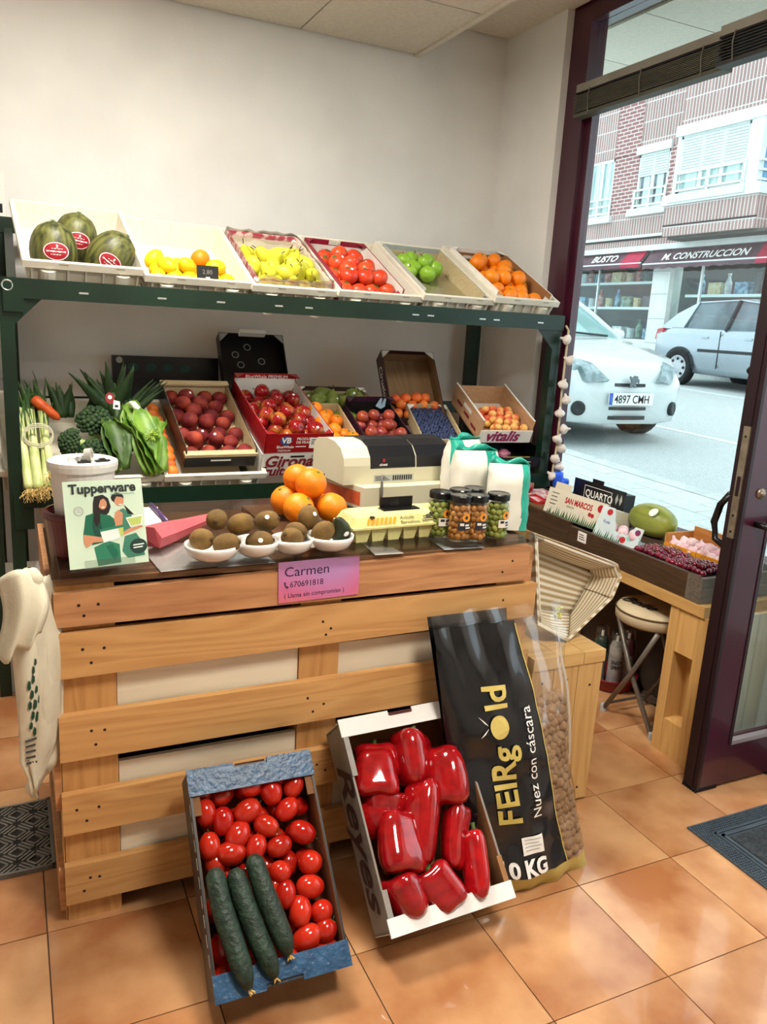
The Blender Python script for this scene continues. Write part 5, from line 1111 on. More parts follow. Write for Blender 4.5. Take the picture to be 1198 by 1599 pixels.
# four-bowl dish and kiwis
m_porc = mat('porcelain', '#e6e3dd', rough=.12, coat=.5)
BWL = [(-.912, .345, .064), (-.806, .350, .054), (-.716, .352, .052), (-.617, .356, .060)]
t = thing('snack_dish', 'white dish of four joined bowls full of kiwis', 'dish', Matrix.Translation((-.765, .35, TZ)))
for x, y, r in BWL:
    part('bowl', lambda b: lathe(b, [(0, 0), (r*.6, 0), (r*.85, .010), (r*.98, .026), (r, .036), (r*.96, .036), (r*.93, .026), (r*.8, .012), (r*.55, .005), (0, .005)], 28), m_porc, t, Matrix.Translation((x+.765, y-.35, 0)), smooth=True)
for (x0, y0, r0), (x1, y1, r1) in zip(BWL, BWL[1:]): bx('bridge', m_porc, t, x0+r0*.8+.765, x1-r1*.8+.765, -.018, .022, .012, .030, .004)
def kw(c): return (c.x, c.y, c.z)
KIWI = fmesh('kiwi', .0255, .033, m_kiwi, .03, .03, n=16, k=10); KTIP = mesh('stem_end', lambda b: lathe(b, [(0, .003), (.004, .002), (.006, 0)], 8), m_stem)
KS = [(-.932, .365, .925, (80, 10, 30)), (-.885, .322, .922, (75, 0, 60)), (-.890, .395, .962, (85, 0, -20)), (-.845, .350, .960, (20, 70, 0)), (-.806, .325, .922, (85, 0, 80)), (-.775, .372, .958, (70, 20, 50)), (-.722, .335, .922, (60, 0, -60)), (-.665, .385, .958, (-15, 10, 0)), (-.640, .345, .930, (20, 50, 0)), (-.700, .375, .925, (80, 0, 20))]
KLB = ['brown kiwi in the end bowl touching the pink sleeve', 'brown kiwi lying low in the end bowl of the dish', 'brown kiwi on top at the tip of the pink sleeve', 'round brown kiwi balanced between the first two bowls', 'brown kiwi lying across the second bowl', 'brown kiwi with a sticker on top of the second bowl', 'brown kiwi lying in the third bowl', 'brown kiwi standing on end with its stem scar up', 'brown kiwi leaning against the avocado', 'brown kiwi tucked behind the others in the third bowl']
for i_, (x, y, z, e) in enumerate(KS):
    o = fruit('kiwi', KIWI, (x, y, z), KLB[i_], 'kiwi', 'kiwis in the white dish', [('stem_end', KTIP, .032), ], rot=Euler([math.radians(q) for q in e]).to_matrix().to_4x4(), stick=.35, r=.027)
m_avo = mat('avocado_skin', '#232a16', '#333a20', rough=.5, scale=40, bump=.5)
o = fruit('avocado', mesh('avocado', lambda b: lathe(b, prof(.028, .036, .02, .02, 10), 16, fn=pea), m_avo, smooth=True), (-.592, .352, .928), 'dark green avocado at the end of the kiwi dish', 'avocado', None, rot=Euler((.5, -.4, 0)).to_matrix().to_4x4())
add('sticker', STICK, o, Matrix.Translation((.004, -.027, .012)) @ Matrix.Rotation(PI/2, 4, 'X') @ Matrix.Scale(1.3, 4))
# oranges heap
BORANGE = fmesh('orange', .044, .043, m_orange, .06, .03, n=20, k=12)
for x, y, z in ((-.615, .60, .928), (-.522, .590, .928), (-.555, .680, .928), (-.620, .70, .928), (-.572, .628, .990), (-.585, .700, .990)):
    fruit('orange', BORANGE, (x, y, z), 'large orange heaped on the counter beside the scale', 'orange', 'oranges heaped on the counter', [('stem_button', BUTTON, .041)], rot=rrot(.6))
# label printing scale / till
m_cream = mat('cream_plastic', '#d6d1b6', '#cec9ad', rough=.38, scale=3); m_blkgl = mat('black_gloss', '#141417', '#1b1b1f', rough=.28, scale=3)
sc = thing('shop_till', 'cream counter till with two rounded black lids and an orange side strip', 'till', frame((-.37, .71, TZ), 4))
part('base', lambda b: prism(b, [(0, 0), (.27, 0), (.33, .10), (.33, .36), (-.05, .36), (-.05, .25)], 0, .068), m_cream, sc, bevel=.006)
def tprof(x0, x1, sc_=1.0, dz=0):
    P = [(.055, .068), (.055, .125), (.060, .150), (.085, .178), (.125, .192), (.18, .195), (.25, .186), (.28, .165), (.285, .068)]
    return P
def housing(b): loft(b, [[(x, y, z) for y, z in tprof(0, 0)] for x in (-.045, -.04, .335)])
part('housing', housing, m_cream, sc, bevel=.004)
def lid(x0, x1, k):
    P = [(.053, .118), (.058, .150), (.083, .181), (.125, .196), (.18, .199), (.245, .190), (.262, .172)]; Q = [(y+(.006 if i < 2 else 0), z-.010) for i, (y, z) in enumerate(P)]
    def f(b): loft(b, [[(x, y, z) for y, z in P] + [(x, y, z) for y, z in reversed(Q)] for x in (x0, x1)])
    return part('lid', f, m_blkgl, sc, bevel=.003)
l1 = lid(.045, .205, 0); lid(.210, .338, 1)
flat('red_badge', [(.085, .135), (.095, .135), (.095, .146), (.085, .146)], mat('badge_red', '#a52a2e', rough=.4), l1, facing((0, .0525, 0), (1, 0, 0), (0, 0, 1)))
lettering('olivetti', .010, m_ink, l1, facing((.075, .0522, .124), (1, 0, 0), (0, 0, 1)), bold=.0003)
so = part('side_strip', lambda b: prism(b, [(.02, .010), (.245, .010), (.245, .052), (.02, .052)], 0, .001), mat('orange_strip', '#c8512a', '#d86a3a', rough=.45, scale=20), sc, facing((-.0005, 0, 0), (-.05/.255*1.0, .25/.255, 0), (0, 0, 1)))
lettering('BALANZAS', .026, m_ink, so, Matrix.Translation((.05, .022, .0014)), squeeze=1.1)
kp = part('info_plate', lambda b: box(b, .06, .20, .0535, .0550, .074, .094), m_greycard, sc)
for k in range(9): bx('print_mark', tagm, kp, .125+k*.008, .130+k*.008, .0530, .0534, .077, .092)
for k in range(3): bx('print_mark', tagm, kp, .064, .115-k*.008, .0530, .0534, .078+.005*k, .080+.005*k)
part('wire_hook', lambda b: tube(b, [(.055, -.006, .0), (.055, -.006, .05), (.053, -.008, .085), (.06, .0, .098), (.07, .02, .098)], .0045, 8), mat('grey_wire', '#6b6a66', rough=.4), sc, smooth=True)
t = thing('ballpoint_pen', 'dark blue ballpoint pen on the till base', 'pen', Matrix.Translation((-.385, .93, TZ+.0745)) @ Rz(38)); part('barrel', lambda b: tube(b, [(-.055, 0, 0), (.03, 0, 0), (.05, 0, 0)], [.005, .0052, .003], 8), mat('pen_blue', '#1c2140', rough=.3), t, smooth=True); bx('clip', m_blk, t, -.05, -.015, -.001, .001, .004, .007)
# egg carton with price holder
m_pulp = mat('yellow_pulp', '#d9d391', '#cfc884', rough=.9, scale=40, bump=.4)
EG = frame((-.545, .372, TZ), 3.5)
eg = thing('egg_carton', 'pale yellow egg carton printed with farm lettering on the counter', 'carton', EG)
def cells(b):
    n = 6; L = .282
    for i in range(n):
        for j in range(2):
            x0 = .004+i*L/n; y0 = .002+j*.052
            loft(b, [[(x0+.008, y0+.008, 0), (x0+L/n-.008, y0+.008, 0), (x0+L/n-.008, y0+.044, 0), (x0+.008, y0+.044, 0)], [(x0, y0, .038), (x0+L/n, y0, .038), (x0+L/n, y0+.052, .038), (x0, y0+.052, .038)]])
part('tray', cells, m_pulp, eg, bevel=.002, seg=1)
part('flange', lambda b: box(b, -.006, .294, -.006, .114, .037, .042), m_pulp, eg, bevel=.002)
part('lid', lambda b: loft(b, [[(-.002, -.002, .042), (.290, -.002, .042), (.290, .110, .042), (-.002, .110, .042)], [(.008, .012, .066), (.280, .012, .066), (.280, .096, .066), (.008, .096, .066)], [(.018, .024, .074), (.270, .024, .074), (.270, .084, .074), (.018, .084, .074)]]), m_pulp, eg, bevel=.004)
sd = Vector((0, .014, .024)).normalized(); LF_ = facing((0, -.0028, .043), (1, 0, 0), tuple(sd))
for k in range(7): flat('yellow_print', [(.035+k*.0125, .004), (.043+k*.0125, .004), (.050+k*.0125, .022), (.042+k*.0125, .022)], mat('yolk_print', '#e3a021', '#d8921a', rough=.8, scale=60), eg, LF_, .0009)
m_eink = mat('carton_ink', '#4d4a3a', rough=.8)
lettering('Avicola\nBarcelona, S.L.', .0125, m_eink, eg, LF_ @ Matrix.Translation((.135, .0145, .0009)), squeeze=1.15)
for k in range(3): flat('print_line', [(.205, .006+k*.006), (.235, .006+k*.006), (.235, .008+k*.006), (.205, .008+k*.006)], m_eink, eg, LF_, .0009)
flat('print_emblem', ell(.222, .018, .009, .006, 10), m_eink, eg, LF_, .0008); flat('print_emblem', ell(.265, .013, .010, .007, 10), m_eink, eg, LF_, .0008)
for x in (.055, .235): part('latch', lambda b: lathe(b, [(0, .004), (.006, .003), (.008, 0)], 10), m_nail, eg, Matrix.Translation((x, .010, .064)))
t = thing('price_holder', 'black folded price holder standing on the egg carton', 'sign', EG @ Matrix.Translation((.10, .055, .0745))); bx('face', m_blk, t, 0, .098, -.002, .002, 0, .030); bx('foot', m_blk, t, -.004, .106, -.030, .002, 0, .003); lettering('2,95', .016, mat('chalk_grey', '#3a3a3a', rough=.9), t, facing((.03, -.0024, .008), (1, 0, 0), (0, 0, 1)))
# jars
m_jarg = film('jar_glass', (.97, .98, .95, 1), .93, .02); m_lid = mat('black_lid', '#101011', rough=.25)
m_ol1 = mat('olive_tan', '#b07a3a', '#9a6428', rough=.25, scale=20, rand=.2); m_ol2 = mat('olive_green', '#8f9a48', '#78843a', rough=.25, scale=20, rand=.15)
OL = [fmesh('olive', .0095, .0105, m, .02, .02, n=9, k=6) for m in (m_ol1, m_ol2)]
m_jlab = mat('jar_label', '#e2ddd0', rough=.5); m_jor = mat('jar_emblem', '#e0902a', rough=.5); m_jdk = mat('jar_dark_print', '#232a33', rough=.5)
JP = [(-.285, .400, 1, 'jar of green olives at the back by the till'), (-.215, .415, 0, 'jar of tan olives hidden at the back of the jar group'), (-.165, .425, 1, 'jar of green olives at the back beside the flour bags'), (-.252, .348, 0, 'jar of tan olives beside the egg carton'), (-.206, .342, 0, 'jar of tan olives with round orange emblem at the glass edge'), (-.135, .348, 1, 'jar of green olives with round orange emblem beside the flour bag')]
random.seed(12)
for x, y, g, lb in JP:
    t = thing('olive_jar', lb, 'jar', Matrix.Translation((x, y, TZ)) @ Rz(random.uniform(-8, 8)), 'olive jars on the counter')
    part('glass', lambda b: lathe(b, [(0, 0), (.029, 0), (.032, .004), (.032, .085), (.029, .098), (.0275, .102), (.0275, .108)], 24), m_jarg, t, smooth=True)
    part('lid', lambda b: lathe(b, [(.0305, .106), (.031, .108), (.031, .121), (.029, .124), (.022, .1225), (0, .1225)], 24), m_lid, t, smooth=False)
    part('brine', lambda b: lathe(b, [(0, .004), (.020, .004), (.021, .006), (.021, .097), (0, .097)], 16), mat(('brine_tan', 'brine_green')[g], ('#8a5a24', '#78803a')[g], rough=.3), t, smooth=True)
    for lvl in range(6):
        for k in range(9):
            a = 2*PI*k/9+.35*(lvl % 2)
            if math.sin(a) > .35: continue
            add('olive', OL[g], t, Matrix.Translation((.0208*math.cos(a), .0208*math.sin(a), .013+lvl*.0155+random.uniform(-.002, .002))) @ rrot(1))
    def arc(b, a0, a1, z0, z1, r): grid(b, lambda u, v: (r*math.cos(a0+(a1-a0)*u), r*math.sin(a0+(a1-a0)*u), z0+(z1-z0)*v), 8, 1)
    lab = part('label', lambda b: arc(b, -2.1, -.9, .034, .056, .0324), m_jdk if not g else m_jlab, t, smooth=True)
    part('label_print', lambda b: (arc(b, -1.95, -1.6, .046, .053, .0327), arc(b, -1.45, -1.0, .038, .042, .0327), arc(b, -1.5, -1.1, .045, .05, .0327)), m_jlab if not g else m_jdk, lab, smooth=True)
    part('emblem', lambda b: b.faces.new([b.verts.new((.0328*math.sin(.36*math.cos(2*PI*k/14)+.15), -.0328*math.cos(.36*math.cos(2*PI*k/14)+.15), .068+.0115*math.sin(2*PI*k/14))) for k in range(14)]), m_jor, lab)
    part('emblem_mark', lambda b: b.faces.new([b.verts.new((.0331*math.sin(.13*math.cos(2*PI*k/8)+.15), -.0331*math.cos(.13*math.cos(2*PI*k/8)+.15), .068+.005*math.sin(2*PI*k/8))) for k in range(8)]), m_jdk, lab)
# flour bags
m_bagw = mat('paper_bag_white', '#dfdccf', '#d3d0c3', rough=.55, scale=8, bump=.25, bscale=30); m_baggr = mat('bag_green', '#0f8a74', '#2fa892', rough=.35, scale=14, bump=.5, bscale=24)
def pillow(b, w, d, h, top=.35, seed=0):
    def f(u, v):
        a = 2*PI*u; prof_ = (1-(max(0, v-.72)/.28)**1.6*(1-top)) if v > .72 else 1
        sq = 1/max(abs(math.cos(a)), abs(math.sin(a)))**.55
        wob = 1+.11*noise.noise(Vector((math.cos(a)*2+seed, math.sin(a)*2, v*6)))
        return (w/2*math.cos(a)*sq*wob*(1+.04*math.sin(PI*v)), d/2*math.sin(a)*sq*prof_*wob, h*v)
    vs = grid(b, f, 22, 12); bmesh.ops.remove_doubles(b, verts=b.verts[:], dist=1e-5)
    b.faces.new([vs[i][0] for i in range(22)][::-1]) if 0 else None
def fbag(label, M, w, d, h, green, seed):
    t = thing('flour_bag', label, 'bag', M, 'green and white bags on the counter')
    part('bag', lambda b: pillow(b, w, d, h, .3, seed), m_bagw, t, smooth=True)
    for (u0, u1) in green:
        def g(b):
            def f(u, v):
                a = u0+(u1-u0)*u; vv = .0+1.0*v; prof_ = (1-(max(0, vv-.72)/.28)**1.6*.7) if vv > .72 else 1
                sq = 1/max(abs(math.cos(a)), abs(math.sin(a)))**.55; wob = 1.014+.11*noise.noise(Vector((math.cos(a)*2+seed, math.sin(a)*2, vv*6)))
                return (w/2*math.cos(a)*sq*wob*(1+.04*math.sin(PI*vv)), d/2*math.sin(a)*sq*prof_*wob, h*vv)
            grid(b, f, 8, 12)
        part('green_panel', g, m_baggr, t, smooth=True)
    part('sealed_top', lambda b: grid(b, lambda u, v: ((u-.5)*w*(1.0-.15*v), .006*math.sin(u*17)+.012*v*math.sin(u*5), h*.985+(.016+.008*math.sin(u*9+seed))*v), 10, 2), m_baggr, t, smooth=True, solid=.002)
    for k in range(0): flat('print_mark', [(-.02+.012*k, h*.80), (-.012+.012*k, h*.80), (-.012+.012*k, h*.86), (-.02+.012*k, h*.86)], tagm, t, facing((0, -d/2*1.03, 0), (1, 0, 0), (0, 0, 1)))
    return t
fbag('white bag with a green side panel at the end of the counter', Matrix.Translation((-.052, .425, TZ)) @ Rz(-24) @ Rx(-7), .115, .085, .185, [(-PI*.5+.55, .25)], 1)
fbag('white bag with green stripe standing behind the olive jars', Matrix.Translation((-.085, .56, TZ)) @ Rz(-8), .135, .10, .205, [(-PI/2+.30, -PI/2+.75)], 2)
fbag('white bag with green top slumped against the till', Matrix.Translation((-.045, .70, TZ)) @ Rz(10), .12, .10, .215, [(-PI*.9, -PI*.6)], 3)
t = thing('wooden_scoop', 'rounded light wood scoop handle behind the flour bag', 'scoop', Matrix.Translation((.0 - .012, .66, TZ))); part('handle', lambda b: tube(b, [(0, 0, .006), (0, 0, .05), (0, 0, .066), (0, 0, .072)], [.012, .014, .011, .004], 10), m_palebox, t, smooth=True)

# ================================================================ IN FRONT OF THE COUNTER
random.seed(77)
# wooden box beside the counter
m_boxw = wood('box_plank', '#cfa468', '#b07f42', 2, ring=10, rough=.55); m_boxt = wood('box_top_plank', '#d0a86c', '#b38648', 0, ring=10, rough=.55)
wb = thing('wooden_box', 'light pine plank box standing at the end of the counter', 'box', Matrix.Translation((.02, .322, 0)))
WI = wb.matrix_basis.inverted()
for x0, x1 in ((.02, .098), (.10, .188), (.19, .280)): bx('plank', m_boxw, wb, x0, x1, .322, .340, .008, .472, .002, M=WI)
for y0, y1 in ((.342, .45), (.452, .56), (.562, .67)): bx('side_plank', m_boxw, wb, .262, .278, y0, y1, .008, .472, .002, M=WI); bx('side_plank', m_boxw, wb, .022, .038, y0, y1, .008, .472, .002, M=WI)
for x0, x1 in ((.02, .11), (.112, .202), (.204, .284)): bx('top_plank', m_boxt, wb, x0, x1, .318, .685, .474, .512, .002, M=WI)
bx('plank', m_boxw, wb, .02, .28, .672, .685, .008, .472, .002, M=WI)
for x, z in ((.24, .40), (.15, .43), (.24, .05), (.06, .43)): part('nail_hole', lambda b: lathe(b, [(0, .0005), (.004, .0005), (.004, -.001)], 8), m_nail, wb, WI @ Matrix.Translation((x, .3215, z)) @ Rx(90))
# striped fabric basket tipped on the box
m_stripe = stripes('ticking_stripe', '#e0d9c6', '#a8926a', 4, 17, soft=.22)
st = thing('striped_basket', 'beige and cream striped fabric basket tipped on its side on the wooden box', 'basket', Matrix.Translation((.2, .45, .516)))
rim = [(.055, .42, .858), (.375, .425, .738), (.402, .43, .695), (.372, .425, .632), (.205, .405, .522), (.095, .41, .585)]
bck = [(.085, .505, .800), (.345, .505, .706), (.356, .505, .690), (.330, .505, .640), (.285, .505, .562), (.115, .505, .600)]
O = Vector((.2, .45, .516))
def wallp(a, c, nm, smoothn=8, flip=False):
    A0, A1, B0, B1 = [Vector(p)-O for p in (rim[a], rim[c], bck[a], bck[c])]
    def f(b): grid(b, lambda u, v: (A0.lerp(A1, u)).lerp(B0.lerp(B1, u), v)+Vector((0, 0, -.012*math.sin(PI*u)*math.sin(PI*v))), 8, 6, uv=True)
    part(nm, f, m_stripe, st, smooth=True, solid=.006)
wallp(0, 1, 'wall_panel'); wallp(1, 2, 'wall_panel'); wallp(2, 3, 'wall_panel'); wallp(3, 4, 'wall_panel'); wallp(4, 5, 'wall_panel'); wallp(5, 0, 'wall_panel')
def bk(b):
    P = [Vector(p)-O for p in bck]; grid(b, lambda u, v: (P[5].lerp(P[4], u)).lerp(P[0].lerp(P[2], u), v)+Vector((0, -.008*math.sin(PI*u)*math.sin(PI*v), 0)), 10, 10, uv=True)
part('base_panel', bk, m_stripe, st, smooth=True, solid=.006)
def cuff(b):
    P = [Vector(p)-O for p in rim]; c = sum(P, Vector())/6; n = len(P); fr_ = Vector((-.35, -.92, .15))
    q = []
    for p in P:
        o_ = (p-c).normalized(); q.append((p, p+o_*.010+fr_*.006, p+o_*.012-fr_*.050))
    R = [[b.verts.new(x) for x in t_] for t_ in q]
    for k in range(n):
        for j in range(2): b.faces.new((R[k][j], R[(k+1) % n][j], R[(k+1) % n][j+1], R[k][j+1]))
    lay = b.loops.layers.uv.verify()
    for fc in b.faces:
        for l in fc.loops: l[lay].uv = (0, (l.vert.co-c).dot(Vector((.4, .2, .9)))*4)
part('folded_cuff', cuff, m_stripe, st, smooth=False, solid=.004)
def seam(a, k): part('seam', lambda b: tube(b, [Vector(rim[a]).lerp(Vector(bck[a]), q)-O+Vector((0, -.004, 0)) for q in (.15, .6, 1)], .0015, 5), mat('seam_thread', '#8a7a58', rough=.9), st)
seam(1, 0); seam(4, 0)

# ---------------------------------------------------------------- blue tomato crate
m_bluecard = mat('blue_card', '#1d3f5f', '#2d5578', rough=.35, scale=30, bump=.5, bscale=90); m_cardin = mat('brown_card_inside', '#6f4a2c', '#7c5533', rough=.8, scale=10); m_darkside = mat('dark_print_card', '#1c1a1c', '#2c2a2c', rough=.4, scale=20)
FT = frame((-1.002, -.095, .088), -1.2, 45.8)
c = carton('tomato_crate', 'blue card crate of plum tomatoes leaning against the counter', 'crate', FT, .292, .455, .095, m_darkside, m_cardin, t=.005, corners=False)
def flap(b, y0, y1):
    for x0, x1, d in ((-.002, .105, 0), (.105, .185, -.012), (.185, .294, 0)): box(b, x0, x1, y0 if d == 0 else y0-d*(1 if y0 < .2 else 0), y1+(d if y0 > .2 else 0), -.001, .004)
part('end_flap', lambda b: flap(b, .402, .462), m_bluecard, c, bevel=.001, seg=1); part('end_flap', lambda b: flap(b, -.007, .045), m_bluecard, c, bevel=.001, seg=1)
bx('end_face', m_bluecard, c, 0, .292, -.0015, 0, -.09, 0); bx('end_face', m_bluecard, c, 0, .292, .455, .4565, -.09, 0)
bx('hand_slot', mat('slot_brown', '#4a1f16', rough=.8), c, .11, .18, .455, .458, -.02, .002)
for k in range(9): bx('side_print', m_greycard, c, -.0012, -.0003, .06+k*.038, .085+k*.038, -.018, -.010)
for x in (0, .27): part('corner_flap', lambda b: prism(b, [(x, .36), (x+.022, .36), (x+.022, .405), (x, .405)], -.008, -.003), m_cardin, c)
m_tom = mat('tomato_skin', '#a8120c', '#c02c16', rough=.14, scale=7, rand=.14, coat=.3, sss=.05)
TOM = mesh('plum_tomato', lambda b: lathe(b, prof(.0255, .034, .10, .03, 12), 18), m_tom, smooth=True); TOMB = mesh('plum_tomato', lambda b: lathe(b, prof(.027, .029, .12, .04, 12), 18), m_tom, smooth=True)
def caly(b):
    for k in range(6):
        a = k*PI/3; strap(b, (.001*math.cos(a), .001*math.sin(a), 0), (math.cos(a), math.sin(a), .15), .014, .0045, -.2, n=4)
    tube(b, [(0, 0, 0), (.002, 0, .007), (.005, .002, .011)], .0013, 5)
TCAL = mesh('calyx', caly, m_gstem, smooth=True)
TP = [(0.032, 0.369, 85), (0.07, 0.343, 80), (0.018, 0.296, 85), (0.128, 0.354, 20), (0.145, 0.406, 10), (0.191, 0.389, 90), (0.248, 0.391, 60), (0.222, 0.341, 25), (0.166, 0.314, -30), (0.247, 0.284, -35), (0.099, 0.307, 60), (0.078, 0.272, -10), (0.135, 0.272, 70), (0.188, 0.265, 5), (0.253, 0.216, 0), (0.18, 0.211, 0), (0.243, 0.167, -20), (0.184, 0.164, 70), (0.21, 0.123, 80), (0.258, 0.112, 20), (0.258, 0.073, 40), (0.214, 0.068, 10), (0.043, 0.262, 80), (0.081, 0.403, 30), (0.025, 0.091, 90), (0.032, 0.035, 70), (0.097, 0.035, 20), (0.165, 0.188, 60), (0.16, 0.04, 10), (0.255, 0.03, 0), (.03, .415, 60), (.21, .415, 20), (.12, .16, 40), (.06, .16, 20)]
for i, (x, y, a) in enumerate(TP):
    x = min(max(x, .034), .258); y = min(max(y, .035), .42); top = i < 22
    M = FT @ Matrix.Translation((x, y, -.030 if top else -.046)) @ Rz(a+random.uniform(-12, 12)) @ Ry(90+random.uniform(-18, 18)) @ Matrix.Scale(random.uniform(.92, 1.06), 4)
    o = add('plum_tomato', TOMB if i in (14, 15, 19, 20) else TOM, None, M, label='glossy red plum tomato in the blue crate', cat='tomato', group='tomatoes in the blue crate')
    if i % 3 != 1: add('calyx', TCAL, o, Matrix.Translation((0, 0, .029 if i not in (14, 15, 19, 20) else .0245)))
# filler layer below
for i in range(5):
    for j in range(7):
        x, y = .042+i*.052+(.012 if j % 2 else -.006), .05+j*.060
        M = FT @ Matrix.Translation((min(max(x, .036), .256), y, -.066)) @ Rz(random.uniform(0, 180)) @ Ry(90) @ Matrix.Scale(.9, 4)
        add('plum_tomato', TOM, None, M, label='red plum tomato deep in the blue crate under the others', cat='tomato', group='tomatoes in the lower layer of the blue crate')
# cucumbers
m_cuc = mat('cucumber_skin', '#14251a', '#294030', rough=.5, scale=60, bump=.8, bscale=110, contrast=(.4, .75))
def cucumber(P, r, label):
    pts = [Vector((x, y, z)) for x, y, z in P]; n = 16; path = []
    for k in range(n+1):
        t_ = k/n*(len(pts)-1); i = min(int(t_), len(pts)-2); path.append(pts[i].lerp(pts[i+1], t_-i))
    sm = [path[0]]+[(path[k-1]+path[k]*2+path[k+1])/4 for k in range(1, n)]+[path[-1]]
    rr = [r*min(1, (.30+1.0*math.sqrt(min(1, (k+.1)/2.2))))*(.86+.14*math.sin(PI*k/n)) if k < 3 else r*(.9+.1*math.sin(PI*k/n))*(1 if k < n-2 else (.93, .74, .36)[k-n+2]) for k in range(n+1)]
    t = thing('cucumber', label, 'cucumber', FT, 'cucumbers on the tomatoes')
    part('body', lambda b: tube(b, sm, rr, 16), m_cuc, t, smooth=True)
    e = sm[-1]; d = (sm[-1]-sm[-2]).normalized()
    def fl_(b):
        for k in range(5): strap(b, e, d+Vector((random.uniform(-.7, .7), random.uniform(-.3, .3), random.uniform(-.6, .6))), .014, .005, .3, n=3)
    part('dried_flower', fl_, mat('dried_flower', '#d9b25e', '#b98c3c', rough=.8, scale=60), t, smooth=True, solid=.0008)
cucumber([(.012+.018, .245, .008), (.034, .17, .010), (.050, .088, .014), (.066, .004, .020)], .0235, 'dark cucumber along the outer side of the tomato crate')
cucumber([(.072, .235, .006), (.082, .17, .008), (.102, .086, .010), (.124, .012, .012)], .0235, 'dark cucumber between the two other cucumbers')
cucumber([(.117, .255, .004), (.128, .182, .008), (.144, .115, .012), (.160, .045, .016)], .0235, 'dark cucumber lying next to the uncovered tomatoes')

# ---------------------------------------------------------------- white pepper crate
m_wcard = mat('white_glossy_card', '#eceae6', '#e2e0dc', rough=.3, scale=6); m_greyside = mat('grey_print_card', '#8f8a84', '#7d7872', rough=.5, scale=14)
FP = frame((-.602, -.077, .105), 1.8, 46.8)
c = carton('pepper_crate', 'white and grey card crate of red peppers leaning against the counter', 'crate', FP, .332, .482, .105, m_greyside, m_card, t=.005, corners=False)
def topflap(b):
    for x0, x1, y0 in ((-.004, .135, .445), (.135, .205, .445), (.205, .336, .445)): box(b, x0, x1, y0, .490 if x0 != .135 else .478, .001, .005)
part('end_flap', topflap, m_wcard, c, bevel=.001, seg=1)
part('end_flap', lambda b: box(b, -.004, .336, -.010, .030, .001, .005), m_wcard, c, bevel=.001, seg=1)
bx('end_face', m_wcard, c, 0, .332, -.0015, 0, -.10, .002); bx('end_face', m_wcard, c, 0, .332, .482, .4835, -.10, .002)
bx('hand_slot', mat('slot_brown'[:10], '#4a1f16', rough=.8), c, .138, .202, .476, .484, .0005, .0062); bx('hand_slot', m_greycard, c, .15, .21, -.0025, -.0012, -.045, -.030)
for x0 in (0, .318):
    part('corner_flap', lambda b: prism(b, [(x0, .35), (x0+.014, .35), (x0+.014, .445), (x0, .445)], .0, .004), m_greyside if x0 == 0 else m_card, c); part('corner_flap', lambda b: prism(b, [(x0, .03), (x0+.014, .03), (x0+.014, .09), (x0, .09)], .0, .004), m_greyside if x0 == 0 else m_card, c)
lettering('Reyes', .115, mat('dark_plum_ink', '#3a1a20', rough=.6), c, facing((-.0015, .40, -.085), (0, -1, 0), (0, 0, 1)), shear=.35, bold=.002, squeeze=1.25)
m_pep = mat('pepper_skin', '#8a0810', '#a81016', rough=.12, scale=6, coat=.5, rand=.12)
def pepper_me(L, r, lob, seed, bend=0):
    def f(b):
        n = 28; prof_ = [(0, L*.93), (.28, L*.965), (.62, L*.99), (.86, L*.95), (.99, L*.85), (1, L*.70), (.97, L*.52), (.93, L*.35), (.86, L*.18), (.70, L*.06), (.45, L*.0), (.22, L*.015), (0, L*.03)]
        def fn(c):
            a = math.atan2(c.y, c.x); t_ = c.z/L; rr = math.hypot(c.x, c.y)
            k = 1+lob*math.cos(3*a+seed)+.05*math.cos(2*a+seed*2)+.05*noise.noise(Vector((math.cos(a)*1.3+seed, math.sin(a)*1.3, t_*2.5)))
            return (c.x*k+bend*L*(t_-.5)**2*2, c.y*k+.04*L*math.sin(t_*3+seed), c.z+.03*L*math.cos(3*a+seed)*(1 if t_ > .8 else -1 if t_ < .1 else 0)*rr/r)
        lathe(b, [(q*r, z) for q, z in prof_], n, fn=fn)
    return mesh('pepper', f, m_pep, smooth=True)
PM = [pepper_me(1, .30, .09, 1), pepper_me(1, .26, .11, 2.2, .1), pepper_me(1, .33, .10, 3.7), pepper_me(1, .24, .09, 5.1, -.12)]
def pst(b):
    tube(b, [(0, 0, .90), (.01, 0, .98), (.035, .01, 1.06), (.05, .015, 1.12)], [.085, .05, .034, .042], 9)
PST = mesh('stem', pst, m_gstem, smooth=True)
# (stem end x, y), (tip x, y), depth, size of girth, mesh
PP = [((.030, .295), (.058, .405), -.028, 1.0, 2), ((.103, .42), (.09, .33), -.055, 1.1, 0), ((.196, .425), (.158, .300), -.022, 1.1, 0), ((.268, .232), (.288, .375), -.022, 1.12, 2), ((.09, .30), (.068, .225), -.055, 1.2, 0), ((.186, .298), (.128, .118), -.012, .92, 0), ((.268, .222), (.196, .095), -.018, .85, 3),
      ((.034, .115), (.066, .250), -.015, 1.08, 2), ((.292, .155), (.252, .010), -.010, .88, 1), ((.138, .108), (.176, .010), -.018, 1.15, 1), ((.045, .110), (.052, .012), -.022, 1.1, 0), ((.045, .285), (.036, .20), -.06, 1.1, 1)]
PLB = ['red pepper with its green stem facing out at the grey printed side', 'red pepper deep in the shadow of the top flap', 'upright red pepper under the hand slot of the top flap', 'fat red pepper in the corner of the crate by the walnut sack', 'red pepper half buried behind the longest pepper', 'longest red pepper lying down the middle of the crate', 'bent red pepper with an orange shoulder below the fat corner pepper',
       'broad wrinkled red pepper beside the grey printed side', 'long narrow red pepper along the sack side of the crate', 'slanting red pepper resting on the low white flap', 'short red pepper in the low corner on the grey side', 'red pepper buried under the broad wrinkled one']
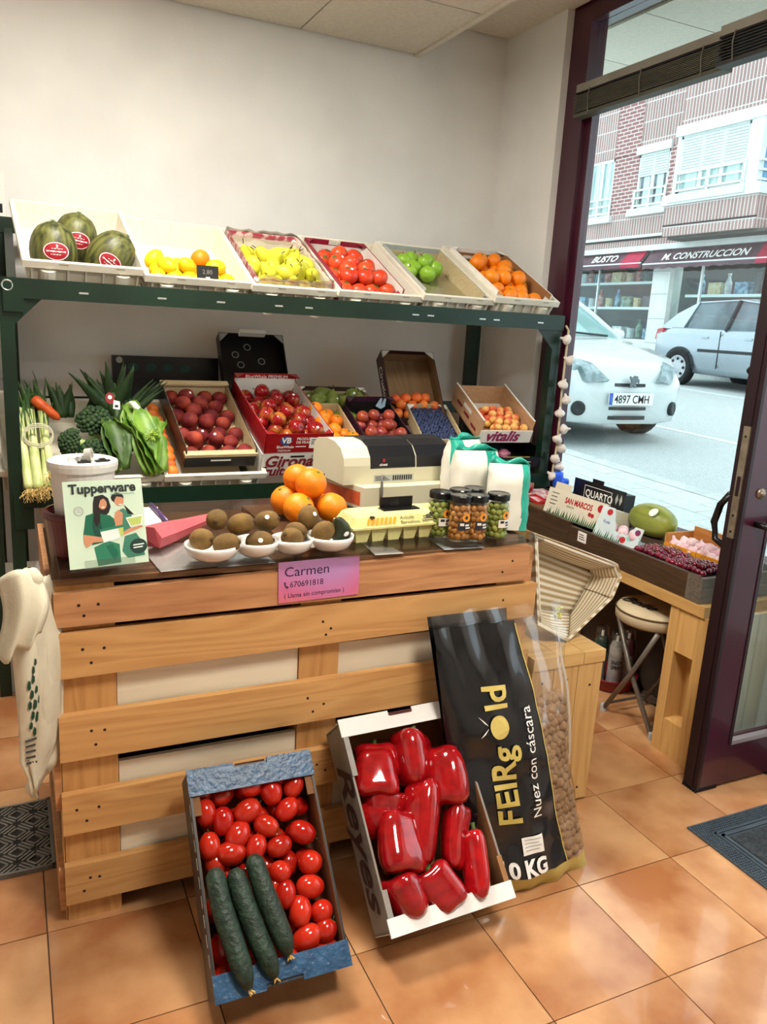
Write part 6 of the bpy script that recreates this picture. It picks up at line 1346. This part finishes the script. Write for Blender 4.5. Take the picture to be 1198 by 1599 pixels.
for i, (a, b_, z, g, k) in enumerate(PP):
    a = Vector((a[0], a[1], z)); b2 = Vector((b_[0], b_[1], z)); d = a-b2; L = d.length*1.03
    q = d.to_track_quat('Z', 'Y').to_matrix().to_4x4()
    gth = .158*g; rad_ = gth*(.30, .26, .33, .24)[k]*1.06
    sh_x = max(0, rad_+.008-min(a.x, b2.x)) - max(0, max(a.x, b2.x)-(.324-rad_)); a.x += sh_x; b2.x += sh_x
    o = add('red_pepper', PM[k], None, FP @ Matrix.Translation(b2) @ q @ Rz(i*47) @ Matrix.Diagonal((gth*1.05, gth*1.05, L, 1)), label=PLB[i], cat='pepper', group='red peppers in the crate')
    add('stem', PST, o)

# ---------------------------------------------------------------- bag of walnuts
BGO = Vector((-.15, .06, 0))
def bagpt(u, v, off=0, raw=False):
    """front of the sack: u across, v up"""
    cy = .075+.195*v**.9; z = .70*v**.97
    xl = -.315-.050*v**1.4; xr = .082-.03*math.sin(PI*min(1, v*1.05))-.010*v
    full = (1-max(0, (v-.60)/.40)**1.2) * min(1, (v+.02)/.10)**.5
    bul = .072*full*(max(0, 4*u*(1-u)))**.55
    wr = .013*noise.noise(Vector((u*5, v*7, 2.3)))+.005*noise.noise(Vector((u*14, v*17, 5.1)))+.006*(1-full)*math.sin(u*30+v*8)
    x = xl+(xr-xl)*u
    return Vector((x, cy-bul-wr-off*.95, z+off*.3))-BGO
sack = thing('walnut_sack', 'black and clear plastic sack of walnuts lettered FEIRGOLD leaning on the counter', 'sack', Matrix.Translation(BGO))
def edge(v): return .555+.30*max(0, min(1, (1-v)))**.8*.75   # border between print and clear window
m_blackfilm = mat('black_film', '#0d0e10', '#15161a', rough=.22, scale=5, coat=.4, bump=.4, bscale=12); m_clearfilm = film('sack_film', (.97, .97, .95, 1), .80, .12); m_gold = mat('gold_print', '#cdb96a', '#bfa955', rough=.35, scale=12); m_goldband = mat('gold_band', '#c9b867', '#b8a555', rough=.4, scale=9, bump=.4)
V0 = .075
part('printed_film', lambda b: grid(b, lambda u, v: bagpt(u*edge(V0+(.965-V0)*v), V0+(.965-V0)*v, .001), 22, 30), m_blackfilm, sack, smooth=True)
part('clear_film', lambda b: grid(b, lambda u, v: bagpt(edge(V0+(.965-V0)*v)+(1-edge(V0+(.965-V0)*v))*u, V0+(.965-V0)*v, .001), 14, 30), m_clearfilm, sack, smooth=True)
part('clear_top', lambda b: grid(b, lambda u, v: bagpt(u, .965+.05*v, .002+.01*math.sin(u*9)), 22, 3), m_clearfilm, sack, smooth=True)
part('gold_band', lambda b: grid(b, lambda u, v: bagpt(u, V0*v, .0015), 22, 5), m_goldband, sack, smooth=True)
part('back_film', lambda b: grid(b, lambda u, v: Vector((bagpt(u*.56, v).x, .10+.20*v**.9-.06+.045-BGO.y+.03*math.sin(PI*u)*(1-v), bagpt(u, v).z)), 12, 12), m_blackfilm, sack, smooth=True)
part('gold_line', lambda b: grid(b, lambda u, v: bagpt(edge(V0+.88*v)-.012+.008*u, V0+.88*v, .003), 1, 30), m_gold, sack, smooth=True)
part('film_glint', lambda b: tube(b, [bagpt(.93+.03*math.sin(t_*5), .40+.52*t_, .005) for t_ in [k/12 for k in range(13)]], [.002+.003*math.sin(PI*k/12) for k in range(13)], 6), mat('film_highlight', '#d5d3cb', rough=.2, alpha=.35), sack, smooth=True)  # pale stroke painted as a highlight on the crumpled film
0 and part('film_glint', lambda b: (tube(b, [bagpt(.16+.7*t_, .90+.07*t_**2, .006) for t_ in [k/12 for k in range(13)]], .0022, 5), tube(b, [bagpt(.93+.03*math.sin(t_*5), .40+.52*t_, .007) for t_ in [k/12 for k in range(13)]], [.003+.004*math.sin(PI*k/12) for k in range(13)], 6), tube(b, [bagpt(.62+.34*t_, .60+.07*math.sin(t_*3), .005) for t_ in [k/12 for k in range(13)]], .002, 5)), None, sack, smooth=True)
bh = .70
def onbag(u0, v0, off=.0075):      # text right -> up the sack, text up -> towards its left side
    return lambda x, y: bagpt(u0-y/.40, v0+x/.70, off)
lettering('FEIRg', .095, m_gold, sack, None, fn=onbag(.405, .262), bold=.0022, squeeze=.92)
lettering('ld', .095, m_gold, sack, None, fn=onbag(.405, .668), bold=.0022, squeeze=.92)
part('gold_fruit', lambda b: b.faces.new([b.verts.new(bagpt(.325+.070*math.cos(2*PI*k/24), .612+.042*math.sin(2*PI*k/24), .0075)) for k in range(24)]), m_gold, sack)
for s in (-1, 1): part('gold_leaf', lambda b: b.faces.new([b.verts.new(bagpt(.245-.012*q-.03*w_, .618+s*(.004+.012*w_)+.012*q*s, .0075)) for q, w_ in ((0, 0), (1, .6), (1.2, 1.6), (0, .9))]), m_ink, sack)
lettering('Nuez con c\u00e1scara', .040, m_ink, sack, None, fn=onbag(.575, .27), squeeze=.98)
lettering('10 KG', .052, m_ink, sack, None, fn=lambda x, y: bagpt(.205+x/.40, .082+y/.70, .0045), bold=.002, squeeze=1.05)
stk = part('white_label', lambda b: grid(b, lambda u, v: bagpt(.385+.17*u, .152+.062*v, .005), 6, 4), m_label, sack, smooth=True)
for k in range(4): part('label_print', lambda b: grid(b, lambda u, v: bagpt(.405+.13*u*(1-.15*(k % 2)), .202-.012*k+.003*v, .006), 4, 1), m_greycard, stk)
m_rope = mat('yellow_tie', '#d3cf7a', rough=.5)
part('neck_tie', lambda b: [tube(b, [bagpt(.93, .985, .008)+Vector((.012*math.cos(q*1.3+k), -.006+.006*math.sin(q), -.012*q)) for q in range(4)], .0022, 5) for k in range(6)], m_rope, sack, smooth=True)
# walnuts behind the clear window
m_wal = mat('walnut_shell', '#a8835c', '#8a6540', rough=.75, scale=120, bump=.9, bscale=70, rand=.15, contrast=(.3, .7))
def wal(c):
    k = 1+.06*noise.noise(c*120); s = 1.06 if abs(c.x) < .0025 else 1
    return (c.x*k, c.y*k*s, c.z*k)
WAL = mesh('walnut', lambda b: lathe(b, prof(.0165, .0195, 0, 0, 9), 12, fn=wal), m_wal, smooth=True)
for j in range(21):
    v = .085+j*.0285
    for i in range(6):
        u = edge(v)-.05+(1-edge(v)+.06)*(i+.5+(.5 if j % 2 else 0))/6.2
        if u > .965 or v > .70-.10*abs(u-.8)*3: continue
        p = bagpt(u, v)+BGO; depth = .021
        add('walnut', WAL, None, Matrix.Translation(p+Vector((random.uniform(-.003, .003), depth+random.uniform(0, .006), random.uniform(-.003, .003)))) @ rrot(3), label='brown walnut showing through the clear side of the sack', cat='walnut', group='walnuts in the sack')

# ---------------------------------------------------------------- cotton bags hanging at the counter corner
m_cot = mat('cotton_cream', '#cfc6ae', '#c3baa1', rough=.9, scale=16, bump=.2, bscale=120)
HB = Vector((-1.290, .262, .87))
def tote(i, label):
    t = thing('cotton_bag', label, 'bag', Matrix.Translation(HB), 'cotton bags hanging from the counter')
    dy = .0085*i; dx = .0075*i
    def f(u, v):
        z = -.475*v*(1-.012*i); le = -.058+.012*math.sin(v*2.2); ri = .004+.014*math.sin(v*3.0)
        if v > .82: k = (v-.82)/.18*(1 if i == 0 else .35); le += .035*k; ri -= .045*k
        if v < .10: k = 1-v/.10; le += .035*k; ri -= .012*k
        x = le+(ri-le)*u+dx; y = -.035*math.sin(PI*u)*math.sin(PI*min(1, v*1.1))+dy+.05*u+.012*math.sin(v*9+u*4+i)*(.4+.6*v)
        return (x, y, z)
    part('cloth', lambda b: grid(b, f, 10, 22), m_cot, t, smooth=True, solid=.003)
    return t, f
names = ['front cotton bag with a printed tree of dark green leaves', 'second cotton bag just behind the printed one', 'third cotton bag in the hanging stack', 'fourth cotton bag in the hanging stack', 'fifth cotton bag in the hanging stack', 'hindmost cotton bag against the counter side']
for i, nm in enumerate(names):
    t, f = tote(i, nm)
    if i == 0:
        m_lf = mat('leaf_print', '#12402a', rough=.9)
        for (u, v, s) in ((.42, .42, 1), (.55, .40, .9), (.48, .47, 1), (.62, .46, .8), (.40, .52, 1), (.55, .53, 1.1), (.68, .52, .8), (.47, .58, 1), (.60, .60, 1.1), (.40, .63, .9), (.50, .67, 1), (.58, .36, .8), (.66, .33, .7)):
            part('printed_leaf', lambda b: b.faces.new([b.verts.new(Vector(f(u+a*s, v+c_*s))+Vector((-.001, -.0042, 0))) for a, c_ in ((0, -.03), (.06, -.012), (.05, .014), (-.02, .022), (-.05, .004))]), m_lf, t)
        for k in range(5): part('printed_words', lambda b: b.faces.new([b.verts.new(Vector(f(u, v))+Vector((-.001, -.0042, 0))) for u, v in ((.2, .70+k*.03), (.58-.06*(k % 2), .70+k*.03), (.58-.06*(k % 2), .712+k*.03), (.2, .712+k*.03))]), mat('grey_print', '#4a4640', rough=.9), t)
t = thing('bag_fold', 'cream cotton bag folded over the top of the hanging stack', 'bag', Matrix.Translation(HB), 'cotton bags hanging from the counter')
part('cloth', lambda b: grid(b, lambda u, v: (-.072+.085*u+.01*math.sin(v*4), -.045-.03*math.sin(PI*u)+.055*(1-v)**2+.012*math.sin(u*11+v*2)*v, .022-.135*v*(1-.35*u)-.02*abs(math.sin(u*7))*v+.03*math.sin(PI*u)*(1-v)), 16, 14), m_cot, t, smooth=True, solid=.003)
part('gathered_neck', lambda b: lathe(b, [(.010, -.03), (.02, -.01), (.026, .012), (.014, .032), (.004, .036)], 14, Matrix.Translation((-.01, .0, .012)), fn=lambda c_: (c_.x*(1+.15*math.sin(6*math.atan2(c_.y, c_.x))), c_.y, c_.z)), m_cot, t, smooth=True)
part('tie_string', lambda b: [tube(b, [(-.01+.018*math.cos(a), .018*math.sin(a), -.012+.003*k) for a in [q*PI/6 for q in range(13)]], .0016, 5, False) for k in range(3)], MATS['twine'], t)

# ---------------------------------------------------------------- floor mats
m_rub = mat('grey_rubber', '#7c7a74', '#6b6963', rough=.7, scale=12); m_rubd = mat('dark_rubber_gap', '#2c2a28', rough=.9)
t = thing('openwork_mat', 'grey rubber mat with an openwork diamond pattern left of the counter', 'mat', Matrix.Translation((-1.80, .555, 0)))
bx('backing', m_rubd, t, .004, .526, .004, .311, .0005, .006)
def slots(b):
    s = .044
    for i in range(12):
        for j in range(7):
            cx, cy = .022+i*s, .022+j*s; d = 1 if (i+j) % 2 else -1
            for k in (-1.5, -.5, .5, 1.5):
                M = Matrix.Translation((cx, cy, 0)) @ Rz(45*d) @ Matrix.Translation((0, k*.0105, 0)); L = .024-.006*abs(k)
                if .012 < cx < .515 and .01 < cy < .30: box(b, -L, L, -.0028, .0028, .006, .011, M)
part('diamond_ribs', slots, m_rub, t, kind='stuff')
for a in ((0, .53, 0, .008), (0, .53, .307, .315), (0, .008, 0, .315), (.522, .53, 0, .315)): bx('border', m_rub, t, *a, .0005, .013, .002)
m_mat = mat('slate_rubber', '#3a454f', '#46525c', rough=.5, scale=20); m_carpet = mat('mat_carpet', '#24292e', '#3a4046', rough=.95, scale=90, bump=.6, bscale=300)
t = thing('door_mat', 'slate grey rubber door mat with a studded border by the open door', 'mat', Matrix.Translation((.475, -.72, 0)))
bx('base', m_mat, t, 0, .60, 0, .805, .001, .006, .002); bx('carpet', m_carpet, t, .085, .60, .085, .72, .006, .009)
for a in ((.068, .60, .068, .078), (.068, .60, .727, .737), (.068, .078, .068, .737), (.055, .60, .745, .750), (.055, .060, .055, .75)): bx('ridge', m_mat, t, *a, .006, .010, .001)
def studs(b):
    s = .0085
    for i in range(70):
        for j in range(94):
            x, y = .006+i*s+(s/2 if j % 2 else 0), .006+j*s
            if x > .595 or y > .800: continue
            if x < .050 or y > .753 or y < .05: box(b, x-.0026, x+.0026, y-.0026, y+.0026, .006, .0088)
part('studs', studs, m_mat, t, kind='stuff')

# ================================================================ WINDOW LEDGE
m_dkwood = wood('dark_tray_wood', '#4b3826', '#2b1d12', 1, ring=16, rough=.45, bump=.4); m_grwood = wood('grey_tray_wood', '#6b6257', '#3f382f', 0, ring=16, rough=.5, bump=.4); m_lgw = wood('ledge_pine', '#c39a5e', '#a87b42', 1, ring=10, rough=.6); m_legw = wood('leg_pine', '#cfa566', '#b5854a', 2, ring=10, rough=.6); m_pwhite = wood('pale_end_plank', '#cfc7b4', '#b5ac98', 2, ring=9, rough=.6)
lg = thing('window_ledge', 'pallet wood ledge with a dark tray front along the shop window', 'ledge', Matrix.Translation((.73, .36, 0)))
LI = lg.matrix_basis.inverted()
def LB(name, m, *a, bevel=.002): return bx(name, m, lg, *a, bevel, M=LI)
LB('top_plank', m_lgw, .722, .84, .36, 1.548, .545, .583); LB('top_plank', m_lgw, .842, .955, .36, 1.548, .545, .583); LB('top_plank', m_lgw, .957, 1.055, .36, 1.548, .545, .583)
LB('tray_front', m_dkwood, .728, .746, .41, 1.10, .585, .675); LB('tray_front', m_dkwood, .728, .746, 1.102, 1.50, .585, .690)
LB('tray_end', m_grwood, .728, 1.05, .39, .408, .585, .672); LB('tray_corner', m_grwood, .7265, .7282, .39, .455, .585, .674, bevel=0)
LB('tray_floor', m_dkwood, .746, 1.05, .41, 1.548, .585, .600); LB('tray_divider', m_dkwood, .746, 1.05, .755, .770, .60, .668); LB('window_board', m_grwood, 1.05, 1.0595, .36, 1.86, .645, .69)
for y0, y1 in ((.345, .385), (.470, .510)): LB('leg_post', m_legw, .73, 1.04, y0, y1, 0, .545)
LB('leg_block', m_legw, .732, .80, .385, .470, .385, .545); LB('leg_block', m_legw, .732, .80, .385, .470, 0, .130); LB('leg_back', m_legw, .80, .815, .385, .470, .130, .385)
for k in range(4): LB('end_plank', m_pwhite, .732+k*.078, .732+k*.078+.074, .337, .3445, .0, .545)  # whitish boards, with glare from the door glass put into their colour
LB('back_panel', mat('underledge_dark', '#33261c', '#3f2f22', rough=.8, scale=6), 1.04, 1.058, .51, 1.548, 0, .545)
for y0 in (1.30, 1.42): LB('leg_post', m_legw, .80, 1.03, y0, y0+.03, 0, .545)
pt = thing('price_ticket', 'small white printed ticket stuck on the dark tray front', 'ticket', facing((.7265, 1.035, .628), (0, -1, 0), (0, 0, 1))); bx('card', m_label, pt, 0, .052, 0, .042, 0, .0012)
for k in range(3): bx('print_mark', tagm, pt, .008, .044-.004*k, .010+k*.009, .0135+k*.009, .0012, .0016)
LZ = .600
# cherries
random.seed(9)
for i in range(6):
    for j in range(17):
        x = .762+i*.0205+random.uniform(-.003, .003); y = .425+j*.0195+random.uniform(-.003, .003)
        z = LZ+.076+.022*math.sin(PI*(i+.5)/6)*(.6+.4*math.sin(j*.7))+random.uniform(-.003, .003)
        o = fruit('cherry', CHERRY, (x, y, z), 'dark glossy cherry heaped in the window tray', 'cherry', 'cherries in the window tray', [('stem', CSTEM, .009)] if random.random() < .35 else (), rot=rrot(1.2))
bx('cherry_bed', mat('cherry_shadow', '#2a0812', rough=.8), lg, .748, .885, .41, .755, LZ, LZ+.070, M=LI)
# orange wood box with pink garlic
m_obox = wood('orange_box_wood', '#c98a4a', '#a8672e', 1, ring=12, rough=.55)
ob = thing('garlic_box', 'orange brown wooden box of pink garlic behind the cherries', 'box', Matrix.Translation((.89, .42, LZ)))
OI = ob.matrix_basis.inverted()
bx('base_panel', m_obox, ob, .89, 1.035, .42, .73, LZ, LZ+.006, M=OI); bx('back_panel', m_obox, ob, 1.027, 1.035, .42, .73, LZ, LZ+.15, .002, M=OI); bx('end_panel', m_cardw, ob, .89, 1.035, .414, .420, LZ, LZ+.125, .002, M=OI); bx('end_panel', m_obox, ob, .89, 1.035, .73, .738, LZ, LZ+.13, .002, M=OI)
bx('front_panel', mat('orange_lip', '#e59a2c', '#d98a20', rough=.4, scale=20), ob, .886, .892, .42, .735, LZ, LZ+.098, .002, M=OI)
m_garp = mat('pink_garlic', '#d9a9b4', '#e9d2d2', rough=.5, scale=30, stretch=(1, 1, .3), rand=.08); m_garw = mat('white_garlic', '#ddd6cc', '#cfc2bd', rough=.6, scale=30, stretch=(1, 1, .3))
def garl(b): lathe(b, [(0, -.012), (.012, -.013), (.022, -.004), (.024, .004), (.017, .014), (.007, .022), (.004, .034), (0, .036)], 20, fn=lambda c_: (c_.x*(1+.07*math.cos(7*math.atan2(c_.y, c_.x))), c_.y*(1+.07*math.cos(7*math.atan2(c_.y, c_.x))), c_.z))
GARP = mesh('garlic', garl, m_garp, smooth=True); GARW = mesh('garlic', garl, m_garw, smooth=True)
for i in range(3):
    for j in range(7):
        fruit('garlic_bulb', GARP, (.912+i*.042, .445+j*.043, LZ+.085+.012*(i == 1)+random.uniform(-.004, .004)), 'pink garlic bulb in the orange brown wooden box', 'garlic', 'pink garlic bulbs in the box', rot=rrot(1.4), s=1.1)
bx('garlic_bed', m_garp, ob, .893, 1.026, .422, .728, LZ+.006, LZ+.066, M=OI)
# yellow-green melon
m_ymel = mat('yellow_melon_rind', '#6d7a2e', '#a3a548', rough=.4, scale=18, stretch=(1, 1, .15), bump=.3, bscale=40)
YM = mesh('melon', lambda b: lathe(b, prof(.066, .118, .02, .02, 14), 24), m_ymel, smooth=True)
melon(I4, (.985, .905, LZ+.131), Rx(-90) @ Rz(0), 'yellow green melon with a white sticker by the window pane', None, me=YM)
mo = [o for o in bpy.data.objects if o.get('label', '').startswith('yellow green melon')][0]
part('white_sticker', lambda b: b.faces.new([b.verts.new((.0670*math.sin(.30*math.cos(2*PI*k/14)+math.pi*1.25), .0670*math.cos(.30*math.cos(2*PI*k/14)+math.pi*1.25), -.045+.020*math.sin(2*PI*k/14))) for k in range(14)]), m_label, mo)
t = thing('card_tray', 'low card tray the yellow green melon rests on', 'tray', Matrix.Translation((.90, .79, LZ))); bx('base', m_card, t, 0, .14, 0, .24, 0, .065, .003); bx('rim', m_brncard, t, -.002, .142, -.002, .242, .058, .0665, .001)
# white printed cartons
m_cream_c = mat('cream_print_card', '#e2dcc9', '#d8d1bc', rough=.5, scale=8); m_blueish = mat('pale_blue_card', '#d3e0e2', '#c2d3d7', rough=.4, scale=8); m_greenp = mat('leaf_green_print', '#2c5a34', '#3d6b3c', rough=.6, scale=30); m_redp = mat('red_print', '#b3242c', rough=.5)
ca = thing('printed_carton', 'cream carton with red lettering and a leafy printed border on the ledge', 'carton', facing((.775, 1.345, .672), (.06, -1, 0), (.25, .015, .97)))
bx('front_panel', m_cream_c, ca, 0, .355, 0, .115, -.004, 0, .001); bx('top_flap', m_cream_c, ca, .03, .13, .112, .145, -.006, -.002, .001)
bx('side_body', m_cream_c, ca, .004, .35, .0, .10, -.16, -.005, .001)
lettering('SAN MARCOS', .034, m_redp, ca, Matrix.Translation((.115, .068, .001)), bold=.0012, squeeze=.78); lettering('CEREZAS', .012, m_greenp, ca, Matrix.Translation((.13, .052, .001)))
for k in range(4): bx('print_line', tagm, ca, .025, .07-.006*(k % 2), .095-k*.016, .098-k*.016, .0002, .0008)
random.seed(3)
for k in range(30):
    x = .02+k*.011; h_ = .018+.028*random.random(); flat('leaf_print', [(x, .001), (x+.010, .001), (x+.008+random.uniform(-.008, .008), h_)], m_greenp, ca, I4, .0008+.0001*(k % 3))
flat('red_fruit_print', ell(.275, .052, .010, .009, 10), m_redp, ca, I4, .001); flat('red_fruit_print', ell(.292, .050, .009, .009, 10), m_redp, ca, I4, .0012); flat('red_seal', ell(.325, .088, .017, .016, 14), m_redp, ca, I4, .001)
cb = thing('printed_carton', 'pale blue and white carton with red spots and a U shaped cut beside the melon', 'carton', facing((.752, .985, .665), (.10, -1, -.03), (.35, .02, .93)))
def upanel(b): prism(b, [(0, 0), (.225, 0), (.225, .085), (.185, .085), (.165, .045), (.10, .045), (.075, .095), (.06, .128), (0, .128)], -.004, 0)
part('front_panel', upanel, m_blueish, cb); bx('side_body', m_blueish, cb, .004, .22, 0, .04, -.12, -.005)
for x, y, r, m in ((.15, .022, .014, m_redp), (.205, .066, .013, mat('plum_spot', '#7a2a55', rough=.5)), (.178, .035, .012, mat('mint_spot', '#8fc8bd', rough=.5)), (.045, .108, .014, m_redp), (.125, .028, .008, mat('lilac_spot', '#c9a8c8', rough=.5))): flat('spot_print', ell(x, y, r, r*.9, 14), m, cb, I4, .001)
for k in range(14):
    x = .0+k*.010; h_ = .014+.026*random.random(); flat('leaf_print', [(x, .001), (x+.010, .001), (x+.006, h_)], m_greenp, cb, I4, .0008)
lettering('fruta', .020, MATS['blue_ink'], cb, Matrix.Translation((.03, .062, .001)), squeeze=.9)
for k in range(6): fruit('peach', fmesh('peach', .022, .021, m_garp, .1, .02, n=12, k=8) if k == 0 else bpy.data.meshes['peach.001'] if 'peach.001' in bpy.data.meshes else PEACH, (.80+.03*(k % 2), .80+.032*k, .70), 'pale pink peach behind the U shaped carton cut', 'peach', 'pink peaches in the pale carton', s=1)
bk_ = thing('black_box', 'black carton with white framed lettering standing against the window', 'carton', facing((.985, 1.42, LZ), (0, -1, 0), (.05, 0, 1)))
bx('front_panel', m_blkcard, bk_, 0, .335, 0, .205, -.005, 0, .001); bx('body', m_blkcard, bk_, .003, .33, 0, .19, -.06, -.005); bx('tab', m_blkcard, bk_, .12, .19, .203, .222, -.005, 0, .002)
lettering('QUARTO', .046, m_ink, bk_, Matrix.Translation((.085, .138, .001)), squeeze=.92, bold=.0006)
for a in ((.075, .255, .128, .130), (.075, .255, .184, .186), (.075, .077, .128, .186), (.253, .255, .128, .186)): bx('white_frame', m_ink, bk_, *a, .0004, .001)
for x in (.285, .31): flat('leaf_mark', [(x, .14), (x+.012, .165), (x+.004, .19), (x-.006, .165)], m_greycard, bk_, I4, .001)
# punnets and box past the cartons
sb = thing('punnet_box', 'brown box of red and white fruit packs at the corner of the ledge', 'box', Matrix.Translation((.75, 1.352, LZ))); bx('body', m_bwood, sb, 0, .17, 0, .185, 0, .10, .002); bx('back_flap', m_bwood, sb, .0, .10, .175, .185, .10, .16, .002)
for k in range(6):
    t = thing('fruit_punnet', 'flat pack of red fruit with white printed film on the corner box', 'punnet', frame((.745+.035*(k % 3)+.01, 1.36+.08*(k//3), LZ+.101+.012*(k % 2)), random.uniform(-15, 15), 6), 'fruit packs on the corner box')
    bx('tray', m_redp, t, 0, .075, 0, .075, 0, .012, .003); bx('film_lid', mat('punnet_film', '#e6dcdc', '#b8434a', rough=.25, scale=40), t, .002, .073, .002, .073, .012, .015)
fruit('apple', APPLE, (.775, 1.485, LZ+.150), 'single red apple on the fruit packs in the corner', 'apple', None, [('stalk', STALK, .02)])
# blue topped bottles
m_bluecap = mat('blue_cap', '#1c4fd0', '#2a62e0', rough=.35, scale=6); m_clearb = film('clear_bottle', (.9, .95, .97, 1), .85, .05)
for k, (x, y) in enumerate(((.965, 1.505), (.955, 1.448))):
    t = thing('bottle', ('clear bottle with ribbed blue cap by the window jamb', 'clear bottle with ribbed blue cap next to the black box')[k], 'bottle', Matrix.Translation((x, y, LZ+.0)), 'blue capped bottles')
    part('body', lambda b: lathe(b, [(0, 0), (.022, 0), (.024, .006), (.024, .135-.02*k), (.02, .150-.02*k), (0, .152-.02*k)], 18), m_clearb, t, smooth=True)
    part('liquid', lambda b: lathe(b, [(0, .003), (.021, .003), (.0215, .09), (0, .09)], 16), mat('amber_liquid', '#d8c27a', rough=.2), t, smooth=True)
    part('cap', lambda b: lathe(b, [(0, .215-.02*k), (.020, .213-.02*k), (.023, .205-.02*k), (.0235, .15-.02*k), (.02, .147-.02*k)], 20, fn=lambda c_: (c_.x*(1+.03*math.cos(10*math.atan2(c_.y, c_.x))), c_.y*(1+.03*math.cos(10*math.atan2(c_.y, c_.x))), c_.z)), m_bluecap, t, smooth=True)
# garlic braid on the rack post
gb = thing('garlic_braid', 'string of white garlic bulbs hanging on the right rack post', 'garlic', Matrix.Translation((.955, 1.535, 1.45)))
part('cord', lambda b: tube(b, [(0, .018, .02), (.0, -.004, 0), (-.004, -.006, -.25), (.004, -.004, -.5), (-.01, -.006, -.68)], .005, 6), mat('straw_cord', '#b8ab8c', rough=.9), gb)
random.seed(2)
for k, z in enumerate((-.04, -.13, -.24, -.31, -.37, -.44, -.49, -.53, -.58, -.62, -.66)):
    add('bulb', GARW, gb, Matrix.Translation((.018*(1 if k % 2 else -.6), -.018, z)) @ rrot(1.2))
# stool under the ledge
m_cush = mat('stool_cushion', '#c9b99a', '#bcab8b', rough=.85, scale=12); m_tubeg = mat('grey_tube', '#6f6a62', '#7d776e', rough=.4, metal=.5, scale=10)
s_ = thing('folding_stool', 'folding stool with round beige cushion pushed under the window ledge', 'stool', Matrix.Translation((.83, .68, 0)))
part('cushion', lambda b: lathe(b, [(0, .405), (.125, .405), (.138, .415), (.140, .445), (.130, .462), (.10, .468), (0, .470)], 32), m_cush, s_, smooth=True)
part('piping', lambda b: lathe(b, [(.138, .447), (.1425, .450), (.138, .454)], 32), m_stem, s_, smooth=True)
lettering('Belle', .075, tagm, s_, facing((-.085, .095, .4715), (.15, -1, 0), (1, .15, 0)), shear=.3, bold=.0015)
for x in (-.085, .115):
    part('leg', lambda b: tube(b, [(x, .105, .012), (x, -.02, .22), (x, -.115, .405)], .0095, 10), m_tubeg, s_, smooth=True); part('leg', lambda b: tube(b, [(x+.018, -.135, .012), (x+.018, .02, .22), (x+.018, .115, .405)], .0095, 10), m_tubeg, s_, smooth=True)
    for y, xx in ((.108, x), (-.138, x+.018)): part('rubber_foot', lambda b: lathe(b, [(0, 0), (.013, 0), (.013, .024), (.010, .028), (0, .028)], 12), m_greycard, s_, Matrix.Translation((xx, y, 0)))
part('foot_bar', lambda b: tube(b, [(-.085, .088, .04), (.115, .088, .04)], .006, 8), m_tubeg, s_); part('foot_bar', lambda b: tube(b, [(-.067, -.118, .04), (.133, -.118, .04)], .006, 8), m_tubeg, s_)
# red basin of spray cans
rb = thing('red_basin', 'shallow red plastic basin on the floor under the ledge', 'basin', Matrix.Translation((.93, .965, 0)))
part('bowl', lambda b: lathe(b, [(0, 0), (.085, 0), (.095, .01), (.105, .05), (.11, .052), (.11, .058), (.102, .056), (.09, .012), (0, .006)], 32), mat('basin_red', '#7d0f1a', rough=.35), rb, smooth=True)
for k, (x, y, col, tx) in enumerate(((.885, .995, '#274038', ''), (.905, .925, '#8f8f8a', 'SNOW\nSPRAY'), (.975, .935, '#5a2f38', ''))):
    t = thing('spray_can', ('spray can with a dark green shoulder in the red basin', 'grey spray can lettered SNOW SPRAY in the red basin', 'spray can with a plum coloured wrap in the red basin')[k], 'spray can', Matrix.Translation((x, y, .0065)) @ Rz(12))
    part('body', lambda b: lathe(b, [(0, 0), (.027, 0), (.028, .004), (.028, .185), (.020, .205), (.011, .209), (0, .209)], 22), mat('can_%d' % k, col, '#b5b3ad' if k == 1 else col, rough=.35, scale=25), t, smooth=True)
    part('wrap', lambda b: lathe(b, [(.0283, .015), (.0283, .14)], 22), mat('can_wrap_%d' % k, '#a8a6a4', '#8d8a90', rough=.4, scale=40), t, smooth=True)
    part('nozzle', lambda b: lathe(b, [(0, .232), (.006, .231), (.0065, .209)], 10), m_label, t); part('clear_cap', lambda b: lathe(b, [(0, .252), (.023, .250), (.026, .244), (.0275, .190)], 20), film('cap_film', (.9, .9, .9, 1), .8, .1), t, smooth=True)
    if tx: lettering(tx, .022, tagm, t, None, fn=lambda x_, y_: Vector((.0287*math.sin((x_-.03)/.0287-.5), -.0287*math.cos((x_-.03)/.0287-.5), .115+y_)), bold=.0006, squeeze=.85)
# garlic left behind the counter, little crate on the floor
t = thing('garlic_crate', 'small white crate of garlic on the floor under the rack', 'crate', Matrix.Translation((-1.28, 1.80, 0))); bx('body', m_wplast, t, -.12, .12, -.15, .15, 0, .40, .004); bx('top_rim', m_wplast, t, -.13, .13, -.16, .16, .40, .42, .003)
for k in range(5): fruit('garlic_bulb', GARW, (-1.36+.05*k, 1.70+.03*(k % 3), .434), 'white garlic bulb on the small crate under the rack', 'garlic', 'white garlic under the rack', rot=rrot(.4), s=1.1)
